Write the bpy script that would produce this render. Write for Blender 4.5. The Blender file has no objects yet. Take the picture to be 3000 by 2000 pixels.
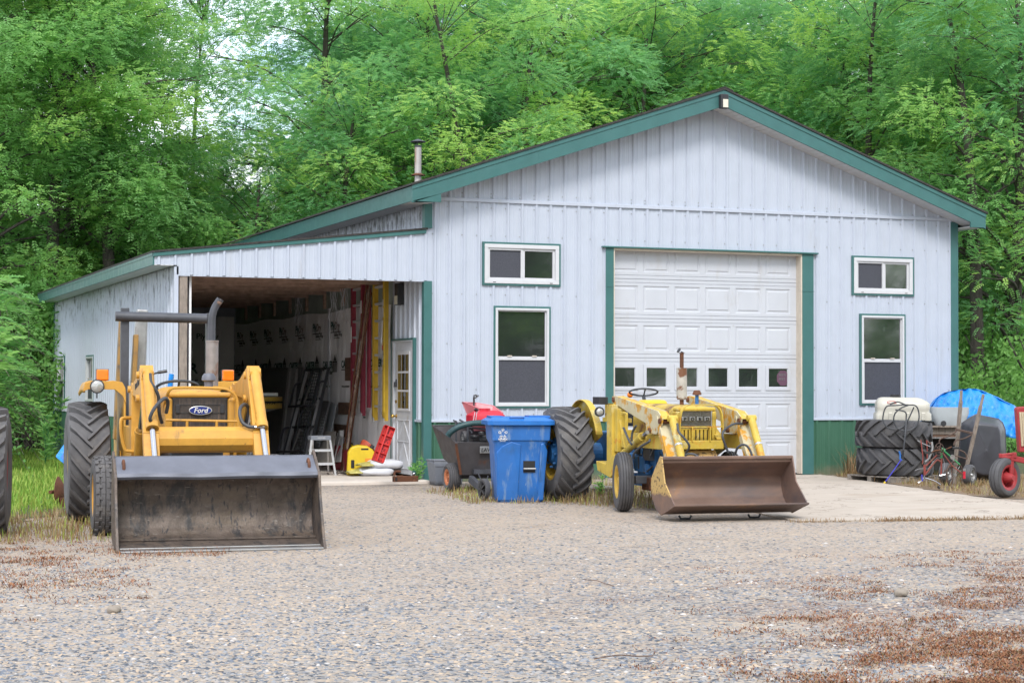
import bpy, math, random
import numpy as np
from mathutils import Vector, Matrix
rnd = random.Random(7)
SC = bpy.context.scene
COL = SC.collection
PI = math.pi

# ---------------------------------------------------------------- survey camera (also the render camera)
CAM = np.array([-8.573, -25.488, 1.419]); YAW = math.radians(21.259); PIT = math.radians(1.347); FPX = 5396.; ROL = math.radians(.1459)
_r = np.array([math.cos(YAW), -math.sin(YAW), 0]); _f0 = np.array([math.sin(YAW), math.cos(YAW), 0]); _z = np.array([0, 0, 1.])
_fw = _f0 * math.cos(PIT) + _z * math.sin(PIT); _up = -_f0 * math.sin(PIT) + _z * math.cos(PIT)
def _ray(p):
    u = p[0] - 1500; v = p[1] - 1000
    a = u * math.cos(ROL) + v * math.sin(ROL); b = -u * math.sin(ROL) + v * math.cos(ROL)
    return _fw + _r * a / FPX - _up * b / FPX
def atX(p, X): d = _ray(p); return Vector(CAM + d * (X - CAM[0]) / d[0])
def atY(p, Y): d = _ray(p); return Vector(CAM + d * (Y - CAM[1]) / d[1])
def atZ(p, Z=0.): d = _ray(p); return Vector(CAM + d * (Z - CAM[2]) / d[2])
def dd(x, y): return (x * 1.27551, y * 1.27551)
def z1(x, y): return (x / 1.96, 850 + y / 1.96)
def zy(x, y): return (1550 + x / 2.6133, 1000 + y / 2.6133)
def zr(x, y): return (2400 + x / 3.1367, 1050 + y / 3.1367)
def zc(x, y): return (1200 + x / 3.92, 1100 + y / 3.92)
def zi(x, y): return (500 + x / 2.34, 780 + y / 2.34)
def zs(x, y): return (1000 + x / 6.8167, 1200 + y / 6.8167)
def zw(x, y): return (2700 + x / 4.3567, 1120 + y / 4.3567)
def zb(x, y): return (2680 + x / 6.2714, 1230 + y / 6.2714)
def sst(a, b, x):
    t = min(1, max(0, (x - a) / (b - a))); return t * t * (3 - 2 * t)
def atD(p, dep): return Vector(CAM + _ray(p) * dep)
def gz(x, y): return 0.

# ---------------------------------------------------------------- mesh builder
class MB:
    def __init__(s, M=None): s.v = []; s.f = []; s.M = M; s.mi = []; s.cur = 0
    def add(s, vs, fs):
        o = len(s.v)
        if s.M is not None: vs = [s.M @ Vector(v) for v in vs]
        s.v.extend([tuple(v) for v in vs]); s.f.extend([tuple(i + o for i in f) for f in fs]); s.mi.extend([s.cur]*len(fs)); return s
    def bx(s, x0, x1, y0, y1, z0, z1):
        if x0 > x1: x0, x1 = x1, x0
        if y0 > y1: y0, y1 = y1, y0
        if z0 > z1: z0, z1 = z1, z0
        return s.add([(x0,y0,z0),(x1,y0,z0),(x1,y1,z0),(x0,y1,z0),(x0,y0,z1),(x1,y0,z1),(x1,y1,z1),(x0,y1,z1)],
              [(0,3,2,1),(4,5,6,7),(0,1,5,4),(1,2,6,5),(2,3,7,6),(3,0,4,7)])
    def box(s, c, d, R=None):
        R = R or Matrix.Identity(3); c = Vector(c); vs = []
        for sz in (-.5, .5):
            for sx, sy in ((-.5,-.5),(.5,-.5),(.5,.5),(-.5,.5)):
                vs.append(c + R @ Vector((sx*d[0], sy*d[1], sz*d[2])))
        return s.add(vs, [(0,3,2,1),(4,5,6,7),(0,1,5,4),(1,2,6,5),(2,3,7,6),(3,0,4,7)])
    def bar(s, a, b, w, h, side=(0,0,1), w2=None, h2=None):
        a = Vector(a); b = Vector(b); d = (b - a).normalized(); u = d.cross(Vector(side))
        if u.length < 1e-4: u = d.cross(Vector((1,0,0)))
        u.normalize(); v = u.cross(d).normalized(); vs = []
        for p, ww, hh in ((a, w, h), (b, w2 or w, h2 or h)):
            for i, j in ((-.5,-.5),(.5,-.5),(.5,.5),(-.5,.5)): vs.append(p + u*ww*i + v*hh*j)
        return s.add(vs, [(0,1,2,3),(7,6,5,4),(0,4,5,1),(1,5,6,2),(2,6,7,3),(3,7,4,0)])
    def tube(s, pts, r, n=10, closed=False, caps=True):
        pts = [Vector(p) for p in pts]; m = len(pts); vs = []; fs = []; u = None
        for i, p in enumerate(pts):
            a = pts[(i-1) % m] if (i > 0 or closed) else p; b = pts[(i+1) % m] if (i < m-1 or closed) else p
            d = (b - a).normalized()
            if u is None:
                u = d.cross(Vector((0,0,1)))
                if u.length < .05: u = d.cross(Vector((1,0,0)))
            else: u = u - d * u.dot(d)
            u.normalize(); w = d.cross(u); rr = r[i] if isinstance(r, (list, tuple)) else r
            for k in range(n):
                t = 2*PI*k/n; vs.append(p + (u*math.cos(t) + w*math.sin(t)) * rr)
        for i in range(m if closed else m-1):
            for k in range(n):
                a = i*n + k; b = i*n + (k+1) % n; c = ((i+1) % m)*n + (k+1) % n; d = ((i+1) % m)*n + k
                fs.append((a, b, c, d))
        if caps and not closed:
            fs.append(tuple(range(n))[::-1]); fs.append(tuple((m-1)*n + k for k in range(n)))
        return s.add(vs, fs)
    def cyl(s, a, b, r, n=16, r2=None, caps=True):
        return s.tube([a, b], [r, r if r2 is None else r2], n, caps=caps)
    def lathe(s, prof, o, ax, n=32, loop=False, a0=0, a1=2*PI):
        o = Vector(o); ax = Vector(ax).normalized(); u = ax.cross(Vector((0,0,1)))
        if u.length < .05: u = ax.cross(Vector((0,1,0)))
        u.normalize(); w = ax.cross(u); m = len(prof); full = abs(a1 - a0 - 2*PI) < 1e-6; vs = []; fs = []
        nn = n if full else n + 1
        for k in range(nn):
            t = a0 + (a1-a0)*k/n
            for r, h in prof: vs.append(o + ax*h + (u*math.cos(t) + w*math.sin(t))*r)
        for k in range(n):
            k2 = (k+1) % nn
            for j in range(m if loop else m-1):
                j2 = (j+1) % m; fs.append((k*m+j, k*m+j2, k2*m+j2, k2*m+j))
        return s.add(vs, fs)
    def prism(s, poly, vec):
        poly = [Vector(p) for p in poly]; vec = Vector(vec); n = len(poly)
        return s.add(poly + [p + vec for p in poly],
            [tuple(range(n))[::-1], tuple(range(n, 2*n))] + [(i, (i+1) % n, n + (i+1) % n, n + i) for i in range(n)])
    def quad(s, a, b, c, d): return s.add([a, b, c, d], [(0,1,2,3)])
    def grid(s, fn, nu, nv, wrap=False):
        vs = [fn(i/nu, j/nv) for i in range(nu + (0 if wrap else 1)) for j in range(nv+1)]; m = nv+1; fs = []
        for i in range(nu):
            i2 = (i+1) % nu if wrap else i+1
            for j in range(nv): fs.append((i*m+j, i2*m+j, i2*m+j+1, i*m+j+1))
        return s.add(vs, fs)
    def shell(s, fn, nu, nv, th):
        s.grid(fn, nu, nv); return s
    def ball(s, c, r, nu=16, nv=8):
        c = Vector(c); r = Vector((r, r, r)) if not hasattr(r, '__len__') else Vector(r)
        return s.grid(lambda a, b: c + Vector((r.x*math.cos(2*PI*a)*math.sin(PI*b), r.y*math.sin(2*PI*a)*math.sin(PI*b), -r.z*math.cos(PI*b))), nu, nv, wrap=True)
    def build(s, name, mat, parent=None, smooth=False, bevel=0, solid=0, seg=2, ang=40):
        me = bpy.data.meshes.new(name); vs = s.v; o = bpy.data.objects.new(name, me)
        base = Vector((0,0,0))
        if parent is not None:
            base = parent.matrix_basis.translation.copy(); q = parent.parent
            while q is not None: base += q.matrix_basis.translation; q = q.parent
            o.parent = parent
            vs = [(v[0]-base.x, v[1]-base.y, v[2]-base.z) for v in vs]
        else:
            a = np.array(vs); b = Vector(((a[:,0].min()+a[:,0].max())/2, (a[:,1].min()+a[:,1].max())/2, a[:,2].min()))
            o.location = b; vs = [(v[0]-b.x, v[1]-b.y, v[2]-b.z) for v in vs]
        me.from_pydata(vs, [], s.f); me.update()
        for q in (mat if isinstance(mat, (list, tuple)) else [mat]): me.materials.append(q)
        if isinstance(mat, (list, tuple)): me.polygons.foreach_set('material_index', s.mi)
        if smooth:
            me.polygons.foreach_set('use_smooth', [True]*len(me.polygons)); me.set_sharp_from_angle(angle=math.radians(ang))
        if solid:
            md = o.modifiers.new('Solid', 'SOLIDIFY'); md.thickness = solid; md.offset = 0
        if bevel:
            md = o.modifiers.new('Bevel', 'BEVEL'); md.width = bevel; md.segments = seg; md.limit_method = 'ANGLE'; md.angle_limit = math.radians(40)
        COL.objects.link(o); return o

def tag(o, label=None, cat=None, group=None, kind=None):
    if label: o['label'] = label
    if cat: o['category'] = cat
    if group: o['group'] = group
    if kind: o['kind'] = kind
    return o
def thing(name, label, cat, loc, group=None):
    o = bpy.data.objects.new(name, None); o.empty_display_size = .2; o.location = loc; COL.objects.link(o)
    return tag(o, label, cat, group)
def copy_tree(o, parent=None):
    c = o.copy(); COL.objects.link(c); c.parent = parent
    for ch in list(o.children): copy_tree(ch, c)
    return c
def npmesh(name, V, F, mat, parent=None, attr=None, loc=(0,0,0)):
    me = bpy.data.meshes.new(name); V = np.asarray(V, np.float32); F = np.asarray(F, np.int32); k = F.shape[1]
    me.vertices.add(len(V)); me.vertices.foreach_set('co', V.ravel())
    me.loops.add(F.size); me.loops.foreach_set('vertex_index', F.ravel())
    me.polygons.add(len(F)); me.polygons.foreach_set('loop_start', np.arange(0, F.size, k, dtype=np.int32))
    me.update(calc_edges=True); me.validate()
    if attr is not None:
        a = me.attributes.new('tint', 'FLOAT', 'FACE'); a.data.foreach_set('value', np.asarray(attr, np.float32))
    me.materials.append(mat)
    o = bpy.data.objects.new(name, me); o.location = loc; COL.objects.link(o)
    if parent is not None: o.parent = parent
    return o

def text_mb(txt, size, origin, ux, uy, depth=.004, shear=0, spacing=1.0, align='LEFT', bold=0):
    cu = bpy.data.curves.new('lettering', 'FONT'); cu.body = txt; cu.size = size; cu.extrude = depth; cu.shear = shear
    cu.space_character = spacing; cu.align_x = align; cu.offset = bold; cu.resolution_u = 3
    ob = bpy.data.objects.new('lettering', cu); COL.objects.link(ob)
    dg = bpy.context.evaluated_depsgraph_get(); me = bpy.data.meshes.new_from_object(ob.evaluated_get(dg))
    ux = Vector(ux).normalized(); uy = Vector(uy).normalized(); n = ux.cross(uy); o = Vector(origin)
    vs = [o + ux*v.co.x + uy*v.co.y + n*v.co.z for v in me.vertices]; fs = [tuple(p.vertices) for p in me.polygons]
    bpy.data.objects.remove(ob); bpy.data.curves.remove(cu); bpy.data.meshes.remove(me)
    return vs, fs

# ---------------------------------------------------------------- materials
def newmat(name):
    m = bpy.data.materials.new(name); m.use_nodes = True; nt = m.node_tree; nt.nodes.clear()
    out = nt.nodes.new('ShaderNodeOutputMaterial'); b = nt.nodes.new('ShaderNodeBsdfPrincipled')
    nt.links.new(b.outputs[0], out.inputs[0]); return m, nt, b
def c4(c): return (c[0], c[1], c[2], 1)
def noise(nt, scale, detail=4, rough=.55, vec=None, dist=0):
    n = nt.nodes.new('ShaderNodeTexNoise'); n.inputs['Scale'].default_value = scale; n.inputs['Detail'].default_value = detail
    n.inputs['Roughness'].default_value = rough; n.inputs['Distortion'].default_value = dist
    if vec is not None: nt.links.new(vec, n.inputs['Vector'])
    return n.outputs['Fac']
def ramp(nt, fac, lo, hi):
    n = nt.nodes.new('ShaderNodeMapRange'); n.inputs['From Min'].default_value = lo; n.inputs['From Max'].default_value = hi
    nt.links.new(fac, n.inputs['Value']); return n.outputs[0]
def mixc(nt, fac, a, b):
    n = nt.nodes.new('ShaderNodeMix'); n.data_type = 'RGBA'
    if isinstance(fac, float): n.inputs[0].default_value = fac
    else: nt.links.new(fac, n.inputs[0])
    for v, i in ((a, 6), (b, 7)):
        if isinstance(v, (tuple, list)): n.inputs[i].default_value = c4(v)
        else: nt.links.new(v, n.inputs[i])
    return n.outputs[2]
def mth(nt, op, a, b):
    n = nt.nodes.new('ShaderNodeMath'); n.operation = op
    for v, i in ((a, 0), (b, 1)):
        if isinstance(v, (int, float)): n.inputs[i].default_value = v
        else: nt.links.new(v, n.inputs[i])
    return n.outputs[0]
def coords(nt, kind='Object', stretch=(1,1,1)):
    t = nt.nodes.new('ShaderNodeTexCoord'); mp = nt.nodes.new('ShaderNodeMapping'); mp.inputs['Scale'].default_value = stretch
    nt.links.new(t.outputs[kind], mp.inputs[0]); return mp.outputs[0]
KALB = .80                                      # the photograph is exposed for the shade: outdoor colours keep to this share of full brightness
def sc_(c): return tuple(v*KALB for v in c)
INDOOR = ('dark_roof_timber', 'green_insulation_board', 'dark_grey_panel', 'mid_grey_edge', 'black_steel_ramp', 'concrete', 'beige_board', 'brown_plank', 'aluminium', 'grey_boat_hull', 'yellow_boat_band', 'grey_tank', 'red_fibreglass')
def surf(name, c1, rough=.5, metal=0., layers=(), var=.12, vs=9, bump=0, bs=40, spec=.5, bst=(1,1,1), coat=0):
    """base colour with slight mottling + wear layers (colour, scale, lo, hi, stretch)"""
    m, nt, b = newmat(name); co = coords(nt)
    if name not in INDOOR: c1 = sc_(c1); layers = [(sc_(L[0]),) + tuple(L[1:]) for L in layers]
    dk = tuple(v*(1-var) for v in c1); lt = tuple(min(1, v*(1+var)) for v in c1)
    col = mixc(nt, ramp(nt, noise(nt, vs, 5, .6, co), .3, .7), dk, lt); rg = None
    for L in layers:
        c, s, lo, hi = L[:4]; st = L[4] if len(L) > 4 else (1,1,1)
        f = ramp(nt, noise(nt, s, 8, .65, coords(nt, 'Object', st), .2), lo, hi); col = mixc(nt, f, col, c)
    nt.links.new(col, b.inputs['Base Color']); b.inputs['Roughness'].default_value = rough; b.inputs['Metallic'].default_value = metal
    rr = ramp(nt, noise(nt, vs*1.7, 4, .6, co), .2, .8)
    rm = nt.nodes.new('ShaderNodeMapRange'); nt.links.new(rr, rm.inputs['Value']); rm.inputs['To Min'].default_value = max(.03, rough-.1); rm.inputs['To Max'].default_value = min(1, rough+.12)
    nt.links.new(rm.outputs[0], b.inputs['Roughness'])
    b.inputs['Specular IOR Level'].default_value = spec
    if coat: b.inputs['Coat Weight'].default_value = coat
    if bump:
        bn = nt.nodes.new('ShaderNodeBump'); bn.inputs['Strength'].default_value = bump; bn.inputs['Distance'].default_value = .02
        nt.links.new(noise(nt, bs, 5, .6, coords(nt, 'Object', bst)), bn.inputs['Height']); nt.links.new(bn.outputs[0], b.inputs['Normal'])
    return m
def glassy(name, c, rough=.04, streak=True):
    m, nt, b = newmat(name); b.inputs['Base Color'].default_value = c4(c); b.inputs['Roughness'].default_value = rough
    b.inputs['Specular IOR Level'].default_value = .8; b.inputs['IOR'].default_value = 2.1
    if streak:
        f = ramp(nt, noise(nt, 30, 5, .7, coords(nt, 'Object', (1,1,.12))), .62, .8); nt.links.new(mixc(nt, f, c, (.16,.17,.18)), b.inputs['Base Color'])
        bn = nt.nodes.new('ShaderNodeBump'); bn.inputs['Strength'].default_value = .06; nt.links.new(noise(nt, 5, 2), bn.inputs['Height']); nt.links.new(bn.outputs[0], b.inputs['Normal'])
    return m
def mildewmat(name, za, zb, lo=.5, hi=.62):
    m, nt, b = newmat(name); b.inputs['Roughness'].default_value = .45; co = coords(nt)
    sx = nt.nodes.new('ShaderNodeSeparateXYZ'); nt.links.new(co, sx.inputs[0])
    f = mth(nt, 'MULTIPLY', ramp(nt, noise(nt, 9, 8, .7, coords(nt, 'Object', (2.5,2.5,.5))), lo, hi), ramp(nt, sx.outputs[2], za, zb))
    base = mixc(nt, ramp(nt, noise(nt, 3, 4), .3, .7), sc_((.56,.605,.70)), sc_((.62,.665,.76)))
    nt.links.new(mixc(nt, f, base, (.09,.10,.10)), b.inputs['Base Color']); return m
RUST = (.16,.062,.03); DRUST = (.07,.03,.02)
MT = dict(
 white=surf('white_siding', (.535,.585,.685), .42, var=.035, vs=3, layers=(((.46,.47,.50), 3, .58, .9, (1,1,.2)),((.40,.38,.36), 9, .68, .8, (2,2,.12)),((.36,.35,.35), 40, .74, .8))),
 mildew=surf('mildewed_siding', (.66,.68,.72), .5, var=.05, layers=(((.10,.11,.11), 9, .52, .66, (2.5,2.5,.35)),)),
 green=surf('green_trim_paint', (.055,.165,.16), .38, var=.08, vs=4, layers=(((.07,.2,.18), 20, .66, .9),)),
 wains=surf('green_wainscot_paint', (.045,.135,.085), .4, var=.1, vs=4, layers=(((.09,.17,.12), 12, .6, .9, (1,1,.3)),)),
 soffit=surf('white_soffit', (.70,.70,.70), .5, var=.05),
 shingle=surf('dark_roof_shingle', (.045,.042,.04), .9, var=.4, vs=25, bump=.6, bs=60),
 vinyl=surf('white_vinyl', (.66,.67,.70), .4, var=.03),
 doorw=surf('white_garage_door_paint', (.585,.61,.665), .38, var=.03, vs=3, layers=(((.48,.46,.44), 3, .56, .85, (1,1,.4)),((.40,.37,.34), 14, .68, .8, (1,1,.3)))),
 jamb=surf('cream_jamb', (.66,.58,.48), .6, var=.1),
 pane=glassy('window_glass', (.02,.022,.024)),
 screen=surf('insect_screen', (.06,.063,.082), .55, var=.25, vs=60, layers=(((.2,.21,.22), 90, .62, .8),)),
 dark=surf('dark_cavity', (.02,.02,.02), .8),
 wood=surf('weathered_wood', (.30,.25,.21), .85, var=.25, vs=6, layers=(((.13,.10,.085), 9, .5, .7, (8,8,.6)),), bump=.3, bs=20, bst=(6,6,.5)),
 beam=surf('dark_roof_timber', (.38,.26,.20), .9, var=.3, vs=6, layers=(((.18,.13,.10), 6, .5, .75, (.6,6,6)),)),
 plank=surf('brown_plank', (.13,.075,.05), .8, var=.3, vs=8, layers=(((.05,.03,.02), 8, .5, .7, (6,.6,6)),)),
 pallet=surf('grey_pallet_wood', (.27,.24,.21), .9, var=.3, layers=(((.12,.10,.09), 8, .5, .7, (.6,6,6)),)),
 insul=surf('green_insulation_board', (.34,.40,.36), .8, var=.2, vs=3),
 slab=surf('concrete', (.58,.52,.46), .85, var=.1, vs=2.5, layers=(((.25,.21,.17), 1.3, .6, .85),((.55,.5,.44), 6, .6, .9)), bump=.15, bs=60),
 cat=surf('industrial_yellow', (.68,.35,.05), .48, var=.14, vs=5, layers=(((.46,.22,.035), 2.5, .52, .75),((.30,.17,.06), 6, .60, .72, (1,1,.4)),((.11,.055,.03), 24, .66, .71))),
 oldyel=surf('worn_yellow_paint', (.62,.44,.06), .55, var=.18, vs=5, layers=(((.62,.55,.28), 4, .56, .66),((.62,.29,.03), 6, .57, .63),((.30,.21,.08), 5, .60, .72, (1,1,.4)),((.14,.06,.03), 11, .62, .68))),
 peel=surf('peeling_yellow_paint', (.60,.53,.34), .55, var=.12, vs=6, layers=(((.64,.31,.02), 5, .49, .53),((.62,.55,.36), 16, .55, .6, (1,1,.5)),((.18,.075,.03), 10, .62, .67))),
 hoodrust=surf('rusting_hood_paint', (.60,.43,.07), .55, var=.12, layers=(((.2,.09,.045), 4, .48, .6),)),
 bucket=surf('worn_grey_steel', (.135,.105,.088), .55, .25, var=.35, vs=7, layers=(((.18,.135,.10), 2.2, .48, .70, (.8,1,2)),((.06,.055,.055), 4, .53, .62, (1.6,1,.6)),((.045,.042,.045), 13, .56, .64, (2,1,.5)),((.27,.245,.22), 30, .62, .69, (.35,1,1.6)),((.28,.14,.04), 3.2, .70, .77, (1,1,2))), bump=.5, bs=16),
 bucketlip=surf('grey_blue_steel', (.17,.18,.22), .55, .2, var=.15, vs=4, layers=(((.36,.37,.4), 14, .66, .76, (.4,1,1)),((.3,.14,.04), 10, .72, .78))),
 rustbkt=surf('rusty_bucket_steel', (.24,.155,.122), .55, .2, var=.2, vs=3, layers=(((.15,.115,.11), 2.2, .48, .66, (.5,1,1.6)),((.42,.23,.12), 3, .6, .78),((.4,.36,.34), 26, .7, .76, (.5,1,1)))),
 chipyel=surf('chipped_yellow_plate', (.58,.36,.12), .6, var=.15, layers=(((.07,.045,.03), 24, .56, .62),((.16,.09,.06), 4, .6, .7))),
 rust=surf('rusty_iron', RUST, .75, .2, var=.3, vs=12, layers=(((.06,.03,.022), 8, .5, .7),((.3,.15,.08), 14, .6, .75)), bump=.3, bs=60),
 pipe=surf('rusty_pipe', (.2,.12,.08), .7, .2, var=.25, layers=(((.42,.34,.28), 20, .5, .62, (1,1,.4)),((.09,.04,.025), 12, .6, .7))),
 tyre=surf('black_rubber', (.085,.084,.09), .72, var=.2, vs=7, layers=(((.12,.11,.10), 5, .55, .8),)),
 tyred=surf('dusty_rubber', (.125,.122,.126), .8, var=.2, vs=6, layers=(((.23,.21,.19), 4, .52, .78),)),
 rub=surf('black_hose_rubber', (.05,.055,.065), .5, var=.15),
 plastic=surf('black_plastic', (.03,.03,.034), .45, var=.2),
 tub=surf('black_tub_plastic', (.055,.057,.07), .42, var=.2, vs=5, layers=(((.16,.16,.17), 30, .68, .75),((.1,.095,.09), 3, .55, .8))),
 black=surf('black_paint', (.07,.074,.088), .5, .1, var=.2, layers=(((.2,.12,.06), 22, .7, .75),)),
 steel=surf('galvanised_steel', (.42,.42,.42), .4, .7, var=.2, vs=6, layers=(((.22,.16,.12), 5, .58, .75),)),
 chrome=surf('chrome_rod', (.55,.56,.6), .18, 1., var=.05),
 alu=surf('aluminium', (.66,.67,.7), .35, .5, var=.1),
 muff=surf('grey_rust_muffler', (.32,.29,.28), .6, .4, var=.2, layers=(((.22,.1,.05), 7, .52, .66, (1,1,.6)),)),
 muffw=surf('flaking_white_muffler', (.5,.47,.42), .6, .1, var=.15, layers=(((.2,.085,.04), 7, .5, .57),)),
 blue=surf('tractor_blue_paint', (.03,.16,.42), .5, var=.2, layers=(((.02,.025,.03), 6, .55, .7),)),
 bluebin=surf('blue_plastic', (.022,.155,.50), .42, var=.12, vs=4, layers=(((.24,.34,.48), 5, .54, .72, (2,2,.35)),((.03,.10,.24), 3, .56, .75),((.36,.42,.5), 22, .66, .72, (1,1,.3)))),
 lid=surf('blue_lid_plastic', (.02,.17,.55), .35, var=.08),
 tarp=surf('blue_tarpaulin', (.012,.27,.80), .3, var=.12, vs=5, bump=1.0, bs=11, layers=(((.03,.33,.8), 4, .55, .75),)),
 orange=surf('amber_lens', (.9,.22,.01), .15, var=.1, vs=20),
 grillm=surf('dark_grille_mesh', (.055,.042,.035), .6, var=.4, vs=30, layers=(((.14,.10,.075), 10, .5, .7, (5,1,.3)),)),
 mesh=surf('bronze_grille_mesh', (.25,.22,.18), .4, .5, var=.3, vs=70),
 silver=surf('silver_trim', (.62,.62,.62), .3, .8, var=.1),
 lens=surf('headlamp_lens', (.5,.5,.48), .1, .3, var=.15, vs=40),
 ink=surf('printed_black', (.02,.02,.022), .6), inkg=surf('printed_green_ink', (.01,.075,.07), .6), inkr=surf('printed_brown_ink', (.13,.055,.045), .6),
 inkw=surf('printed_white', (.8,.8,.8), .5), inky=surf('printed_grey', (.2,.2,.21), .5),
 logo=surf('blue_badge', (.012,.03,.22), .25), 
 red=surf('red_plastic', (.62,.025,.02), .4, var=.1), dred=surf('dark_red_plastic', (.28,.02,.03), .5, var=.12), crimson=surf('red_tank_plastic', (.62,.02,.045), .35, var=.08), pink=surf('faded_pink_plastic', (.72,.25,.28), .5, var=.06),
 ladr=surf('red_fibreglass', (.25,.028,.05), .5, var=.12), lady=surf('yellow_fibreglass', (.62,.40,.03), .5, var=.12),
 yel=surf('yellow_plastic', (.78,.55,.02), .42, var=.08), amb=surf('orange_label', (.85,.3,.02), .5),
 sack=surf('white_sack', (.74,.76,.82), .5, var=.06, bump=.3, bs=14), sacky=surf('printed_sack_end', (.55,.5,.15), .5, var=.4, vs=14),
 greybin=surf('grey_plastic', (.22,.24,.28), .5, var=.1), hosegn=surf('green_hose', (.05,.12,.13), .45, var=.15),
 cart=surf('black_rusting_steel', (.075,.07,.075), .55, .2, var=.25, vs=6, layers=(((.13,.055,.032), 5, .6, .72),((.1,.095,.1), 4, .6, .8, (3,3,.4)))),
 orim=surf('orange_rim', (.5,.17,.07), .6, var=.2), yrim=surf('yellow_rim', (.66,.42,.05), .5, var=.2, layers=(((.2,.1,.04), 8, .6, .75),)),
 rred=surf('red_tractor_paint', (.36,.03,.035), .5, var=.2, layers=(((.14,.05,.03), 8, .6, .75),)),
 cream=surf('cream_grille', (.62,.52,.36), .5, var=.1), tank=surf('translucent_white_tank', (.56,.54,.47), .4, var=.05, layers=(((.5,.42,.25), 2.5, .6, .85),)),
 gtank=surf('grey_tank', (.35,.38,.4), .5, var=.08), dkrust=surf('dark_rusty_strap', (.115,.075,.06), .65, .3, var=.3, vs=14), cable=surf('grey_cable', (.38,.38,.40), .5), bikeg=surf('green_bike_paint', (.03,.28,.09), .4, var=.2), biker=surf('red_bike_paint', (.27,.05,.04), .5, var=.25, layers=(((.2,.12,.08), 12, .55, .7),)),
 hull=surf('grey_boat_hull', (.35,.35,.36), .35, var=.06), hully=surf('yellow_boat_band', (.55,.36,.06), .35, var=.08),
 panel=surf('dark_grey_panel', (.13,.132,.14), .6, var=.15), panel2=surf('mid_grey_edge', (.30,.30,.31), .55, var=.1), ramp=surf('black_steel_ramp', (.05,.056,.062), .45, .2, var=.2), beige=surf('beige_board', (.33,.31,.28), .7, var=.1),
 brass=surf('brass', (.65,.42,.12), .25, .9), doorp=surf('dirty_white_door', (.60,.62,.66), .5, var=.08, layers=(((.4,.36,.3), 4, .58, .8, (1,1,.4)),)),
 clear=surf('wand_blue', (.05,.05,.5), .35), chain=surf('dull_chain', (.16,.14,.13), .5, .6, var=.3), lampw=surf('lamp_face', (.75,.72,.6), .4), stone=surf('pale_stone', (.33,.285,.24), .85, var=.2, bump=.3, bs=20),
 signp=surf('purple_sign', (.13,.06,.10), .5),
)
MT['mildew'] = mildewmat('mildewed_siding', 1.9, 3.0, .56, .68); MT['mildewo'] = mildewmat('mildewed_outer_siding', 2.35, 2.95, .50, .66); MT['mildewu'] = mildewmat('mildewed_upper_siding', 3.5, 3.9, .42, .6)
def chipside():
    m, nt, b = newmat('chipped_yellow_over_rust'); b.inputs['Roughness'].default_value = .6; co = coords(nt); sx = nt.nodes.new('ShaderNodeSeparateXYZ'); nt.links.new(co, sx.inputs[0])
    y = mixc(nt, ramp(nt, noise(nt, 24, 8, .65, co), .55, .61), sc_((.58,.38,.13)), (.06,.04,.028)); r = mixc(nt, ramp(nt, noise(nt, 5, 6, .6, co), .35, .65), sc_((.15,.10,.085)), sc_((.26,.15,.10)))
    f = ramp(nt, mth(nt, 'ADD', sx.outputs[2], mth(nt, 'MULTIPLY', noise(nt, 7, 5, .6, co), .14)), .36, .33); nt.links.new(mixc(nt, f, y, r), b.inputs['Base Color']); return m
MT['chipside'] = chipside()
def dirtlow(name, c1, c2, za, zb):
    m, nt, b = newmat(name); b.inputs['Roughness'].default_value = .45; co = coords(nt); sx = nt.nodes.new('ShaderNodeSeparateXYZ'); nt.links.new(co, sx.inputs[0])
    base = mixc(nt, ramp(nt, noise(nt, 3, 5, .6, coords(nt, 'Object', (1,1,.4))), .3, .7), sc_(c1), sc_(c2)); f = ramp(nt, mth(nt, 'ADD', sx.outputs[2], mth(nt, 'MULTIPLY', noise(nt, 6, 6, .65, co), .35)), zb, za)
    base = mixc(nt, mth(nt, 'MULTIPLY', f, .65), base, sc_((.24,.18,.12))); base = mixc(nt, ramp(nt, noise(nt, 26, 6, .7, coords(nt, 'Object', (1,1,.5))), .66, .72), base, sc_((.25,.27,.24))); nt.links.new(base, b.inputs['Base Color']); return m
MT['wains'] = dirtlow('green_wainscot_paint', (.045,.135,.085), (.06,.165,.105), .16, .36)
# house wrap: wrinkled sheet
def wrapmat():
    m, nt, b = newmat('house_wrap_sheet'); b.inputs['Roughness'].default_value = .45
    col = mixc(nt, ramp(nt, noise(nt, 1.2, 4), .3, .7), (.80,.80,.82), (.88,.88,.89)); nt.links.new(col, b.inputs['Base Color'])
    bn = nt.nodes.new('ShaderNodeBump'); bn.inputs['Strength'].default_value = .8; bn.inputs['Distance'].default_value = .03
    nt.links.new(noise(nt, 6, 5, .6, coords(nt, 'Object', (1,3.5,.35)), .6), bn.inputs['Height']); nt.links.new(bn.outputs[0], b.inputs['Normal']); return m
MT['wrap'] = wrapmat()
# ================================================================ THE BARN
barn = thing('metal_barn', 'large white ribbed metal barn with green trim and an open bay on its left', 'barn', (0,0,0))
W, D = 9.15, 12.6
RX, RZ = 4.66, 5.943                       # ridge at the front rake
def roof_l(x): return 4.279 + (RZ-4.279)*(x+.347)/(RX+.347)
def roof_r(x): return RZ + (4.221-RZ)*(x-RX)/(9.421-RX)
def roof(x): return roof_l(x) if x < RX else roof_r(x)
def lean(x): return 3.679 + .1125*x

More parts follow.
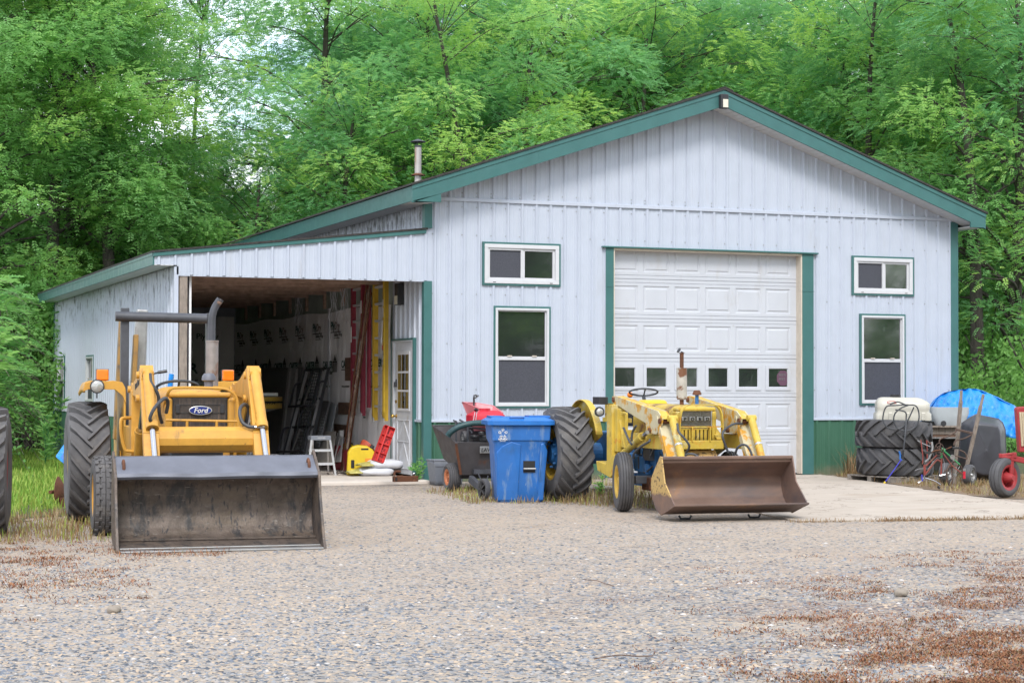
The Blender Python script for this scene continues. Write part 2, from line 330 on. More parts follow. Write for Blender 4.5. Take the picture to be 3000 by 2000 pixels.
def sheet(mb, u0, u1, z0, z1, holes, P, rib=.026, pitch=.2286, off=.05, rw=.055, rt=.022, n=None):
    """ribbed sheet in a (u,z) wall; P(u,z,d) gives the world point d metres proud; z0/z1 may be functions; holes are (ua,ub,za,zb)"""
    f0 = z0 if callable(z0) else (lambda u: z0); f1 = z1 if callable(z1) else (lambda u: z1)
    cuts = {u0, u1}
    for h in holes:
        for u in h[:2]:
            if u0 < u < u1: cuts.add(u)
    if n:
        for i in range(1, n): cuts.add(u0 + (u1-u0)*i/n)
    cuts = sorted(cuts)
    def ivals(u, ue=None):
        iv = [(f0(u), f1(u))]
        for ua, ub, za, zb in holes:
            if ua <= u <= ub:
                nv = []
                for a, b in iv:
                    if zb <= a or za >= b: nv.append((a, b)); continue
                    if za > a: nv.append((a, za))
                    if zb < b: nv.append((zb, b))
                iv = nv
        return iv
    for a, b in zip(cuts[:-1], cuts[1:]):
        mid = (a+b)/2
        for za, zb in ivals(mid):
            ta = f0(a) if abs(za - f0(mid)) < 1e-9 else za; tb = f0(b) if abs(za - f0(mid)) < 1e-9 else za
            sa = f1(a) if abs(zb - f1(mid)) < 1e-9 else zb; sb = f1(b) if abs(zb - f1(mid)) < 1e-9 else zb
            mb.quad(P(a, ta, 0), P(b, tb, 0), P(b, sb, 0), P(a, sa, 0))
    u = math.ceil((u0-off)/pitch)*pitch + off
    while u < u1:
        if u-rw/2 > u0 and u+rw/2 < u1:
            for za, zb in ivals(u):
                if zb - za < .03: continue
                hw = rw/2; ht = rt/2
                vs = []
                for z in (za, zb):
                    vs += [P(u-hw, z, .001), P(u-ht, z, rib), P(u+ht, z, rib), P(u+hw, z, .001)]
                mb.add(vs, [(0,1,5,4),(1,2,6,5),(2,3,7,6),(0,3,2,1),(4,5,6,7)])
            for k in (1, 2):                                     # two faint stiffening beads between the ribs
                uu = u + pitch*k/3
                if uu + .02 < u1:
                    for za, zb in ivals(uu):
                        vs = []
                        for z in (za, zb): vs += [P(uu-.016, z, .001), P(uu, z, .0045), P(uu+.016, z, .001)]
                        mb.add(vs, [(0,1,4,3),(1,2,5,4)])
        u += pitch
    return mb
Pf = lambda u, z, d: (u, -d, z)            # front walls
Pl = lambda u, z, d: (-d, u, z)            # main left wall, faces -x
Pll = lambda u, z, d: (-3.66-d, u, z)      # lean-to outer wall
Pr = lambda u, z, d: (W+d, u, z)

GD = (2.97, 6.27, 0., 3.497)
WINS = [(.863,2.113,2.888,3.531,'slider'),(1.038,1.954,1.072,2.587,'hung'),(7.169,8.328,2.867,3.5,'slider'),(7.312,8.166,1.107,2.574,'hung')]
holes = [GD] + [(a+.03,b-.03,c+.03,d-.03) for a,b,c,d,_ in WINS]
# --- front siding, with its rows of fastener heads
def screws(m, rows, ok):
    m.cur = 1
    for z in rows:
        u = .13
        while u < W:
            q = u - .04
            if ok(q, z) and not any(a-.1 < q < b+.1 and c-.1 < z < d+.1 for a,b,c,d in holes) and rnd.random() < .8: m.cyl((q, -.001, z), (q, -.008, z), .0085, 6)
            u += .2286
    m.cur = 0
m = MB(); sheet(m, .0, W, .905, 4.115, holes, Pf, off=.13); screws(m, (4.03, 3.62, 2.75, 2.02, 1.35, .98), lambda q, z: True); m.build('front_wall', [MT['white'], MT['steel']], barn)
m = MB(); sheet(m, -.0, W, 4.16, lambda x: roof(x)-.232, [], Pf, n=60, off=.13); screws(m, (4.19, 4.24), lambda q, z: z < roof(q)-.3); m.build('gable_wall', [MT['white'], MT['steel']], barn)
for xa, xb in ((.0, GD[0]), (GD[1], W)): sheet(MB(), xa, xb, .0, .885, [], Pf, off=.13).build('wainscot', MT['wains'], barn)
m = MB(); m.bx(.0, W, -.034, .0, 4.112, 4.163); m.build('belt_trim', MT['white'], barn, bevel=.004)
for xa, xb in ((.075, 2.856), (6.46, 9.02)): MB().bx(xa, xb, -.03, .0, .87, .907).build('wainscot_trim', MT['white'], barn, bevel=.004)
# --- corner trims and door trims
m = MB(); m.bx(-.045, .078, -.032, -.0, 0.0, 2.93); m.bx(-.045, -.003, 0, .075, 0., 2.93); m.build('corner_trim', MT['green'], barn, bevel=.005)
m = MB(); m.bx(-.04, .078, -.034, 0, 3.70, 4.06); m.bx(-.04, -.003, 0, .09, 3.62, 4.06); m.build('corner_trim', MT['green'], barn, bevel=.005)
m = MB(); m.bx(W-.115, W+.03, -.032, 0, 0, 4.1); m.bx(W, W+.03, 0, .12, 0, 4.1); m.build('corner_trim', MT['green'], barn, bevel=.005)
for x0, x1 in ((2.856, 2.985), (6.255, 6.458)):
    m = MB(); m.bx(x0, x1, -.036, 0, .02, 3.497); m.bx(x0-.012, x1+.012 if x0 > 4 else x1, -.042, -.0362, 2.905, 2.912)
    m.build('door_trim', MT['green'], barn, bevel=.004)
m = MB(); m.bx(2.79, 6.53, -.075, 0, 3.499, 3.522); m.build('door_header_trim', MT['green'], barn, bevel=.003)
m = MB(); m.bx(6.232, 6.2545, -.03, .16, .03, 3.497); m.bx(2.9855, 3.003, -.03, .16, .03, 3.497); m.bx(3.003, 6.232, -.03, .16, 3.468, 3.497); m.build('door_jamb', MT['jamb'], barn)

# --- garage door
def garage_door():
    y = .12; x0, x1 = 3.003, 6.232; m = MB(); px0 = 3.02; pit = .532; pw = .445
    H = .603; base = .03
    def q(xa, xb, za, zb, ya=None, yb=None):
        m.quad((xa, y if ya is None else ya, za), (xb, y if ya is None else ya, za), (xb, y if yb is None else yb, zb), (xa, y if yb is None else yb, zb))
    def ring(R, S):
        (a,b,c,d,yy),(e,f,g,h,y2) = R,S
        o = [(a,yy,c),(b,yy,c),(b,yy,d),(a,yy,d)]; i = [(e,y2,g),(f,y2,g),(f,y2,h),(e,y2,h)]
        m.add(o+i, [(0,1,5,4),(1,2,6,5),(2,3,7,6),(3,0,4,7)])
    gr = .009
    for s in range(6):
        b = base + s*H
        for za, zb, kind in ((0,.004,'g'),(.004,.052,'f'),(.052,.062,'g'),(.062,.108,'f'),(.108,.498,'p'),(.498,.541,'f'),(.541,.551,'g'),(.551,.599,'f'),(.599,.603,'g')):
            if kind == 'f': q(x0, x1, b+za, b+zb)
            elif kind == 'g':
                mz = (za+zb)/2; q(x0, x1, b+za, b+mz, y, y+gr); q(x0, x1, b+mz, b+zb, y+gr, y)
            else:
                xs = x0
                for c in range(6):
                    a = px0 + c*pit; e = a + pw; q(xs, a, b+za, b+zb); xs = e
                    R = (a, e, b+za, b+zb, y); R2 = (a+.012, e-.012, b+za+.012, b+zb-.012, y+.012); R3 = (a+.035, e-.035, b+za+.035, b+zb-.035, y+.012); R4 = (a+.05, e-.05, b+za+.05, b+zb-.05, y+.002)
                    if s == 2:
                        R2 = (a+.0, e-.0, b+za+.0, b+zb-.0, y-.014); R3 = (a+.05, e-.05, b+za+.045, b+zb-.045, y-.014); R4 = (a+.06, e-.06, b+za+.055, b+zb-.055, y+.004)
                        ring(R, R2); ring(R2, R3); ring(R3, R4)
                    else:
                        ring(R, R2); ring(R2, R3); ring(R3, R4); m.add([(R4[0],R4[4],R4[2]),(R4[1],R4[4],R4[2]),(R4[1],R4[4],R4[3]),(R4[0],R4[4],R4[3])], [(0,1,2,3)])
                q(xs, x1, b+za, b+zb)
    d = m.build('garage_door', MT['doorw'], barn)
    for c in range(6):
        a = px0 + c*pit; b = base + 2*H
        mm = MB(); mm.bx(a+.061, a+pw-.061, y+.003, y+.012, b+.108+.056, b+.498-.056); mm.build('pane', MT['pane'], d)
    # octagonal sign behind the last pane
    a = px0+5*pit; b = base+2*H+.30
    mm = MB(); mm.prism([(a+.31+.115*math.cos(PI/8+i*PI/4), y+.0025, b+.13*math.sin(PI/8+i*PI/4)) for i in range(8) if True][::1], (0,-.003,0)); mm.build('window_sign', MT['signp'], d)
    mm = MB()
    for t, z in (('PESTI', .03), ('PEST', -.035)):
        mm.add(*text_mb(t, .055, (a+.235, y-.003, b+z), (1,0,0), (0,0,1), .001))
    mm.build('sign_lettering', MT['inky'], d)
    mm = MB(); mm.bx(x0, x1, y-.006, y+.02, .0, .045); mm.build('door_seal', MT['rub'], d)
garage_door()

# --- windows
def window(x0, x1, z0, z1, kind, P, name='window'):
    def bx(m, a, b, c, d, p0, p1):
        q = [P(u, z, dp) for dp in (p0, p1) for u, z in ((a,c),(b,c),(b,d),(a,d))]
        m.add(q, [(0,1,2,3),(4,5,6,7),(0,1,5,4),(1,2,6,5),(2,3,7,6),(3,0,4,7)])
    def frame(m, a, b, c, d, w, p0, p1, wb=None):
        wb = wb or w
        bx(m, a, b, d-w, d, p0, p1); bx(m, a, b, c, c+wb, p0, p1); bx(m, a, a+w, c+wb, d-w, p0, p1); bx(m, b-w, b, c+wb, d-w, p0, p1)
    fw_ = .058 if kind == 'slider' else .034
    m = MB(); frame(m, x0+.03, x1-.03, z0+.03, z1-.03, fw_, -.03, .045, fw_); f = m.build(name, MT['vinyl'], barn, bevel=.004)
    m = MB(); frame(m, x0-.0, x1+.0, z0-.0, z1+.0, .032, -.002, .034); m.build('trim', MT['green'], f, bevel=.003)
    q_ = .03+fw_; a, b, c, d = x0+q_, x1-q_, z0+q_, z1-q_
    if kind == 'slider':
        xm = (a+b)/2
        m = MB(); frame(m, a, xm+.015, c, d, .03, -.028, .026); m.build('sash', MT['vinyl'], f, bevel=.003)
        m = MB(); frame(m, xm-.015+.031, b, c, d, .035, -.028, .016); m.build('sash', MT['vinyl'], f, bevel=.003)
        m = MB(); bx(m, a+.031, xm-.016, c+.031, d-.031, -.005, .002); m.build('screen', MT['screen'], f)
        m = MB(); bx(m, xm+.052, b-.036, c+.036, d-.036, -.012, -.004); m.build('pane', MT['pane'], f)
        m = MB()
        for u in (x0+.16, x1-.18): bx(m, u, u+.045, z0+.042, z0+.052, .0455, .047)
        m.build('weep_hole', MT['dark'], f)
    else:
        zm = c + (d-c)*.5
        m = MB(); frame(m, a, b, zm-.02, d, .018, -.028, .012, .03); m.build('sash', MT['vinyl'], f, bevel=.003)
        m = MB(); frame(m, a, b, c, zm-.022, .022, -.028, .026); m.build('sash', MT['vinyl'], f, bevel=.003)
        m = MB(); bx(m, a+.019, b-.019, zm+.011, d-.019, -.02, -.008); m.build('pane', MT['pane'], f)
        m = MB(); bx(m, a+.023, b-.023, c+.023, zm-.045, -.005, .006); m.build('screen', MT['screen'], f)
        m = MB()
        for u in (.25, .75):
            uu = a+(b-a)*u; bx(m, uu-.035, uu+.035, zm+.0105, zm+.026, .0125, .03)
        m.build('latch', MT['jamb'], f)
    return f
for w in WINS: window(*w, Pf)
window(11.12, 12.07, 1.064, 1.963, 'hung', Pll); window(7.35, 8.25, 1.064, 1.93, 'hung', Pll)

# --- roof: main gable, fascias, soffits
YF, YB = -.42, 12.95
def rake(x0, x1, z0, z1, y0, y1, t0, t1): return [(x0,y0,z0+t0),(x1,y0,z1+t0),(x1,y0,z1+t1),(x0,y0,z0+t1)], (0,y1-y0,0)
xl, xr = -.36, 9.44
m = MB()
m.prism(*rake(xl-.03, RX, roof(xl)-.01, RZ, YF-.03, YB, .004, .035)); m.prism(*rake(RX, xr+.03, RZ, roof(xr)-.01, YF-.03, YB, .004, .035))
m.prism([(RX-.14,YF-.035,RZ-.012),(RX,YF-.035,RZ+.036),(RX+.14,YF-.035,RZ-.014),(RX+.14,YF-.035,RZ+.003),(RX,YF-.035,RZ+.053),(RX-.14,YF-.035,RZ+.005)], (0, YB-YF, 0))
m.build('roof', MT['shingle'], barn)
def fasc(name, x0, x1, t0, t1, y0, y1): 
    m = MB(); m.prism(*rake(x0, x1, roof(x0) if x0 != RX else RZ, roof(x1) if x1 != RX else RZ, y0, y1, t0, t1)); return m.build(name, MT['green'], barn, bevel=.004)
fasc('rake_fascia', xl, RX, -.25, .0, YF, YF+.03); fasc('rake_fascia', RX, xr, -.25, 0., YF, YF+.03)
fasc('drip_edge', xl-.004, RX, -.062, .002, YF-.012, YF-.0005); fasc('drip_edge', RX, xr+.004, -.062, .002, YF-.012, YF-.0005)
for x in (1.6, 6.9):   # lap joints in the metal fascia
    m = MB(); m.prism([(x,YF-.002,roof(x)-.252),(x+.015,YF-.002,roof(x+.015)-.252),(x+.005,YF-.002,roof(x)-.06),(x-.01,YF-.002,roof(x)-.06)], (0,.0015,0)); m.build('fascia_joint', MT['green'], barn)
# rake soffit (grooved panels)
m = MB()
for xa, xb in ((xl+.01, RX), (RX, xr-.01)):
    n = 46
    for i in range(n):
        u0 = xa + (xb-xa)*i/n; u1 = xa + (xb-xa)*(i+1)/n - .008
        rz = lambda u: (roof_l(u) if xa < 0 else roof_r(u)) - .235
        m.add([(u0,YF+.031,rz(u0)),(u1,YF+.031,rz(u1)),(u1,.0,rz(u1)),(u0,.0,rz(u0)),(u0,YF+.031,rz(u0)+.012),(u1,YF+.031,rz(u1)+.012),(u1,.0,rz(u1)+.012),(u0,.0,rz(u0)+.012)],
              [(0,1,2,3),(4,5,6,7),(0,1,5,4),(1,2,6,5),(3,0,4,7)])
m.build('rake_soffit', MT['soffit'], barn)
# eave fascias and soffits
m = MB(); m.bx(xl-.002, xl+.022, YF+.031, YB, 4.045, 4.265); m.build('eave_fascia', MT['green'], barn, bevel=.004)
m = MB(); m.bx(xr-.022, xr+.002, YF+.031, YB, 3.985, 4.205); m.build('eave_fascia', MT['green'], barn, bevel=.004)
m = MB(); m.bx(xl+.022, -.003, YF+.035, YB, 4.05, 4.07); m.build('eave_soffit', MT['soffit'], barn)
m = MB(); m.bx(W+.03, xr-.022, YF+.035, YB, 3.99, 4.01); m.build('eave_soffit', MT['soffit'], barn)
m = MB(); m.prism([(W-.0,YF-.001,3.985),(xr-.0,YF-.001,3.985),(xr,YF-.001,roof(xr)-.24),(W,YF-.001,roof(xr)-.14)], (0,.03,0)); m.build('eave_return', MT['green'], barn, bevel=.003)
m = MB(); m.prism([(xl,YF-.001,4.045),(.08,YF-.001,4.045),(.08,YF-.001,roof(.08)-.25),(xl,YF-.001,roof(xl)-.245)], (0,.03,0)); m.build('eave_return', MT['green'], barn, bevel=.003)
# floodlight on the peak
c = atY(dd(1664, 233), -.5)
m = MB(); m.bx(c.x-.065, c.x+.065, -.52, YF-.013, c.z-.11, c.z+.11); fl = m.build('floodlight', MT['plastic'], barn, bevel=.01)
m = MB(); m.bx(c.x-.035, c.x+.052, -.526, -.521, c.z-.095, c.z+.03); m.build('lamp_face', MT['lampw'], fl)
# flue pipe on the left roof slope
fx, fy = atY(dd(960, 415), 6.0).x, 6.0
zt = atY(dd(960, 335), 6.0).z
m = MB(); m.cyl((fx,fy,roof(fx)-.1), (fx,fy,zt), .062, 20); fp = m.build('flue_pipe', surf('rust_streaked_flue', (.50,.47,.45), .45, .4, layers=(((.38,.19,.10), 4, .52, .66, (2,2,.25)),)), barn, smooth=True)
zc_ = atY(dd(960, 402), 6.0).z
m = MB(); m.lathe([(.06,.03),(.125,.0),(.125,-.012),(.06,.0)], (fx,fy,zc_), (0,0,1), 24); m.build('storm_collar', MT['rust'], fp, smooth=True)
m = MB(); m.lathe([(.001,.05),(.14,.0),(.14,-.01),(.001,.03)], (fx,fy,zt+.075), (0,0,1), 24)
for a in (0, 2.1, 4.2): m.cyl((fx+.055*math.cos(a),fy+.055*math.sin(a),zt-.02), (fx+.06*math.cos(a),fy+.06*math.sin(a),zt+.08), .006, 6)
m.build('rain_cap', MT['black'], fp, smooth=True)
m = MB(); m.cyl((fx,fy,zt-.03), (fx,fy,zt+.005), .066, 20); m.build('collar_band', MT['black'], fp, smooth=True)

# --- main walls that the lean-to bay shows, rear and right walls
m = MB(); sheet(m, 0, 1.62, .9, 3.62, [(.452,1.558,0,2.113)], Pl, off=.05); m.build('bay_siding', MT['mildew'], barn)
m = MB(); sheet(m, 0, .452, .0, .88, [], Pl, off=.05); m.build('bay_wainscot', MT['wains'], barn)
m = MB(); m.bx(-.028, 0, .076, .45, .87, .905); m.build('bay_wainscot_trim', MT['white'], barn)
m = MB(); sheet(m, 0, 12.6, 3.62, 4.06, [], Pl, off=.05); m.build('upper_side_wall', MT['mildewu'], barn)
m = MB(); sheet(m, 0, D, 0, 3.99, [], Pr); m.build('right_side_wall', MT['white'], barn)
m = MB(); m.quad((-3.66,D,0),(W,D,0),(W,D,4.0),(-3.66,D,3.0)); m.add([(0,D,4.0),(W,D,4.0),(RX,D,RZ-.02),(0,D,3.4)], [(0,1,2)]); m.build('rear_wall', MT['white'], barn)
m = MB(); m.quad((.02,1.62,0),(.02,D,0),(.02,D,3.7),(.02,1.62,3.7)); m.build('stud_wall_backing', MT['insul'], barn)
# wrap on the side wall
def wy(u, v):
    y = 1.62 + u*(12.42-1.62); z = .07 + v*(2.66 + .02*math.sin(y*2.1) - .07)
    d = .012*math.sin(y*9+3*math.sin(z*1.5)) + .008*math.sin(y*23+z*2) + .01*math.sin(z*5+y*1.7)
    if 1.98 < z < 2.16 and y > 5: d += .03*math.sin((z-1.98)/.18*PI)
    return (-.03-d*.6, y, z)
m = MB(); m.grid(wy, 260, 30); wrap = m.build('house_wrap', MT['wrap'], barn, smooth=True, ang=80)
m = MB(); m.grid(lambda u, v: (-3.5+u*3.45, 12.42-.008*math.sin(u*40)-.006*math.sin(v*9+u*7), .07+v*2.75), 60, 20); bwrap = m.build('house_wrap', MT['wrap'], barn, smooth=True, ang=80)
UX, UZ = (0,-1,0), (0,0,1)
INKS = [MT['inkg'], MT['inkr'], MT['ink']]
for y in (4.95, 6.13, 7.33, 8.55, 9.75, 10.95, 12.1):
    z = 2.345; k = MB(); k.cur = 0
    k.add(*text_mb('Ply', .20, (-.055, y, z), UX, UZ, .001, bold=.004)); k.cur = 1; k.add(*text_mb('Dry', .19, (-.055, y-.235, z), UX, UZ, .001, shear=.15)); k.cur = 2
    k.bx(-.056, -.053, y-.62, y, z-.05, z-.036); k.add(*text_mb('Building Wrap', .085, (-.055, y-.2, z-.115), UX, UZ, .001, shear=.1)); k.bx(-.056, -.053, y-.55, y-.2, z-.15, z-.14)
    k.build('printed_lettering', INKS, wrap)
for y in (12.35, 11.2, 10.05, 8.9, 7.75, 6.6, 5.45, 4.28, 2.62):
    z = 1.70; k = MB(); k.add(*text_mb('CARTER', .165, (-.055, y, z), UX, UZ, .001, bold=.005)); k.cur = 2; k.bx(-.056, -.053, y-.42, y, z-.045, z-.03)
    k.add(*text_mb('Lumber', .1, (-.055, y-.3, z-.11), UX, UZ, .001, shear=.3)); yy = y-.74   # with a small courthouse-like emblem
    if yy > 1.7:
        for q in range(4): k.bx(-.056, -.053, yy-.13+q*.065, yy-.10+q*.065, z-.05, z+.08)
        k.bx(-.056, -.053, yy-.15, yy+.11, z+.085, z+.11); k.bx(-.056, -.053, yy-.15, yy+.11, z-.07, z-.055); k.prism([(-.056,yy-.1,z+.115),(-.056,yy+.06,z+.115),(-.056,yy-.02,z+.22)], (.003,0,0))
    k.add(*text_mb('www.carterlumber', .06, (-.055, y-.02, z-.33), UX, UZ, .001)); k.build('printed_lettering', INKS, wrap)
for y in (3.1, 2.0):
    k = MB(); k.add(*text_mb('CARTER', .07, (-.055, y, .95), UX, UZ, .001)); k.add(*text_mb('Lumber', .05, (-.055, y-.08, .88), UX, UZ, .001, shear=.3)); k.build('printed_lettering', INKS, wrap)
k = MB(); k.add(*text_mb('CARTER', .3, (-1.92, 12.4, 1.64), (1,0,0), UZ, .001, bold=.006)); k.cur = 2; k.bx(-1.9, -1.2, 12.398, 12.401, 1.57, 1.585)
k.add(*text_mb('Lumber', .2, (-1.45, 12.4, 1.42), (1,0,0), UZ, .001, shear=.3)); k.add(*text_mb('www.carterlumber', .16, (-2.15, 12.4, 1.18), (1,0,0), UZ, .001)); k.build('printed_lettering', INKS, bwrap)
k = MB(); k.add(*text_mb('PlyDry', .17, (-.85, 12.4, 2.35), (1,0,0), UZ, .001)); k.build('printed_lettering', INKS, bwrap)
# white tape strip, battens and hanging shreds on the wrap
m = MB(); m.bx(-.062, -.05, 5.02, 5.12, .1, 2.72); m.build('tape_strip', MT['sack'], wrap)
for k in range(9): MB().bx(-.03, .018, 1.9+k*1.2, 1.95+k*1.2, 2.73, 3.025).build('wall_stud', MT['beam'], barn)
MB().bx(-.05, .018, 1.62, 12.4, 3.03, 3.12).build('wall_beam', MT['beam'], barn)
for y, z, w, h in ((3.55,1.48,.45,.38),(3.75,.92,.65,.2),(3.9,.55,.75,.2)):
    mm = MB(); mm.bx(-.075, -.057, y, y+w, z, z+h); mm.build('nailed_plank', MT['plank'], barn, bevel=.003)
m = MB()
for y in (3.9, 4.6, 6.9):
    m = MB()
    for k in range(9):
        a = Vector((-.12+rnd.uniform(-.05,.05), y+rnd.uniform(-.12,.12), 3.0)); pts = [a]
        for i in range(6): a = a + Vector((rnd.uniform(-.03,.03), rnd.uniform(-.03,.03), -rnd.uniform(.04,.11))); pts.append(a)
        m.tube(pts, .004, 4)
    m.build('hanging_plastic_shred', MT['sack'], barn)

# --- entry door in the bay wall
m = MB(); m.bx(-.045, -.0, .49, .565, .06, 2.06); m.bx(-.045, 0, 1.445, 1.52, .06, 2.06); m.bx(-.045, 0, .49, 1.52, 2.06, 2.085); m.build('door_frame', MT['doorp'], barn, bevel=.004)
m = MB(); m.bx(-.05, .0, .452, .488, .06, 2.113); m.bx(-.05, 0, 1.522, 1.558, .06, 2.113); m.bx(-.05, 0, .488, 1.522, 2.087, 2.113); m.build('door_trim', MT['green'], barn)
m = MB(); m.bx(-.012, .02, .566, 1.444, .075, 2.058); ed = m.build('entry_door', MT['doorp'], barn)
m = MB(); m.bx(-.028, -.0125, .70, 1.30, 1.02, 1.92); m.build('window_frame', MT['vinyl'], ed, bevel=.006)
m = MB()
for i in range(3):
    for j in range(3):
        m.bx(-.0285, -.0282, .74+i*.18, .90+i*.18, 1.06+j*.28, 1.31+j*.28)
m.build('window_pane', MT['pane'], ed)
m = MB()
for c in ((1.0,.72,.30,.16),(1.0,.36,.30,.2)):
    y0, z0, a, b = c
    m.tube([(-.014,y0-a,z0-b),(-.014,y0+a,z0-b),(-.014,y0+a,z0+b),(-.014,y0-a,z0+b)], .012, 6, closed=True); m.tube([(-.014,y0-a,z0-b),(-.014,y0,z0+b)], .01, 6); m.tube([(-.014,y0+a,z0-b),(-.014,y0,z0+b)], .01, 6)
m.build('door_moulding', MT['doorp'], ed, smooth=True)
m = MB(); m.ball((-.075, 1.37, .94), .03, 14, 8); m.cyl((-.012,1.37,.94),(-.06,1.37,.94),.014,10); m.cyl((-.0121,1.37,.94),(-.018,1.37,.94),.032,14); m.cyl((-.0121,1.37,1.16),(-.03,1.37,1.16),.026,14); m.build('door_knob', MT['brass'], ed, smooth=True)
m = MB(); m.bx(-.05, -.0125, 1.345, 1.40, 1.38, 1.46); m.cyl((-.02,1.37,1.46),(-.02,1.37,1.5),.012,8); m.build('latch', MT['black'], ed)
# wall lamp box
m = MB(); m.bx(-.12, -.02, 1.0, 1.16, 2.62, 2.95); wl = m.build('wall_lamp', MT['plastic'], barn, bevel=.01)
m = MB(); m.bx(-.126, -.121, 1.01, 1.15, 2.63, 2.76); m.build('lamp_face', MT['lampw'], wl)

# --- lean-to
m = MB(); sheet(m, -3.97, .075, lambda x: 3.066 if x < -3.655 else 2.935, lambda x: lean(x)-.03, [(-3.6551,-3.6549,0,0)], lambda u, z, d: (u, -.012-d, z), n=40, off=-.02, pitch=.2286)
m.bx(-3.655, .075, -.013, .03, 2.918, 2.936); m.build('bay_header', MT['white'], barn)
m = MB(); m.bx(-3.965, -3.70, -.0119, 12.8, 3.058, 3.07); m.build('bay_soffit', MT['soffit'], barn)
m = MB(); m.prism([(-4.0,-.06,lean(-4.0)+.0),(.0,-.06,lean(0)+.0),(.0,-.06,lean(0)+.028),(-4.0,-.06,lean(-4.0)+.028)], (0,12.98,0)); m.build('bay_roof', MT['shingle'], barn)
m = MB(); m.prism([(-3.985,-.05,lean(-3.985)-.055),(-.02,-.05,lean(-.02)-.055),(-.02,-.05,lean(-.02)-.001),(-3.985,-.05,lean(-3.985)-.001)], (0,.034,0)); m.build('bay_drip_edge', MT['green'], barn, bevel=.003)
m = MB(); m.bx(-3.99, -3.966, -.016, 12.92, 3.06, 3.235); m.bx(-3.996, -3.991, -.015, 12.92, 3.19, 3.24); m.build('bay_eave_fascia', MT['green'], barn, bevel=.004)
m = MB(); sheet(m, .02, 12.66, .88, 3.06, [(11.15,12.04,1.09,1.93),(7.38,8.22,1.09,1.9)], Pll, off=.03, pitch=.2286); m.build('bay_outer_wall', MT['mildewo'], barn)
m = MB(); sheet(m, .02, 12.66, -.05, .87, [], Pll, off=.03); m.build('bay_outer_wainscot', MT['wains'], barn)
m = MB(); m.bx(-3.70, -3.655, 12.6, 12.7, 0, 3.06); m.build('bay_corner_trim', MT['green'], barn)
m = MB(); m.bx(-3.69, -3.63, -.012, .02, .1, 3.05); m.build('bay_front_flange', MT['white'], barn)
m = MB(); m.bx(-3.612, -3.50, .0, .13, .05, 2.93); m.build('timber_post', MT['wood'], barn, bevel=.006)
m = MB(); m.bx(-3.45, -3.42, .13, 12.4, .05, 3.2); m.build('bay_inner_sheathing', MT['wrap'], barn)  # never in view; pale wrap put on it to bounce light into the bay
for y in (.16, .9, 1.9, 3.0, 4.2, 5.4, 6.6, 7.8, 9.0, 10.2, 11.4): MB().bx(-3.41, -.06, y, y+.04, 2.965, 3.12).build('ceiling_joist', MT['beam'], barn)
MB().bx(-3.41, -.06, .04, .08, 2.94, 3.16).build('header_beam', MT['beam'], barn)
for k in range(7):
    x = -3.3+k*.5; MB().bx(x, x+.09, .1, 12.4, 3.13+.1125*(x+3.6), 3.17+.1125*(x+3.6)).build('roof_purlin', MT['beam'], barn)
m = MB(); m.prism([(-3.6,.05,lean(-3.6)-.055),(-.01,.05,lean(0)-.055),(-.01,.05,lean(0)-.05),(-3.6,.05,lean(-3.6)-.05)], (0,12.4,0)); m.build('roof_deck', MT['beam'], barn)
# ================================================================ WHEELS
def tyre_profile(R, rim, w, bulge=.06):
    return [(rim,-.40*w),(rim+.02,-.47*w),((R+rim)/2,-.5*w-bulge*.25),(R-.10*(R-rim)-.02,-.495*w),(R-.03,-.44*w),(R-.008,-.3*w),(R,0),(R-.008,.3*w),(R-.03,.44*w),(R-.10*(R-rim)-.02,.495*w),((R+rim)/2,.5*w+bulge*.25),(rim+.02,.47*w),(rim,.40*w)]
def ag_tyre(c, R, rim, w, n=20, h=.042, d=.42, axis='x', flip=1, lw=.05):
    """bar-lug tyre around the x axis (or z when it lies flat)"""
    m = MB(); Rc = R - h; c = Vector(c)
    def put(x, phi, r):
        if axis == 'x': return c + Vector((x, -r*math.cos(phi), r*math.sin(phi)))
        return c + Vector((r*math.cos(phi), r*math.sin(phi), x))
    prof = tyre_profile(Rc, rim, w)
    if axis == 'x': m.lathe(prof, c, (1,0,0), 64)
    else: m.lathe(prof, c, (0,0,1), 64)
    for sd in (-1, 1):
        for k in range(n):
            p0 = 2*PI*(k + (.5 if sd > 0 else 0))/n; st = []
            for t in (0, .25, .5, .78, 1.0, 1.12):
                x = sd*w*(-.06 + .54*min(t, 1.02)); ph = p0 + flip*d*(t**1.15)
                rt = R - .028*max(0, t-.72)/.4 - (.05 if t > 1.05 else 0); rb = Rc - .02 - (.06 if t > .95 else 0)
                a = lw/R/2
                st.append([put(x, ph-a, rb), put(x, ph-a*.72, rt), put(x, ph+a*.72, rt), put(x, ph+a, rb)])
            vs = [q for s in st for q in s]; fs = [(0,1,2,3)]
            for i in range(len(st)-1):
                for j in range(3): fs.append((i*4+j, i*4+j+1, i*4+4+j+1, i*4+4+j))
            e = (len(st)-1)*4; fs.append((e+3,e+2,e+1,e)); m.add(vs, fs)
    return m
def rib_tyre(c, R, rim, w, ribs=5, ax=(1,0,0), zig=0):
    m = MB(); prof = [(rim,-.4*w),(rim+.012,-.47*w),((R+rim)/2,-.52*w),(R-.03,-.47*w)]
    for i in range(ribs):
        a = -.45*w + .9*w*i/ribs; b = -.45*w + .9*w*(i+1)/ribs; cr = lambda x: R - .022*(abs(x)/(.45*w))**2.2
        prof += [(cr(a)-.012, a+.002),(cr(a), a+.006),(cr((a+b)/2),(a+b)/2),(cr(b), b-.006),(cr(b)-.012, b-.002)]
    prof += [(R-.03,.47*w),((R+rim)/2,.52*w),(rim+.012,.47*w),(rim,.4*w)]
    m.lathe(prof, c, ax, 56); return m
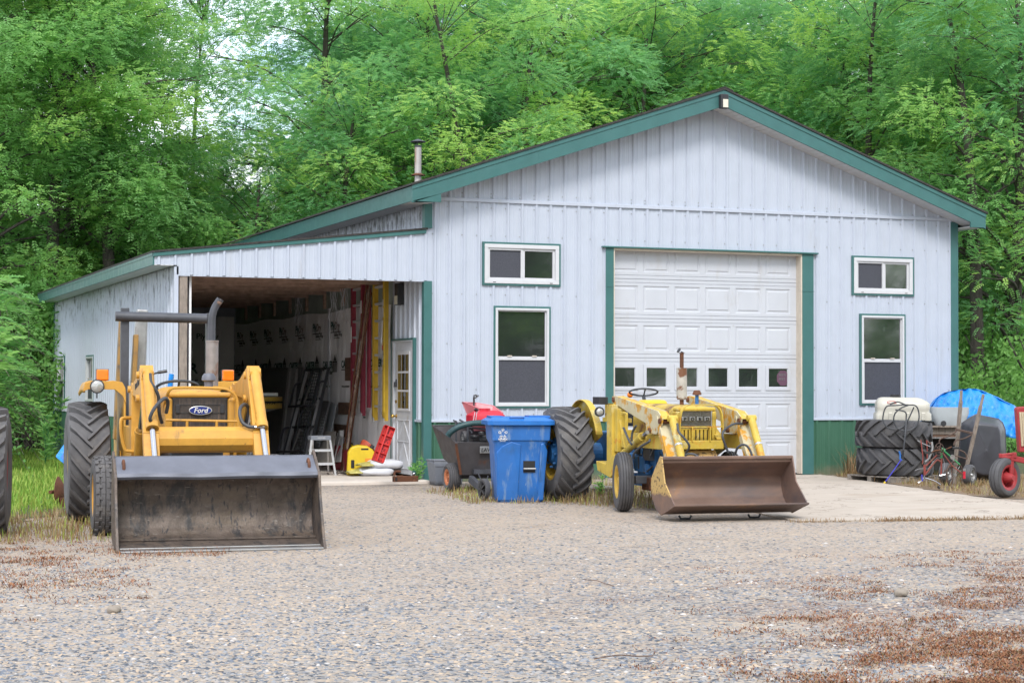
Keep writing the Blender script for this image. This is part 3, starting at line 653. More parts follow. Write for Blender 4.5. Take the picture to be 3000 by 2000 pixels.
def rim_mb(c, rim, w, hub=.1, ax=1, dish=.12, bolts=6, hubr=.06):
    """disc wheel: flange, well and dished centre; ax=-1/+1 is the outer side along x"""
    c = Vector(c); m = MB(); s = ax
    m.lathe([(rim+.004,.42*w*s),(rim+.012,.45*w*s),(rim-.012,.44*w*s),(rim-.03,.34*w*s),(rim-.035,(.42*w-dish)*s),(rim*.55,(.42*w-dish*.8)*s),(hubr*1.3,(.42*w-dish*.75)*s),(hubr,(.42*w-dish*.4)*s),(hubr*.8,(.42*w-dish*.2)*s),(.001,(.42*w-dish*.18)*s)], c, (1,0,0), 40)
    m.lathe([(rim+.004,-.42*w*s),(rim+.012,-.45*w*s),(rim-.012,-.44*w*s),(rim-.03,-.3*w*s),(rim-.035,(.42*w-dish)*s)], c, (1,0,0), 40)
    for k in range(bolts):
        a = 2*PI*k/bolts; p = c + Vector(((.42*w-dish*.78)*s, math.cos(a)*hubr*1.7, math.sin(a)*hubr*1.7)); m.cyl(p, p + Vector((.02*s,0,0)), .012, 6)
    return m
def wheel(parent, tmb, tm, rmb, rmat, label=None):
    r = rmb.build('wheel', rmat, parent, smooth=True); t = tmb.build('tyre', tm, r, smooth=True, ang=35)
    return r
def arcpts(c, r, a0, a1, n, u, v):
    c = Vector(c); u = Vector(u); v = Vector(v)
    return [c + u*r*math.cos(a0+(a1-a0)*i/n) + v*r*math.sin(a0+(a1-a0)*i/n) for i in range(n+1)]
def spline(pts, n=6):
    pts = [Vector(p) for p in pts]; P = [pts[0]] + pts + [pts[-1]]; o = []
    for i in range(1, len(P)-2):
        for k in range(n):
            t = k/n; a, b, c, d = P[i-1], P[i], P[i+1], P[i+2]
            o.append(.5*((2*b) + (c-a)*t + (2*a-5*b+4*c-d)*t*t + (3*b-a-3*c+d)*t**3))
    o.append(pts[-1]); return o
def yz(poly, x): return [(x, p[0], p[1]) for p in poly]
def plate(poly, x0, x1): return MB().prism(yz(poly, x0), (x1-x0,0,0))
def hose(pts, r=.016, n=8): return MB().tube(spline(pts, 6), r, n)

# ================================================================ YELLOW-ORANGE TRACTOR LOADER (LEFT)
T1 = thing('tractor_loader', 'orange yellow tractor with roll bar, oval badge and wide dark grey loader bucket', 'tractor', (-5.05, -7.2, 0))
def tractor_left():
    Y = MT['cat']; xc = -5.05
    wheel(T1, ag_tyre((-5.93,-6.15,.615), .622, .33, .40, 22, .04, .40), MT['tyred'], rim_mb((-5.93,-6.15,.615), .33, .40, ax=-1, dish=.2), MT['yrim'])
    wheel(T1, ag_tyre((-4.31,-6.15,.615), .622, .33, .36, 22, .04, .40), MT['tyred'], rim_mb((-4.31,-6.15,.615), .33, .36, ax=1, dish=.2), MT['yrim'])
    def zigtyre(c):
        m = rib_tyre(c, .372, .2, .21, 4)
        for k in range(44):
            a = 2*PI*k/44
            for x0, x1 in ((-.075,-.045),(-.02,.02),(.045,.075)):
                xm = x0 if k % 2 else x1; p = Vector(c) + Vector((xm, -.37*math.cos(a), .37*math.sin(a)))
                m.box(p, (.03, .03, .012), Matrix.Rotation(-a, 3, 'X') @ Matrix.Rotation(PI/2, 3, 'X'))
        return m
    wheel(T1, zigtyre((-5.88,-7.95,.368)), MT['tyred'], rim_mb((-5.88,-7.95,.368), .2, .21, ax=-1, dish=.05), MT['cat'])
    wheel(T1, zigtyre((-4.32,-7.95,.368)), MT['tyred'], rim_mb((-4.32,-7.95,.368), .2, .21, ax=1, dish=.05), MT['cat'])
    m = MB(); m.bar((-5.8,-7.95,.36), (-4.35,-7.95,.36), .12, .14); m.build('front_axle', MT['black'], T1, bevel=.01)
    m = MB(); m.bx(-5.3,-4.8,-8.3,-5.9,.42,.95); m.bx(-5.22,-4.88,-6.6,-5.5,.35,.85); m.build('engine_block', MT['black'], T1, bevel=.02)
    m = MB(); m.cyl((-5.6,-6.15,.615),(-4.4,-6.15,.615),.11,16); m.build('rear_axle', MT['cat'], T1, smooth=True)
    # bucket
    xa, xb = -5.89, -4.13
    prof = [(-9.36,.79),(-9.60,.665),(-9.635,.65),(-9.645,.62),(-9.62,.597),(-9.45,.60),(-9.375,.52),(-9.335,.38),(-9.33,.27),(-9.36,.17),(-9.42,.10),(-9.50,.065),(-9.92,.012)]
    outer = [(-9.94,.0),(-9.5,.04),(-9.40,.08),(-9.335,.15),(-9.31,.27),(-9.315,.4),(-9.34,.6)]
    m = MB(); n = 40
    def inner(u, v):
        t = v*(len(prof)-1); i = min(int(t), len(prof)-2); f = t-i; a, b = prof[i], prof[i+1]
        yy = a[0]+(b[0]-a[0])*f; zz = a[1]+(b[1]-a[1])*f; x = xa+.012+(xb-xa-.024)*u
        if 1.2 < t < 4.6: zz += .005*math.sin(u*9+1)*math.sin(u*4); yy += .005*math.sin(u*7)
        return (x, yy + .004*math.sin(u*31+v*11), zz)
    nv = (len(prof)-1)*3
    # split at the lip: up-facing light is painted into the paler top plate
    def sub(v0, v1): return lambda u, v: inner(u, v0+(v1-v0)*v)
    k = 4/(len(prof)-1)
    mi = MB(); mi.grid(sub(k, 1), 50, 34); bk = mi.build('loader_bucket', MT['bucket'], T1, smooth=True)
    mo = MB(); mo.grid(lambda u, v: (xa+.012+(xb-xa-.024)*u, *[(lambda a, b, f: (a[0]+(b[0]-a[0])*f, a[1]+(b[1]-a[1])*f))(outer[min(int(v*6),5)], outer[min(int(v*6),5)+1], v*6-min(int(v*6),5))][0]), 2, 12); mo.build('bucket_back', MT['bucket'], bk, smooth=True)
    mt_ = MB(); mt_.grid(sub(0, k), 50, 12); mt_.bx(xa+.012, xb-.012, -9.37, -9.352, .60, .79); mt_.build('bucket_top_plate', MT['bucketlip'], bk, smooth=True)
    side = [(-9.345,.835),(-9.40,.80),(-9.665,.62),(-9.70,.45),(-9.90,.06),(-9.955,.0),(-9.5,.03),(-9.40,.07),(-9.33,.15),(-9.305,.3),(-9.32,.6)]
    for x in (xa, xb): plate(side, x-.012, x+.012).build('side_plate', MT['bucket'], bk, bevel=.004)
    m = MB(); m.bx(xa+.02, xb-.02, -10.0, -9.84, .0, .016); m.bx(xa+.02, xb-.02, -9.845, -9.80, .012, .03); m.build('cutting_edge', MT['steel'], bk, bevel=.004)
    m = MB(); m.bx(xa+.013, xb-.013, -9.56, -9.54, .07, .083); m.build('weld_rib', MT['bucket'], bk)
    for x in (xa+.075, xb-.075):
        m = MB(); m.tube([(x,-9.47,.72),(x,-9.505,.755),(x,-9.545,.735),(x,-9.56,.70),(x,-9.555,.655)], .014, 8); m.build('chain_hook', MT['rust'], bk, smooth=True)
    # loader arms
    arm = [(-7.40,1.385),(-7.52,1.43),(-7.63,1.412),(-8.05,1.47),(-8.44,1.565),(-8.60,1.565),(-8.66,1.47),(-8.62,1.30),(-8.48,1.245),(-8.38,1.25),(-8.2,1.29),(-7.64,1.312),(-7.46,1.30)]
    for sx in (-1, 1):
        x0 = xc + sx*.49; xo = x0 + sx*.055; xi = x0 - sx*.055
        a = plate(arm, min(xo, xo-sx*.014), max(xo, xo-sx*.014)).build('loader_arm', Y, T1, bevel=.003)
        plate(arm, min(xi, xi+sx*.014), max(xi, xi+sx*.014)).build('inner_arm_plate', Y, a, bevel=.003)
        m = MB(); m.bar((x0,-7.55,1.36),(x0,-8.5,1.46),.09,.06); m.build('arm_web', Y, a)
        for y, z in ((-8.45,1.50),(-7.48,1.365),(-8.42,1.285)): MB().cyl((xo-sx*.13,y,z),(xo+sx*.03,y,z),.034,14).build('pivot_pin', Y, a, smooth=True)
        l = MB(); l.bar((x0,-8.50,1.56),(x0 + sx*.0,-9.02,.95),.10,.12,(1,0,0),.10,.14); l.bar((x0,-9.0,.97),(x0,-9.28,.45),.10,.14,(1,0,0)); l.build('loader_leg', Y, T1, bevel=.006)
        c = MB(); p0 = Vector((x0,-8.66,1.53)); p1 = Vector((x0+.01,-9.06,1.02)); p2 = Vector((x0+.02,-9.36,.62))
        c.cyl(p0, p1, .046, 18); c.cyl(p0+(p1-p0)*.9, p1, .058, 18); c.cyl(p0-Vector((.05,0,0)), p0+Vector((.05,0,0)), .04, 14); cy = c.build('tilt_cylinder', Y, T1, smooth=True)
        MB().cyl(p1, p2, .026, 16).build('chrome_rod', MT['chrome'], cy, smooth=True)
        m = MB(); m.bx(x0-.065, x0+.065, -7.68, -7.42, .40, 1.36); m.build('loader_tower', Y, T1, bevel=.008)
        c = MB(); q0 = Vector((x0-sx*.0+.09*0,-8.40,1.29)); q1 = Vector((x0,-8.0,.98)); q2 = Vector((x0,-7.62,.5))
        c.cyl(q2, q1, .05, 16); c.cyl(q1+(q2-q1)*.06, q1, .06, 16); lc = c.build('lift_cylinder', Y, T1, smooth=True); MB().cyl(q1, q0, .03, 14).build('chrome_rod', MT['chrome'], lc, smooth=True)
    # torque plate between the arms
    tp = [(-8.92,1.035),(-8.99,1.03),(-9.03,1.0),(-9.05,.93),(-9.045,.87),(-9.0,.82),(-8.93,.798),(-8.91,.81),(-8.91,1.02)]
    plate(tp, -5.49, -4.60).build('torque_plate', Y, T1, bevel=.004)
    # lettering on the near arm
    m = MB(); xo = xc-.49-.055-.0015
    bx0 = -7.95
    m.bx(xo-.001, xo+.001, -8.02, -7.98, 1.36, 1.42); m.bx(xo-.001, xo+.001, -8.29, -8.22, 1.39, 1.46)
    m.add(*text_mb('FORD', .075, (xo, -8.03, 1.365), (0,-1,.12), (0,0,1), .001)); m.add(*text_mb('340B', .075, (xo, -8.30, 1.395), (0,-1,.12), (0,0,1), .001)); m.build('lettering', MT['ink'], T1)
    # hood and nose
    h = MB(); hw = .315
    ys = [-8.50,-8.46,-8.3,-7.9,-7.4,-7.05]
    def hood(u, v):
        t = v*(len(ys)-1); i = min(int(t), len(ys)-2); y = ys[i]+(ys[i+1]-ys[i])*(t-i)
        inset = .0 if v > .15 else .03*(1-v/.15)
        top = 1.345 - inset + .05*v; a = PI*u
        px = math.copysign(abs(math.cos(a))**.42, math.cos(a)); pz = abs(math.sin(a))**.42
        return (xc - (hw-inset*.6)*px, y, .92 + (top-.92)*pz)
    h.grid(hood, 28, 12); hd = h.build('hood', Y, T1, smooth=True, ang=60)
    m = MB()   # nose surround: frame with thickness
    ox = .325
    m.bx(xc-ox, xc-.253, -8.575, -8.44, .92, 1.29); m.bx(xc+.253, xc+ox, -8.575, -8.44, .92, 1.29); m.bx(xc-.29, xc+.29, -8.57, -8.44, 1.292, 1.343); m.build('grille_surround', Y, hd, bevel=.028, seg=3)
    m = MB(); m.bx(xc-.262, xc+.262, -8.555, -8.45, .93, 1.302); m.build('grille_frame', MT['plastic'], hd, bevel=.02)
    m = MB()
    for k in range(12): m.bx(xc-.235+k*.0395, xc-.20+k*.0395, -8.5575, -8.552, .96, 1.285)
    gr = m.build('grille', MT['grillm'], hd)
    m = MB(); m.bx(xc-.22, xc+.22, -8.566, -8.558, 1.15, 1.155); m.bx(xc-.22, xc+.22, -8.566, -8.558, 1.225, 1.23); m.bx(xc-.225, xc-.185, -8.575, -8.558, 1.15, 1.23); m.bx(xc+.185, xc+.225, -8.575, -8.558, 1.15, 1.23); m.build('badge_bracket', MT['plastic'], hd, bevel=.003)
    lc = Vector((-5.05,-8.59,1.175))
    def oval(a, b, t, y): 
        return MB().prism([(lc.x+a*math.cos(2*PI*i/32), y, lc.z+b*math.sin(2*PI*i/32)) for i in range(32)], (0,t,0))
    bd = oval(.108,.043,.014,lc.y).build('badge', MT['silver'], hd, bevel=.003); oval(.098,.035,.004,lc.y-.003).build('badge_field', MT['logo'], bd)
    m = MB(); m.add(*text_mb('Ford', .066, (lc.x, lc.y-.006, lc.z-.02), (1,0,0), (0,0,1), .001, shear=.25, align='CENTER', bold=.001)); m.build('badge_lettering', MT['inkw'], bd)
    # brush guard
    g = MB(); yg = -8.66
    g.tube(spline([(xc-.3,-8.3,1.15),(xc-.32,-8.55,1.24),(xc-.29,yg,1.36),(xc-.2,yg,1.385),(xc+.15,yg,1.38),(xc+.26,yg,1.355),(xc+.325,yg,1.28),(xc+.335,yg,1.1),(xc+.335,yg,.85)], 6), .013, 8)
    g.tube([(xc-.325,yg,1.09),(xc+.335,yg,1.075)], .012, 8)
    for x in (xc-.13, xc+.14): g.tube([(x,yg,1.08),(x,yg,.85)], .013, 8)
    g.build('brush_guard', MT['cat'], T1, smooth=True)
    # exhaust
    ex = (-4.825,-7.6)
    m = MB(); m.cyl((*ex,1.40),(*ex,1.83),.061,20); m.cyl((*ex,1.83),(*ex,1.845),.066,20); mf = m.build('muffler', MT['muff'], T1, smooth=True)
    m = MB(); pts = spline([(ex[0]-.005,ex[1],1.84),(ex[0]-.005,ex[1],2.0),(ex[0]+.002,ex[1],2.10),(ex[0]+.03,ex[1],2.18),(ex[0]+.075,ex[1]-.02,2.25)], 5); m.tube(pts, .036, 16, caps=False); m.build('exhaust_stack', MT['black'], mf, smooth=True)
    pl = pts[-1]; m = MB(); m.ball(pl - Vector((.015,0,.03)), .032, 12, 6); m.build('stack_mouth', MT['muff'], mf, smooth=True)
    pc = (-4.905,-8.0)
    m = MB(); m.cyl((*pc,1.33),(*pc,1.45),.042,14); m.lathe([(.045,.0),(.068,.01),(.064,.05),(.045,.075),(.001,.078)], (*pc,1.445), (0,0,1), 18); m.build('air_precleaner', MT['bucketlip'], T1, smooth=True)
    # roll bar
    m = MB(); m.bx(-5.587,-5.502,-6.06,-5.94,.85,2.215); rp = m.build('roll_bar_post', MT['black'], T1, bevel=.006)
    m = MB(); m.bx(-4.697,-4.612,-6.06,-5.94,.85,2.17); m.build('roll_bar_post', MT['black'], T1, bevel=.006)
    m = MB(); m.cyl((-5.647,-6.07,2.125),(-4.699,-6.07,2.112),.052,20); m.build('roll_bar_crosspiece', MT['black'], T1, smooth=True)
    # steering
    sc = Vector((-5.08,-6.85,1.385)); R = Matrix.Rotation(math.radians(-18), 3, 'X')
    m = MB(); m.tube([sc + R @ Vector((.21*math.cos(2*PI*i/28), .21*math.sin(2*PI*i/28), 0)) for i in range(28)], .015, 8, closed=True)
    for a in (.5, 2.6, 4.7): m.cyl(sc+R@Vector((0,0,-.05)), sc + R @ Vector((.205*math.cos(a), .205*math.sin(a), 0)), .012, 6)
    m.cyl(sc+R@Vector((0,0,-.03)), sc+R@Vector((0,0,-.3)), .03, 10); m.ball(sc+R@Vector((0,0,-.045)), .04, 10, 6); m.build('steering_wheel', MT['rub'], T1, smooth=True)
    m = MB(); m.bx(xc-.22, xc+.2, -7.25, -6.95, 1.0, 1.375); m.build('dash_cowl', Y, T1, bevel=.03, seg=3)
    m = MB(); m.bx(-5.24,-4.82,-6.3,-5.95,1.0,1.18); m.bx(-5.24,-4.82,-6.0,-5.88,1.1,1.36); m.build('seat', MT['plastic'], T1, bevel=.04, seg=3)
    m = MB(); m.tube(spline([(-5.34,-6.7,1.2),(-5.345,-6.75,1.48),(-5.33,-6.78,1.515),(-5.24,-6.8,1.54)], 5), .009, 6); m.tube([(-5.27,-6.8,1.535),(-5.18,-6.8,1.55)], .016, 8); m.build('control_lever', MT['plastic'], T1, smooth=True)
    # fenders
    for sx in (-1, 1):
        xo = -5.97 if sx < 0 else -4.3; xi = -5.58 if sx < 0 else -4.7
        m = MB(); tt = [(xi,1.30),(xi, 1.36),(xi+sx*.05,1.425),(xi+sx*.12,1.44),(xo-sx*.06,1.445),(xo,1.425),(xo+sx*.02,1.36),(xo+sx*.01,1.33)]
        m.grid(lambda u, v: (tt[min(int(u*7+1e-6),6)][0]*(1-(u*7-min(int(u*7+1e-6),6)))+tt[min(int(u*7+1e-6),6)+1][0]*(u*7-min(int(u*7+1e-6),6)), -6.58+v*1.0, tt[min(int(u*7+1e-6),6)][1]*(1-(u*7-min(int(u*7+1e-6),6)))+tt[min(int(u*7+1e-6),6)+1][1]*(u*7-min(int(u*7+1e-6),6)) - .10*max(0,(v-.6))), 7, 6)
        f = m.build('fender', Y, T1, smooth=True, solid=.012, ang=50)
        m = MB(); m.bx(xi-.012, xi+.012, -6.56, -5.6, .62, 1.36); m.build('fender_skirt', Y, f, bevel=.01)
        m = MB(); m.prism([(xo+sx*.03,-6.6,1.34),(xo+sx*.01,-6.6,1.43),(xi+sx*.12,-6.6,1.452),(xi+sx*.03,-6.6,1.435),(xi-sx*.0,-6.6,1.38),(xi-sx*.01,-6.6,1.22),(xi+sx*.03,-6.6,1.30),(xi+sx*.1,-6.6,1.36),(xo-sx*.03,-6.6,1.365)], (0,.014,0)); m.build('fender_lip', Y, f, bevel=.003)
        bx_ = -5.80 if sx < 0 else -4.52
        m = MB(); m.bx(bx_-.06, bx_+.06, -6.5, -6.42, 1.455, 1.565); bc = m.build('amber_lamp', MT['orange'], T1, bevel=.014, seg=3)
        m = MB(); m.bx(bx_-.04, bx_+.04, -6.48, -6.44, 1.43, 1.456); m.bx(bx_-.064, bx_+.064, -6.455, -6.415, 1.452, 1.57); m.build('lamp_base', MT['plastic'], bc, bevel=.005)
    p = atY(z1(562,552), -6.62) + Vector((-.14,0,0))
    m = MB(); m.lathe([(.001,-.02),(.04,-.016),(.06,-.004),(.064,.0)], p, (0,1,0), 24); hl = m.build('headlamp', MT['lens'], T1, smooth=True)
    m = MB(); m.lathe([(.062,-.006),(.072,-.004),(.072,.03),(.04,.07),(.001,.075)], p, (0,1,0), 24); m.cyl(p+Vector((0,.04,-.07)), p+Vector((0,.04,-.12)), .008, 6); m.build('lamp_housing', MT['plastic'], hl, smooth=True)
    # grab rail and step, side tank, frame
    m = MB(); x = -5.63; m.tube(spline([(-5.58,-7.62,1.09),(x-.05,-7.7,1.09),(x-.075,-7.72,1.06),(x-.07,-7.72,.93),(x-.04,-7.72,.80),(x+.0,-7.72,.775),(-5.5,-7.7,.765)], 5), .017, 8); m.build('grab_rail', Y, T1, smooth=True)
    m = MB(); m.bx(-5.47,-4.6,-7.6,-7.2,.45,.62); m.bx(-5.60,-5.40,-7.42,-6.7,.62,1.0); m.build('frame', Y, T1, bevel=.01)
    m = MB(); m.bx(-5.52,-5.42,-7.2,-6.75,1.0,1.22); m.cyl((-5.5,-7.1,.9),(-5.38,-7.1,.9),.05,10); m.build('valve_block', MT['black'], T1, bevel=.01)
    # backhoe boom behind the roll bar
    m = MB(); a0 = atY(z1(768,560), -4.7)-Vector((.29,0,0)); a1 = atY(z1(808,110), -4.7)-Vector((.29,0,0)); m.bar(a0-Vector((.02,0,.6)), a1, .20, .16, (0,1,0), .125, .14); m.build('backhoe_dipper', MT['steel'], T1, bevel=.02, seg=3)
    b0 = atY(z1(668,700), -4.9)-Vector((.29,0,0)); b1 = atY(z1(703,150), -4.9)-Vector((.29,0,0)); m = MB(); m.bar(b0-Vector((0,0,.3)), b1, .06, .2, (0,1,0)); m.bar(b0+Vector((.16,0,-.4)), b1+Vector((.15,0,-.2)), .05, .2, (0,1,0)); m.build('backhoe_boom', surf('worn_brown_boom', (.36,.2,.05), .6, layers=(((.12,.09,.07), 4, .5, .65),)), T1, bevel=.01)
    m = MB(); m.bx(-5.55,-4.4,-5.2,-4.6,.4,.95); m.build('backhoe_frame', Y, T1, bevel=.03)
    # hydraulic hoses
    Zq = lambda x, y, Yp: T1.location + Matrix.Rotation(math.radians(5), 3, 'Z') @ (atY(z1(x, y), Yp) - T1.location) - Vector((.09,0,0))
    for pts in ([Zq(862,480,-8.68),Zq(868,530,-8.74),Zq(895,570,-8.76),Zq(912,620,-8.74),Zq(915,700,-8.7),Zq(930,760,-8.6)],
                [Zq(875,760,-9.0),Zq(862,735,-9.05),Zq(885,680,-9.05),Zq(930,630,-8.95),Zq(955,622,-8.9),Zq(965,650,-8.85),Zq(955,705,-8.8)],
                [Zq(1472,510,-8.7),Zq(1470,550,-8.75),Zq(1474,580,-8.75),Zq(1462,630,-8.75),Zq(1448,690,-8.7)],
                [Zq(1432,705,-8.75),Zq(1425,670,-8.8),Zq(1405,655,-8.85),Zq(1382,675,-8.95),Zq(1378,715,-9.0),Zq(1395,760,-9.05),Zq(1430,782,-9.08),Zq(1465,785,-9.1)]):
        hose(pts, .0165).build('hydraulic_hose', MT['rub'], T1, smooth=True)
    MB().cyl(Zq(1462,785,-9.1), Zq(1520,782,-9.12), .012, 8).build('hydraulic_pipe', MT['silver'], T1, smooth=True)
    m = MB(); m.bx(-5.50,-5.47,-8.0,-7.7,.9,.99); m.build('warning_label', MT['yel'], T1)
tractor_left()
T1.rotation_euler.z = math.radians(-5); T1.location.x += .09

# ================================================================ OLD YELLOW AND BLUE TRACTOR LOADER (MIDDLE)
T2 = thing('tractor_loader', 'old faded yellow tractor with blue engine, rusty muffler and brown empty loader bucket', 'tractor', (.76, -7.2, 0))
def tractor_right():
    xc = .765; g = .0; RI = Matrix.Rotation(math.radians(5), 3, 'Z'); inv = lambda p: T2.location + RI @ (p - T2.location); OY = MT['oldyel']; PE = MT['peel']
    w0 = wheel(T2, ag_tyre((.045,-4.6,.575+g), .58, .31, .42, 20, .045, .44), MT['tyred'], rim_mb((.045,-4.6,.575+g), .31, .42, ax=-1, dish=.10), MT['yrim'])
    m = MB(); m.lathe([(.001,-.20),(.10,-.195),(.13,-.16),(.19,-.13),(.235,-.06),(.24,.04)], (.045,-4.6,.575+g), (1,0,0), 28)
    for k in range(8): a = 2*PI*k/8; m.cyl((-.145,-4.6+.16*math.cos(a),.575+.16*math.sin(a)),(-.11,-4.6+.16*math.cos(a),.575+.16*math.sin(a)),.016,6)
    m.build('hub', MT['blue'], w0, smooth=True)
    wheel(T2, ag_tyre((1.48,-4.6,.575+g), .58, .31, .42, 20, .045, .44), MT['tyred'], rim_mb((1.48,-4.6,.575+g), .31, .42, ax=1, dish=.10), MT['yrim'])
    for x, sx in ((.075,-1),(1.37,1)):                       # front wheels turned a little to the left
        S = Matrix.Translation((x,-6.65,.335)) @ Matrix.Rotation(math.radians(-11), 4, 'Z')
        t, r = rib_tyre((0,0,0), .335, .18, .165, 5), rim_mb((0,0,0), .18, .165, ax=sx, dish=.05)
        for q in (t, r): q.v = [tuple(S @ Vector(v)) for v in q.v]
        wheel(T2, t, MT['tyre'], r, MT['yrim'])
    # engine and transmission
    m = MB(); m.bx(.50,1.0,-6.85,-5.95,.34,.80); m.bx(.56,.94,-6.7,-5.2,.24,.36); m.bx(.44,.5,-6.35,-6.0,.42,.60); m.bx(.55,.6,-6.5,-6.05,.55,.72); m.cyl((.52,-6.35,.5),(.52,-6.1,.5),.05,12); m.bx(.53,.6,-6.8,-6.6,.42,.62)
    for k in range(5): m.cyl((.56,-6.75+k*.16,.74),(.545,-6.75+k*.16,.74),.03,10)
    m.build('engine_block', MT['blue'], T2, bevel=.012)
    m = MB(); m.bx(.44,.505,-6.52,-6.30,.56,.72); m.cyl((.47,-6.16,.45),(.47,-6.16,.60),.038,12); m.cyl((.47,-6.62,.70),(.47,-6.05,.74),.02,8); m.bx(.46,.505,-6.1,-5.96,.62,.78); m.tube(spline([(.47,-6.55,.5),(.44,-6.45,.44),(.45,-6.3,.42),(.48,-6.2,.5)], 4), .012, 6); m.build('engine_fittings', MT['black'], T2, bevel=.006)
    m = MB(); m.cyl((.46,-6.42,.40),(.46,-6.42,.52),.035,12); m.bx(.47,.505,-6.34,-6.2,.44,.5); m.cyl((.44,-6.24,.66),(.5,-6.24,.66),.03,12); m.build('oil_filter', MT['blue'], T2, bevel=.006)
    for k in range(4): MB().tube(spline([(.49,-6.62+k*.13,.76),(.455,-6.6+k*.13,.70),(.45,-6.52+k*.1,.62)], 4), .007, 5).build('fuel_line', MT['steel'], T2, smooth=True)
    m = MB(); m.bx(.50,.58,-6.78,-6.55,.40,.66); m.build('engine_side_cover', MT['blue'], T2, bevel=.02)
    m = MB(); m.bx(.60,.92,-5.95,-5.1,.42,.82); m.cyl((.5,-5.45,.62),(.64,-5.45,.62),.09,14); m.bx(.52,.62,-5.8,-5.5,.62,.76); m.cyl((.55,-5.9,.58),(.55,-5.25,.58),.055,12); m.build('transmission', MT['blue'], T2, bevel=.02)
    m = MB(); m.cyl((.2,-4.6,.575),(1.33,-4.6,.575),.13,18); m.bx(.5,1.03,-5.15,-4.45,.42,.85); m.build('rear_axle', MT['blue'], T2, bevel=.02)
    m = MB(); m.bx(.60,.93,-7.0,-6.87,.50,.84); m.build('radiator', MT['black'], T2, bevel=.006)
    m = MB(); m.bx(.2,1.3,-6.72,-6.6,.31,.40); m.build('front_axle', MT['black'], T2, bevel=.01)
    m = MB(); m.bx(.33,.62,-6.83,-6.55,.235,.385); m.build('axle_bracket', MT['rust'], T2, bevel=.015)
    # hood
    h = MB(); ys = [-7.12,-7.09,-7.0,-6.7,-6.2,-5.75]
    def hood(u, v):
        t = v*5; i = min(int(t), 4); y = ys[i]+(ys[i+1]-ys[i])*(t-i); ins = .035*max(0, 1-v/.18); a = PI*u
        px = math.copysign(abs(math.cos(a))**.4, math.cos(a)); pz = abs(math.sin(a))**.4
        return (xc-(.245-ins*.5)*px, y, .80+(1.185-ins+.02*v-.80)*pz)
    h.grid(hood, 26, 12); hd = h.build('hood', MT['hoodrust'], T2, smooth=True, ang=60)
    m = MB(); m.bx(.53,.56,-6.75,-5.75,.87,1.05); m.build('hood_side_panel', OY, hd, bevel=.008)
    y0 = -7.135
    m = MB(); m.bx(xc-.24,xc-.19,y0,-7.0,.80,1.13); m.bx(xc+.19,xc+.24,y0,-7.0,.80,1.13); m.bx(xc-.235,xc+.235,y0+.002,-7.0,1.13,1.175); m.build('grille_surround', OY, hd, bevel=.018, seg=3)
    m = MB(); m.bx(xc-.192,xc+.192,y0+.03,y0+.05,.965,1.135); gm = m.build('grille', MT['mesh'], hd)
    m = MB()
    for i in range(24):
        for s in (1,-1):
            x = xc-.185+i*.016; m.bar((x,y0+.028,.972),(x+s*.0,y0+.028,1.128),.003,.003)
    for j in range(10): m.bar((xc-.188,y0+.026,.975+j*.0165),(xc+.188,y0+.026,.975+j*.0165),.003,.003)
    m.build('grille_wires', MT['silver'], gm)
    m = MB(); m.bx(xc-.198,xc+.198,y0+.012,y0+.03,1.128,1.138); m.bx(xc+.182,xc+.198,y0+.012,y0+.03,.95,1.128); m.bx(xc-.198,xc-.182,y0+.012,y0+.03,.95,1.128); m.bx(xc-.182,xc+.182,y0+.012,y0+.03,.945,.963); m.build('grille_trim', MT['silver'], hd, bevel=.003)
    for i, ch in enumerate('FORD'):
        m = MB(); cx = xc-.135+i*.09; m.bx(cx-.034,cx+.034,y0+.008,y0+.024,1.02,1.068); lp = m.build('letter_block', MT['silver'], hd, bevel=.006)
        m = MB(); m.add(*text_mb(ch, .05, (cx,y0+.006,1.026), (1,0,0), (0,0,1), .0015, align='CENTER', bold=.002)); m.build('letter', MT['ink'], lp)
    m = MB()
    for k in range(8): m.bx(xc-.175+k*.046,xc-.145+k*.046,y0+.02,y0+.035,.80,.93)
    m.bx(xc-.19,xc+.19,y0+.02,y0+.035,.925,.945); m.build('lower_grille', OY, hd)
    m = MB(); m.bx(xc-.19,xc+.19,y0+.04,y0+.06,.6,.94); m.build('radiator_screen', MT['dark'], hd)
    m = MB()
    for k in range(8): m.bx(xc-.175+k*.046,xc-.145+k*.046,y0+.0,y0+.02,.655,.715)
    m.build('lower_slats', OY, hd)
    # bumper, guard hoop and weight
    m = MB(); m.bx(xc-.30,xc+.265,-7.28,-7.15,.715,.81); m.build('bumper', OY, T2, bevel=.006)
    m = MB(); yg = -7.27; P = spline([(xc-.26,yg,.80),(xc-.255,yg,1.0),(xc-.235,yg,1.13),(xc-.18,yg,1.19),(xc-.1,yg,1.203),(xc+.12,yg,1.203),(xc+.19,yg,1.185),(xc+.235,yg,1.12),(xc+.25,yg,1.0),(xc+.255,yg,.80)], 5)
    for a, b in zip(P[:-1], P[1:]): m.bar(a, b, .012, .055, (0,1,0))
    m.bx(xc-.25,xc+.25,yg-.02,yg+.02,.955,.967)
    for x in (xc-.11, xc+.10): m.bx(x-.006,x+.006,yg-.025,yg+.03,.80,.955); 
    m.bar((xc+.25,-7.22,.82),(xc+.25,-7.0,.95),.012,.08,(1,0,0)); gd = m.build('brush_guard', OY, T2)
    m = MB(); m.prism([(xc-.20,-7.2,.70),(xc+.20,-7.2,.70),(xc+.24,-7.25,.58),(xc+.22,-7.25,.46),(xc-.24,-7.25,.46),(xc-.24,-7.25,.58)], (0,.18,0)); m.build('front_weight', MT['chipyel'], T2, bevel=.01)
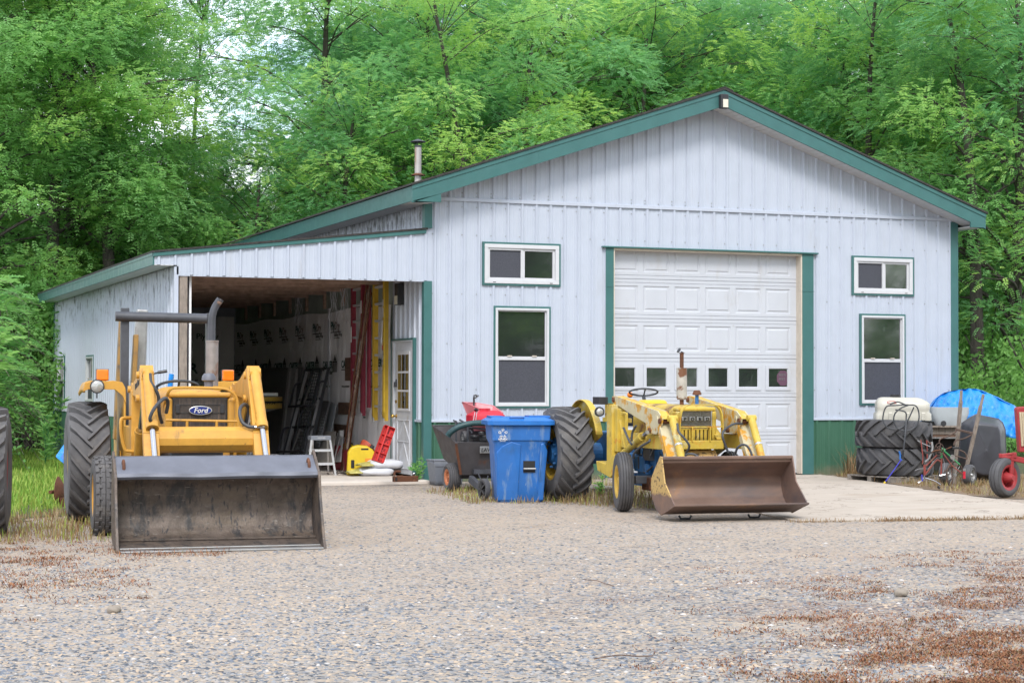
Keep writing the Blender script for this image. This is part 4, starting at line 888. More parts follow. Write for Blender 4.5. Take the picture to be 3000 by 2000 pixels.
    # loader
    arm = [(-5.83,1.285),(-5.94,1.295),(-6.22,1.262),(-6.81,1.195),(-7.33,1.135),(-7.48,1.055),(-7.455,.985),(-7.29,.882),(-6.98,.888),(-6.96,.995),(-6.42,1.10),(-6.12,1.165),(-5.93,1.20),(-5.82,1.22)]
    for x0, sx in ((.285,-1),(1.215,1)):
        a = plate(arm, x0-.055, x0-.043).build('loader_arm', PE, T2, bevel=.002); plate(arm, x0+.043, x0+.055).build('inner_arm_plate', PE, a, bevel=.002)
        m = MB()
        top = arm[:6]
        for p, q in zip(top[:-1], top[1:]): m.add([(x0-.043,p[0],p[1]-.004),(x0+.043,p[0],p[1]-.004),(x0+.043,q[0],q[1]-.004),(x0-.043,q[0],q[1]-.004)], [(0,1,2,3)])
        m.build('arm_top_plate', OY, a)
        for y, z in ((-5.9,1.25),(-7.42,1.03),(-7.1,.92)): MB().cyl((x0-.075,y,z),(x0+.075,y,z),.03,14).build('pivot_pin', MT['rust'], a, smooth=True)
        m = MB(); m.bar((x0,-7.30,1.06),(x0,-7.62,.62),.085,.13,(1,0,0)); m.bar((x0,-7.56,.68),(x0,-7.645,.36),.085,.12,(1,0,0)); m.build('loader_leg', PE, T2, bevel=.005)
        p0 = Vector((x0+.05,-7.50,1.06)); p1 = Vector((x0+.06,-7.78,.60)); p2 = Vector((x0+.06,-7.765,.50))
        c = MB(); c.cyl(p0, p1, .042, 18); c.cyl(p0-Vector((.05,0,0)), p0+Vector((.05,0,0)), .035, 12); cy = c.build('tilt_cylinder', OY, T2, smooth=True); MB().cyl(p1, p2, .024, 12).build('chrome_rod', MT['chrome'], cy, smooth=True)
        cm = p0 + (p1-p0)*.62; MB().cyl(cm-(p1-p0)*.02, cm+(p1-p0)*.02, .045, 18).build('hose_clamp', MT['silver'], cy, smooth=True)
        xt = x0-.045 if sx < 0 else x0+.045
        m = MB(); m.bx(xt-.08,xt+.08,-6.02,-5.84,.38,1.19); m.bx(xt-.05,xt+.05,-6.13,-6.02,.65,1.15); tw = m.build('loader_tower', OY, T2, bevel=.006)
        m = MB(); m.prism(yz([(-5.5,.52),(-5.84,.50),(-6.13,.62),(-6.15,.42),(-6.0,.345),(-5.55,.41)], xt-.095), (.19,0,0)); m.build('tower_foot', OY, tw, bevel=.006)
        m = MB(); m.bx(x0-.03+.02,x0+.03+.02,-7.34,-6.15,.715,.875); m.build('side_rail', OY, T2, bevel=.004)
        m = MB(); m.bx(x0-.06,x0+.06,-6.36,-6.13,.70,.905); m.build('hose_box', OY, T2, bevel=.008)
        c0 = Vector((x0-.10 if sx < 0 else x0+.10,-6.17,.575)); c1 = Vector((c0.x,-6.98,.85)); c2 = Vector((c0.x,-7.13,.90))
        c = MB(); c.cyl(c0, c1, .042, 18); c.cyl(c0+(c1-c0)*.93, c1, .05, 18); lc = c.build('lift_cylinder', OY, T2, smooth=True); MB().cyl(c1, c2, .024, 12).build('chrome_rod', MT['chrome'], lc, smooth=True)
    # bucket
    xa, xb = .02, 1.505
    inn = [(-8.015,.655),(-8.0,.60),(-7.86,.52),(-7.765,.43),(-7.75,.33),(-7.80,.22),(-7.90,.13),(-8.03,.075),(-8.38,.172)]
    def ip(t):
        t *= len(inn)-1; i = min(int(t), len(inn)-2); f = t-i; a, b = inn[i], inn[i+1]; return a[0]+(b[0]-a[0])*f, a[1]+(b[1]-a[1])*f
    m = MB(); m.grid(lambda u, v: (xa+(xb-xa)*u, *ip(v)), 24, 40); bk = m.build('loader_bucket', MT['rustbkt'], T2, smooth=True)
    m = MB(); m.grid(lambda u, v: (xa+(xb-xa)*u, ip(v)[0]+.018*(1-v*v), ip(v)[1]-.016*v), 2, 40); m.build('bucket_back', MT['rustbkt'], bk, smooth=True)
    side = [(-8.03,.665),(-7.99,.67),(-7.83,.53),(-7.735,.43),(-7.715,.34),(-7.76,.21),(-7.87,.10),(-8.02,.05),(-8.36,.15),(-8.395,.185),(-8.12,.40)]
    plate(side, xa-.014, xa).build('side_plate', MT['chipside'], bk, bevel=.002); plate(side, xb, xb+.014).build('side_plate', MT['rustbkt'], bk, bevel=.002)
    m = MB(); m.prism([(xa-.02,-8.42,.168),(xa-.02,-8.30,.132),(xa-.02,-8.30,.148),(xa-.02,-8.42,.188)], (xb-xa+.04,0,0)); m.build('cutting_edge', MT['rustbkt'], bk, bevel=.004)
    m = MB(); m.bx(xa-.012,xb+.012,-8.03,-7.99,.635,.668); m.build('bucket_top_bar', MT['rustbkt'], bk, bevel=.006)
    for x in (.28, 1.07):
        m = MB(); m.tube([(x-.07,-8.02,.045),(x-.05,-8.02,.012),(x+.05,-8.02,.012),(x+.07,-8.02,.045)], .012, 6); m.build('skid_hook', MT['black'], bk, smooth=True)
    # muffler, air intake
    c = (.80,-6.6)
    m = MB(); m.cyl((*c,1.27),(*c,1.605),.06,20); m.cyl((*c,1.255),(*c,1.27),.052,20); m.cyl((*c,1.605),(*c,1.615),.062,20); mf = m.build('muffler', MT['muffw'], T2, smooth=True)
    m = MB(); m.cyl((*c,1.615),(*c,1.785),.023,14); m.cyl((*c,1.785),(*c,1.79),.034,14); m.build('exhaust_pipe', MT['rust'], mf, smooth=True); MB().cyl((*c,1.15),(*c,1.255),.024,14).build('exhaust_pipe', MT['rust'], mf, smooth=True)
    m = MB(); q = Vector((c[0]-.03,c[1],1.812)); m.cyl(q, q+Vector((-.012,0,.008)), .03, 14); m.cyl((c[0]+.02,c[1],1.79), q+Vector((.02,0,-.01)), .008, 6); m.build('rain_flap', MT['black'], mf, smooth=True)
    c = (.865,-6.9); zt = atY(zy(1275,372), -6.9).z; zm = atY(zy(1275,410), -6.9).z
    m = MB(); m.cyl((*c,1.15),(*c,zm),.021,14); ap = m.build('air_intake', MT['blue'], T2, smooth=True)
    m = MB(); m.lathe([(.021,.0),(.05,.002),(.05,.02),(.035,.05),(.02,.056),(.001,.056)], (*c,zm), (0,0,1), 18); m.build('intake_cap', MT['rust'], ap, smooth=True)
    # cowl, steering, lamp
    m = MB(); m.bx(.63,.93,-5.85,-5.55,1.0,1.245); m.build('dash_cowl', MT['yel'], T2, bevel=.05, seg=4)
    sc = Vector((.80,-5.35,1.335)); R = Matrix.Rotation(math.radians(-14), 3, 'X') @ Matrix.Rotation(math.radians(4), 3, 'Y')
    m = MB(); m.tube([sc + R @ Vector((.17*math.cos(2*PI*i/28), .17*math.sin(2*PI*i/28), 0)) for i in range(28)], .011, 8, closed=True)
    for a in (.3, 2.4, 4.5): m.cyl(sc+R@Vector((0,0,-.05)), sc + R @ Vector((.165*math.cos(a), .165*math.sin(a), 0)), .009, 6)
    m.cyl(sc+R@Vector((0,0,-.04)), sc+R@Vector((0,-.05,-.22)), .022, 10); m.build('steering_wheel', MT['rub'], T2, smooth=True)
    b = inv(atY(zy(773,408), -5.0)); MB().ball(b, .036, 14, 8).build('amber_lamp', MT['orange'], T2, smooth=True)
    m = MB(); m.bx(.62,.92,-5.1,-4.75,.92,1.1); m.bx(.64,.90,-4.8,-4.7,1.05,1.25); m.build('seat', MT['plastic'], T2, bevel=.03)
    p = inv(atY(zy(541,537), -5.45))
    m = MB(); m.lathe([(.001,-.014),(.03,-.011),(.042,-.002),(.045,.0)], p, (.12,1,0), 20); hl = m.build('headlamp', MT['lens'], T2, smooth=True)
    m = MB(); m.lathe([(.043,-.006),(.058,-.006),(.06,.03),(.035,.06),(.001,.062)], p, (.12,1,0), 20); m.build('lamp_housing', MT['plastic'], hl, smooth=True)
    q = inv(atY(zy(566,453), -5.4)); m = MB(); m.bx(q.x-.05,q.x+.06,-5.45,-5.2,q.z-.045,q.z+.045); m.build('battery_box', MT['plastic'], T2, bevel=.005)
    m = MB(); m.bx(.33,.45,-5.9,-5.2,.98,1.03); m.bx(.36,.39,-5.5,-5.2,1.0,1.2); m.build('lamp_bracket', OY, T2)
    # fender over the near rear wheel
    for fx, s in ((.31,1),(1.22,-1)):
        m = MB(); A = (-4.6,.575)
        def fn(u, v):
            a = math.radians(22 + 125*u); r = .66; x = fx - s*(.0 if v < .6 else .07*(v-.6)/.4)
            if v < .6: r = .34 + (.66-.34)*v/.6
            return (x + s*.02*math.sin(v*3), A[0]-r*math.cos(a), A[1]+r*math.sin(a))
        m.grid(fn, 26, 8); f = m.build('fender', MT['oldyel'], T2, smooth=True, solid=.01, ang=50)
    # hydraulic pipes and hoses
    Z = lambda x, y, Yp: inv(atY(zy(x, y), Yp))
    def z4(x, y, X=.2): return inv(atX((1740+x/4.6115, 1140+y/4.6115), X))
    for pts in ([Z(1135,630,-7.62),Z(1145,690,-7.72),Z(1180,730,-7.76),Z(1222,785,-7.78),Z(1222,820,-7.76),Z(1195,860,-7.7),Z(1180,885,-7.7)],
                [Z(1180,880,-7.72),Z(1215,862,-7.76),Z(1265,864,-7.8),Z(1302,890,-7.85)],
                [Z(1632,630,-7.5),Z(1580,628,-7.55),Z(1530,650,-7.6),Z(1490,685,-7.62),Z(1482,730,-7.65),Z(1505,800,-7.65),Z(1525,850,-7.65)],
                [Z(1580,860,-7.65),Z(1595,815,-7.7),Z(1630,790,-7.72),Z(1670,800,-7.75),Z(1700,850,-7.78),Z(1708,895,-7.8)],
                [z4(400,520,.17),z4(430,590,.15),z4(470,680,.14),z4(510,745,.12)],
                [z4(570,490,.2),z4(525,570,.19),z4(510,650,.18),z4(510,700,.18)],
                [z4(755,680,.12),z4(740,710,.1),z4(640,770,.08),z4(545,860,.08),z4(535,930,.1)]):
        hose(pts, .013).build('hydraulic_hose', MT['rub'], T2, smooth=True)
    for k, dx in enumerate((0,.03)):
        m = MB(); m.tube(spline([z4(370,320+k*20,.24),z4(415+k*18,315+k*8,.24),z4(430+k*18,350,.24),z4(430+k*18,560,.24)], 4), .011, 6); m.build('hydraulic_pipe', OY, T2, smooth=True)
    m = MB(); m.cyl(z4(355,420,.2), z4(420,790,.2), .012, 6); m.build('hydraulic_pipe', OY, T2, smooth=True)
tractor_right()
T2.rotation_euler.z = math.radians(-5)
# ================================================================ THINGS AROUND THE YARD
def one(m, name, mat, label, cat, **k):
    g = k.pop('group', None); o = m.build(name, mat, None, **k); return tag(o, label, cat, g)
def tubeD(pts, dep, r, n=6, cl=False, sp=0, cv=zr):
    P = [atD(cv(*p[:2]), dep + (p[2] if len(p) > 2 else 0)) for p in pts]
    return MB().tube(spline(P, sp) if sp else P, r, n, closed=cl)
def rloft(secs, n=6):
    """loft of rounded rectangles: (cx, cy, z, half width, half depth, corner radius)"""
    m = MB(); rings = []
    for cx, cy, z, a, b, r in secs:
        R = []
        for qx, qy, t0 in ((1,1,0),(-1,1,PI/2),(-1,-1,PI),(1,-1,1.5*PI)):
            for k in range(n+1):
                t = t0 + PI/2*k/n; R.append((cx+qx*(a-r)+r*math.cos(t), cy+qy*(b-r)+r*math.sin(t), z))
        rings.append(R)
    L = len(rings[0]); vs = [p for R in rings for p in R]; fs = []
    for i in range(len(rings)-1):
        for k in range(L): fs.append((i*L+k, i*L+(k+1) % L, (i+1)*L+(k+1) % L, (i+1)*L+k))
    fs.append(tuple(range(L))[::-1]); fs.append(tuple((len(rings)-1)*L+k for k in range(L)))
    return m.add(vs, fs)
def local(m, o, rz=0):
    M = Matrix.Translation(o) @ Matrix.Rotation(rz, 4, 'Z'); m.v = [tuple(M @ Vector(v)) for v in m.v]; return m

# ---- partial tractor at the left edge: one big rear tyre in view
t = thing('parked_tractor', 'second tractor at the left frame edge, only its big worn rear tyre showing', 'tractor', (-7.1,-7.4,0))
c0 = (-6.88,-7.55,.60); wheel(t, ag_tyre(c0, .605, .33, .42, 22, .035, .42), MT['tyred'], rim_mb(c0, .33, .42, ax=1, dish=.15), MT['rred'])
m = MB(); m.cyl((-8.6,-7.55,.6),(-7.1,-7.55,.6),.09,14); m.build('rear_axle', MT['rred'], t)
m = MB(); m.bx(-8.2,-7.75,-9.6,-7.4,.6,1.2); m.build('hood', MT['rred'], t, bevel=.05)
c1 = (-9.0,-7.55,.60); wheel(t, ag_tyre(c1, .605, .33, .42, 22, .035, .42), MT['tyred'], rim_mb(c1, .33, .42, ax=-1, dish=.15), MT['rred'])
t.rotation_euler.z = math.radians(-9)

# ---- blue wheeled recycling cart
def recycling_cart():
    pos = Vector((-.30,-4.42,0)); rz = math.radians(-14)
    t = thing('recycling_cart', 'tall blue wheeled recycling cart with closed lid and scuffed sides', 'recycling bin', pos)
    B = MT['bluebin']
    b = local(rloft([(0,0,.0,.275,.27,.07),(0,0,.02,.285,.28,.07),(0,0,.28,.30,.295,.07),(0,0,.55,.315,.31,.07),(0,0,.70,.325,.33,.08),(0,0,.76,.355,.345,.08),(0,0,.90,.365,.355,.08),(0,0,.94,.368,.358,.08)]), pos, rz).build('body', B, t, smooth=True)
    # front relief: side buttresses, upper apron and recessed centre
    yf = -.30
    m = MB(); m.prism([(-.285,yf+.01,.02),(-.035,yf+.01,.02),(-.02,yf-.02,.30),(-.005,yf-.03,.56),(.0,yf-.05,.70),(-.12,yf-.05,.735),(-.23,yf-.045,.68),(-.30,yf-.03,.60),(-.295,yf-.015,.3)], (0,.06,0)); local(m, pos, rz).build('front_buttress', B, b, bevel=.012)
    m = MB(); m.prism([(.20,yf+.01,.02),(.28,yf+.01,.02),(.30,yf-.02,.35),(.325,yf-.03,.62),(.28,yf-.05,.72),(.235,yf-.05,.70),(.225,yf-.03,.4)], (0,.06,0)); local(m, pos, rz).build('front_buttress', B, b, bevel=.012)
    m = MB(); m.prism([(-.35,yf-.055,.74),(.35,yf-.055,.74),(.36,yf-.065,.93),(-.36,yf-.065,.93)], (0,.05,0)); local(m, pos, rz).build('front_apron', B, b, bevel=.015)
    m = MB(); m.bx(.03,.175,yf-.012,yf+.01,.36,.50); local(m, pos, rz).build('bar_recess', MT['dark'], b)
    m = MB(); m.cyl((.03,yf-.035,.405),(.18,yf-.035,.405),.013,10); local(m, pos, rz).build('lift_bar', MT['steel'], b, smooth=True)
    m = local(rloft([(0,-.01,.935,.415,.40,.09),(0,-.01,.985,.415,.40,.09),(0,-.01,.992,.40,.385,.09),(.0,.0,1.01,.37,.36,.1),(0,.0,1.03,.33,.32,.1)]), pos, rz); ld = m.build('lid', MT['lid'], t, smooth=True)
    m = MB(); m.tube([(-.14,-.34,1.0),(-.14,-.36,1.03),(.03,-.36,1.03),(.03,-.34,1.0)], .012, 6); m.bx(.1,.36,-.3,.1,1.02,1.045); m.bx(-.36,-.2,-.2,.2,1.02,1.04); local(m, pos, rz).build('lid_ribs', MT['lid'], ld, bevel=.008)
    for s in (-1,):
        c = Vector((-.40,.12,.135)); M = Matrix.Rotation(math.radians(20), 4, 'Z')
        w = rim_mb((0,0,0), .10, .06, ax=-1, dish=.02, hubr=.02); ty = MB(); ty.lathe([(.10,-.028),(.128,-.03),(.135,0),(.128,.03),(.10,.028)], (0,0,0), (1,0,0), 28)
        for k in range(5): a = 2*PI*k/5; w.bar((-.03,0,0),(-.03,.1*math.cos(a),.1*math.sin(a)),.025,.02)
        for q in (w, ty): q.v = [tuple(Matrix.Translation(c) @ M @ Vector(v)) for v in q.v]; local(q, pos, rz)
        wheel(t, ty, MT['tyre'], w, MT['plastic'])
        c = Vector((.40,.12,.135)); ty = MB(); ty.lathe([(.02,-.03),(.128,-.03),(.135,0),(.128,.03),(.02,.03)], c, (1,0,0), 24); local(ty, pos, rz).build('wheel', MT['tyre'], t, smooth=True)
    # white printed emblem of joined figures and small lettering
    m = MB(); ex, ez = -.225, .83; yy = yf-.062
    for k in range(5):
        a = PI/2 + 2*PI*k/5; p = Vector((ex+.04*math.cos(a), yy, ez+.048*math.sin(a)))
        m.tube([p+Vector((.014*math.cos(j*PI/4), 0, .014*math.sin(j*PI/4))) for j in range(8)], .0042, 4, closed=True)
        q = Vector((ex+.02*math.cos(a+.6), yy, ez+.024*math.sin(a+.6))); m.bar(p, q, .006, .004)
    local(m, pos, rz).build('printed_emblem', MT['inkw'], b)
    m = MB(); m.add(*text_mb('REPUBLIC', .026, (ex-.055, yy, .755), (1,0,0), (0,0,1), .001, bold=.001)); m.add(*text_mb('SERVICES', .018, (ex-.04, yy, .735), (1,0,0), (0,0,1), .001)); local(m, pos, rz).build('printed_lettering', MT['inkw'], b)
recycling_cart()

# ---- black lawn dump cart and its load
def dump_cart():
    t = thing('dump_cart', 'black rusty two wheeled lawn cart filled with gear, parked against the barn', 'cart', (0.0,-2.3,0))
    yn, yfar = -2.62, -1.55
    P = lambda x, y, Y: atY(zc(x, y), Y)
    ntl, nbl = P(535,770,yn), P(590,1135,yn+.12); ntr = Vector((ntl.x+.86, yn, ntl.z)); nbr = Vector((nbl.x+.74, yn+.12, nbl.z))
    ftl, fbl = P(262,575,yfar), P(395,950,yfar-.1); ftr = Vector((ftl.x+.95, yfar, ftl.z)); fbr = Vector((fbl.x+.8, yfar-.1, fbl.z))
    m = MB(); V = [ntl,ntr,nbr,nbl,ftl,ftr,fbr,fbl]
    m.add(V, [(0,1,2,3),(0,3,7,4),(4,7,6,5),(1,5,6,2),(3,2,6,7)]); b = m.build('tub', MT['cart'], t, solid=.012)
    m = MB(); m.tube([ntl,ntr,ftr,ftl], .012, 6, closed=True); m.bar(ntl, nbl, .03, .03); m.build('tub_rim', MT['cart'], b)
    m = MB(); m.bar(ntl+Vector((-.006,-.01,-.01)), nbl+Vector((-.006,-.012,.0)), .035, .008); m.build('rusty_corner', MT['rust'], b)
    pc = P(840,850,yn+.02); m = MB(); m.bx(ntl.x+.33,ntl.x+.68,yn-.012,yn-.004,pc.z-.045,pc.z+.045); pl = m.build('name_plate', MT['silver'], b, bevel=.003)
    m = MB(); m.add(*text_mb('LAWN TE', .07, (ntl.x+.345,yn-.014,pc.z-.026), (1,0,0), (0,0,1), .002, shear=.15, bold=.001)); m.build('plate_lettering', MT['ink'], pl)
    for x, ax in ((-.40,-1),(.52,1)):
        c = (x,-2.28,.19); ty = rib_tyre(c, .19, .10, .16, 6); wheel(t, ty, MT['tyre'], rim_mb(c, .10, .16, ax=ax, dish=.04, hubr=.025), MT['orim'])
    m = MB(); m.bar((-.35,-2.28,.19),(.5,-2.28,.19),.05,.05); m.bx(-.2,.4,-2.6,-1.8,.24,.30); m.build('axle_frame', MT['black'], t)
    a, e = P(700,1180,-2.6), P(865,1330,-3.0); m = MB(); m.bar(a, e, .06, .09); m.bar(P(790,1130,-2.6),P(850,1270,-2.9),.015,.015); m.bar(P(900,1150,-2.6),P(880,1240,-2.9),.015,.015); m.build('drawbar', MT['black'], t, bevel=.004)
    return t
dump_cart()
P = lambda x, y, Y: atY(zc(x, y), Y)
# gear in the cart
t = thing('pressure_sprayer', 'black framed engine with crimson plastic tank standing in the lawn cart', 'sprayer', (P(885,500,-2.2).x,-2.2,.62))
a, b = P(697,540,-2.2), P(1072,400,-2.2); m = rloft([((a.x+b.x)/2,-2.15,a.z,(b.x-a.x)/2,.17,.06),((a.x+b.x)/2,-2.15,a.z+.10,(b.x-a.x)/2,.17,.06),((a.x+b.x)/2+.02,-2.15,b.z-.01,(b.x-a.x)/2-.08,.13,.06),((a.x+b.x)/2+.02,-2.15,b.z,(b.x-a.x)/2-.12,.10,.05)])
tk = m.build('fuel_tank', MT['crimson'], t, smooth=True); m = MB(); q = P(865,392,-2.2); m.cyl(q-Vector((.0,0,.02)), q+Vector((0,0,.02)), .075, 18); m.build('tank_cap', MT['crimson'], tk, smooth=True)
for x in (735, 760): MB().tube([P(x+15,415,-2.33),P(x-5,540,-2.33)], .004, 5).build('white_strap', MT['sack'], tk)
m = MB(); m.bx(P(780,0,-2.2).x,P(1000,0,-2.2).x,-2.28,-2.0,P(0,760,-2.2).z,P(0,690,-2.2).z); m.cyl(P(740,720,-2.25),P(740,680,-2.25),.05,12); m.cyl(P(820,690,-2.3),P(820,640,-2.3),.035,12); m.build('engine', MT['plastic'], t, bevel=.015)
m = MB()
for pts in ([P(530,515,-2.1),P(535,760,-2.1)],[P(505,512,-2.0),P(600,580,-2.2),P(900,622,-2.2)],[P(575,505,-1.9),P(640,545,-2.0)],[P(665,520,-2.3),P(668,760,-2.3)],[P(690,625,-2.3),P(715,660,-2.3)]): m.tube(pts, .013, 6)
m.build('tube_frame', MT['black'], t)
c = P(630,710,-2.15); m = rim_mb(c, .05, .06, ax=-1, dish=.02, hubr=.02); ty = MB(); ty.lathe([(.05,-.03),(.085,-.035),(.095,0),(.085,.035),(.05,.03)], c, (1,0,0), 24); wheel(t, ty, MT['tyre'], m, MT['steel'])
m = MB(); m.tube(spline([P(770,410,-2.25),P(745,390,-2.3),P(760,380,-2.3),P(785,400,-2.3)], 4), .012, 6); m.build('fuel_cock', MT['plastic'], tk)
t = thing('lawn_spreader', 'faded pink lawn spreader hopper with black trigger handle behind the crimson tank', 'spreader', (P(840,400,-1.75).x,-1.75,.62))
hx = [P(605,308,-1.95), P(1070,425,-1.95), P(1000,350,-1.6), P(640,310,-1.55)]
top = [P(605,308,-1.9), P(870,400,-2.0), P(1072,430,-1.8), P(960,350,-1.5), P(760,315,-1.4)]
cxy = sum((v for v in top), Vector())/5; bot = [Vector((cxy.x+(v.x-cxy.x)*.45-.0, cxy.y+(v.y-cxy.y)*.45, cxy.z-.32)) for v in top]
m = MB(); n = 5; m.add(top+bot, [(i,(i+1)%n,n+(i+1)%n,n+i) for i in range(n)]+[tuple(range(n,2*n))]); hp = m.build('hopper', MT['pink'], t, solid=.012)
MB().tube(top, .011, 6, closed=True).build('hopper_rim', MT['pink'], hp, smooth=True)
m = MB(); m.tube([P(740,315,-1.6),P(738,250,-1.6)], .014, 6); m.tube([P(738,255,-1.6),P(742,225,-1.6),P(762,222,-1.6),P(768,240,-1.6)], .012, 6); m.tube([P(750,260,-1.6),P(790,225,-1.6)], .012, 6); m.tube([P(738,315,-1.6),P(738,600,-1.6)], .012, 6); m.build('handle', MT['plastic'], t, smooth=True)
m = MB(); pts = spline([P(440,690,-2.4),P(470,650,-2.42),P(560,590,-2.45),P(700,550,-2.5),P(860,540,-2.6),P(980,545,-2.7),P(1040,620,-2.6)], 10); m.tube(pts, .036, 12)
for i in range(0, len(pts)-1):
    d = (pts[i+1]-pts[i])
    for k in range(4): q = pts[i]+d*(k/4); m.tube([q, q+d*.12], .040, 12)
one(m, 'drain_hose', MT['hosegn'], 'thick dark green ribbed hose arching over the lawn cart edge', 'hose', smooth=True)
# grey bin behind the cart
p = atZ(zc(395,1265), 0) + Vector((.12,0,0)); t = thing('grey_bin', 'grey open plastic bin on the ground behind the lawn cart wheel', 'bin', (p.x,-.75,0))
m = MB(); n = 4
def bin_(u, v):
    R = [(-1,-1),(1,-1),(1,1),(-1,1)]; k = u*4; i = int(k) % 4; f = k-int(k); a, b = R[i], R[(i+1) % 4]; x, y = a[0]+(b[0]-a[0])*f, a[1]+(b[1]-a[1])*f
    h = .17+.04*v; return (p.x+x*(h+.02), -.75+y*h*.8, .005+.35*v)
m.grid(bin_, 40, 6, wrap=True); m.quad(*[(p.x+a*.19,-.75+b*.136,.01) for a, b in ((-1,-1),(1,-1),(1,1),(-1,1))]); bb = m.build('tub', MT['greybin'], t, smooth=True, solid=.006)
m = MB(); m.tube([(p.x-.232,-.92,.35),(p.x+.232,-.92,.35),(p.x+.232,-.58,.35),(p.x-.232,-.58,.35)], .011, 6, closed=True); m.bx(p.x-.222,p.x+.222,-.922,-.912,.27,.30); m.build('rim', MT['greybin'], bb)

# ---- tyres, tank and junk on the right
F = atZ(zr(770,1080), .10); R0 = .57; vd = Vector((_f0[0],_f0[1],0)); cen = F + vd*R0; DT = float((np.array(cen)-CAM) @ _fw)
for i, (z0, lab, ph) in enumerate(((.10,'lower black tractor tyre lying flat on a pallet by the wall',.1),(.50,'upper black tractor tyre lying flat beneath the white tank',.3))):
    w_ = .39; m = ag_tyre((0,0,0), R0, .33, w_, 16, .04, .44, axis='z', flip=1 if i else -1, lw=.06)
    M = Matrix.Translation((cen.x-.02*i, cen.y, z0+w_/2)) @ Matrix.Rotation(ph, 4, 'Z') @ Matrix.Rotation(math.radians(2.5 if i else 1), 4, 'Y'); m.v = [tuple(M @ Vector(v)) for v in m.v]
    one(m, 'tractor_tyre', MT['tyre'], lab, 'tyre', smooth=True, ang=35, group='tyres stacked flat by the barn wall')
def pallet(x, y, rz, label, zz=0):
    t = thing('wood_pallet', label, 'pallet', (x, y, zz))
    for k in range(6):
        m = MB(); m.bx(-.5+k*.18, -.39+k*.18, -.5, .5, .075, .092); local(m, Vector((x,y,zz)), rz).build('deck_board', MT['pallet'], t)
    for k in (-1,0,1): m = MB(); m.bx(-.5,.5,k*.45-.04,k*.45+.04,.005,.075); local(m, Vector((x,y,zz)), rz).build('stringer', MT['pallet'], t)
    return t
pallet(cen.x, cen.y, math.radians(8), 'grey weathered pallet under the two stacked tractor tyres')
pallet(.95, -3.2, math.radians(4), 'grey weathered pallet on the grass behind the old blue yellow tractor')
# white sprayer tank with hose and wand
t = thing('spray_tank', 'white plastic sprayer tank resting on the stacked tyres', 'tank', (cen.x, cen.y, .90))
A = lambda x, y, d=0: atD(zr(x, y), DT - .35 + d)
z0 = .905; tc = Vector((cen.x, cen.y, z0)) - vd*.1 + Vector(_r)*.09; rz_ = -math.radians(24)
m = rloft([(0,0,0,.41,.17,.05),(0,0,.10,.41,.18,.07),(.0,0,.13,.385,.17,.08),(0,0,.17,.39,.18,.08),(0,0,.25,.39,.18,.08),(-.01,0,.29,.37,.15,.08),(-.02,0,.33,.33,.11,.07),(-.02,0,.345,.29,.08,.06)])
for i, v in enumerate(m.v):                                   # moulded saddles: waist between the two lobes
    x, y, z = v; s = 1 - .10*math.exp(-((x+.06)/.05)**2) - .07*math.exp(-((x-.22)/.04)**2) - .05*math.exp(-((x+.33)/.04)**2); m.v[i] = (x, y*s, z*(1-.06*math.exp(-((x-.30)/.08)**2)))
tk = local(m, tc, rz_).build('tank_body', MT['tank'], t, smooth=True, ang=70)
for xx in (-.2, .05, .28): m = MB(); m.bx(xx-.03,xx+.03,-.19,-.165,.0,.12); local(m, tc, rz_).build('moulded_foot', MT['tank'], tk, bevel=.015)
m = MB(); m.cyl((-.10,0,.33),(-.10,0,.385),.08,20); local(m, tc, rz_).build('filler_cap', MT['plastic'], tk, smooth=True)
m = MB(); q = Vector((-.18,-.186,.27)); m.tube([q+Vector((.07*math.cos(j*PI/8),0,.018*math.sin(j*PI/8))) for j in range(16)], .004, 4, closed=True); local(m, tc, rz_).build('oval_emblem', MT['red'], tk)
H = [(650,420),(720,398),(800,425),(880,430),(912,480),(915,560),(880,630),(800,665),(720,640),(685,570),(700,500),(760,450),(820,425),(700,430),(620,440),(590,510),(590,580),(640,640),(740,640),(800,590),(860,470),(868,445)]
m = tubeD(H, DT-.62, .0105, 8, sp=6); one(m, 'coiled_hose', MT['rub'], 'dark rubber hose coiled over the front of the white tank', 'hose', smooth=True)
t = thing('spray_wand', 'blue handled spray wand hanging by its hose in front of the tyres', 'spray wand', atD(zr(770,900), DT-.75))
tubeD([(700,470,-.62),(790,490,-.62),(800,560,-.62),(790,700,-.72),(775,850,-.75)], DT, .0105, 8, sp=5).build('hose', MT['rub'], t, smooth=True)
tubeD([(770,840),(765,930)], DT-.75, .017, 8).build('valve_body', MT['plastic'], t, smooth=True)
tubeD([(735,850),(745,880),(742,920),(760,935)], DT-.76, .014, 8).build('trigger_handle', MT['bluebin'], t, smooth=True)
tubeD([(755,925),(690,1020),(600,1142)], DT-.8, .0085, 8).build('wand_pipe', MT['clear'], t, smooth=True)
tubeD([(608,1130),(596,1148)], DT-.8, .016, 8).build('nozzle', MT['yel'], t, smooth=True)
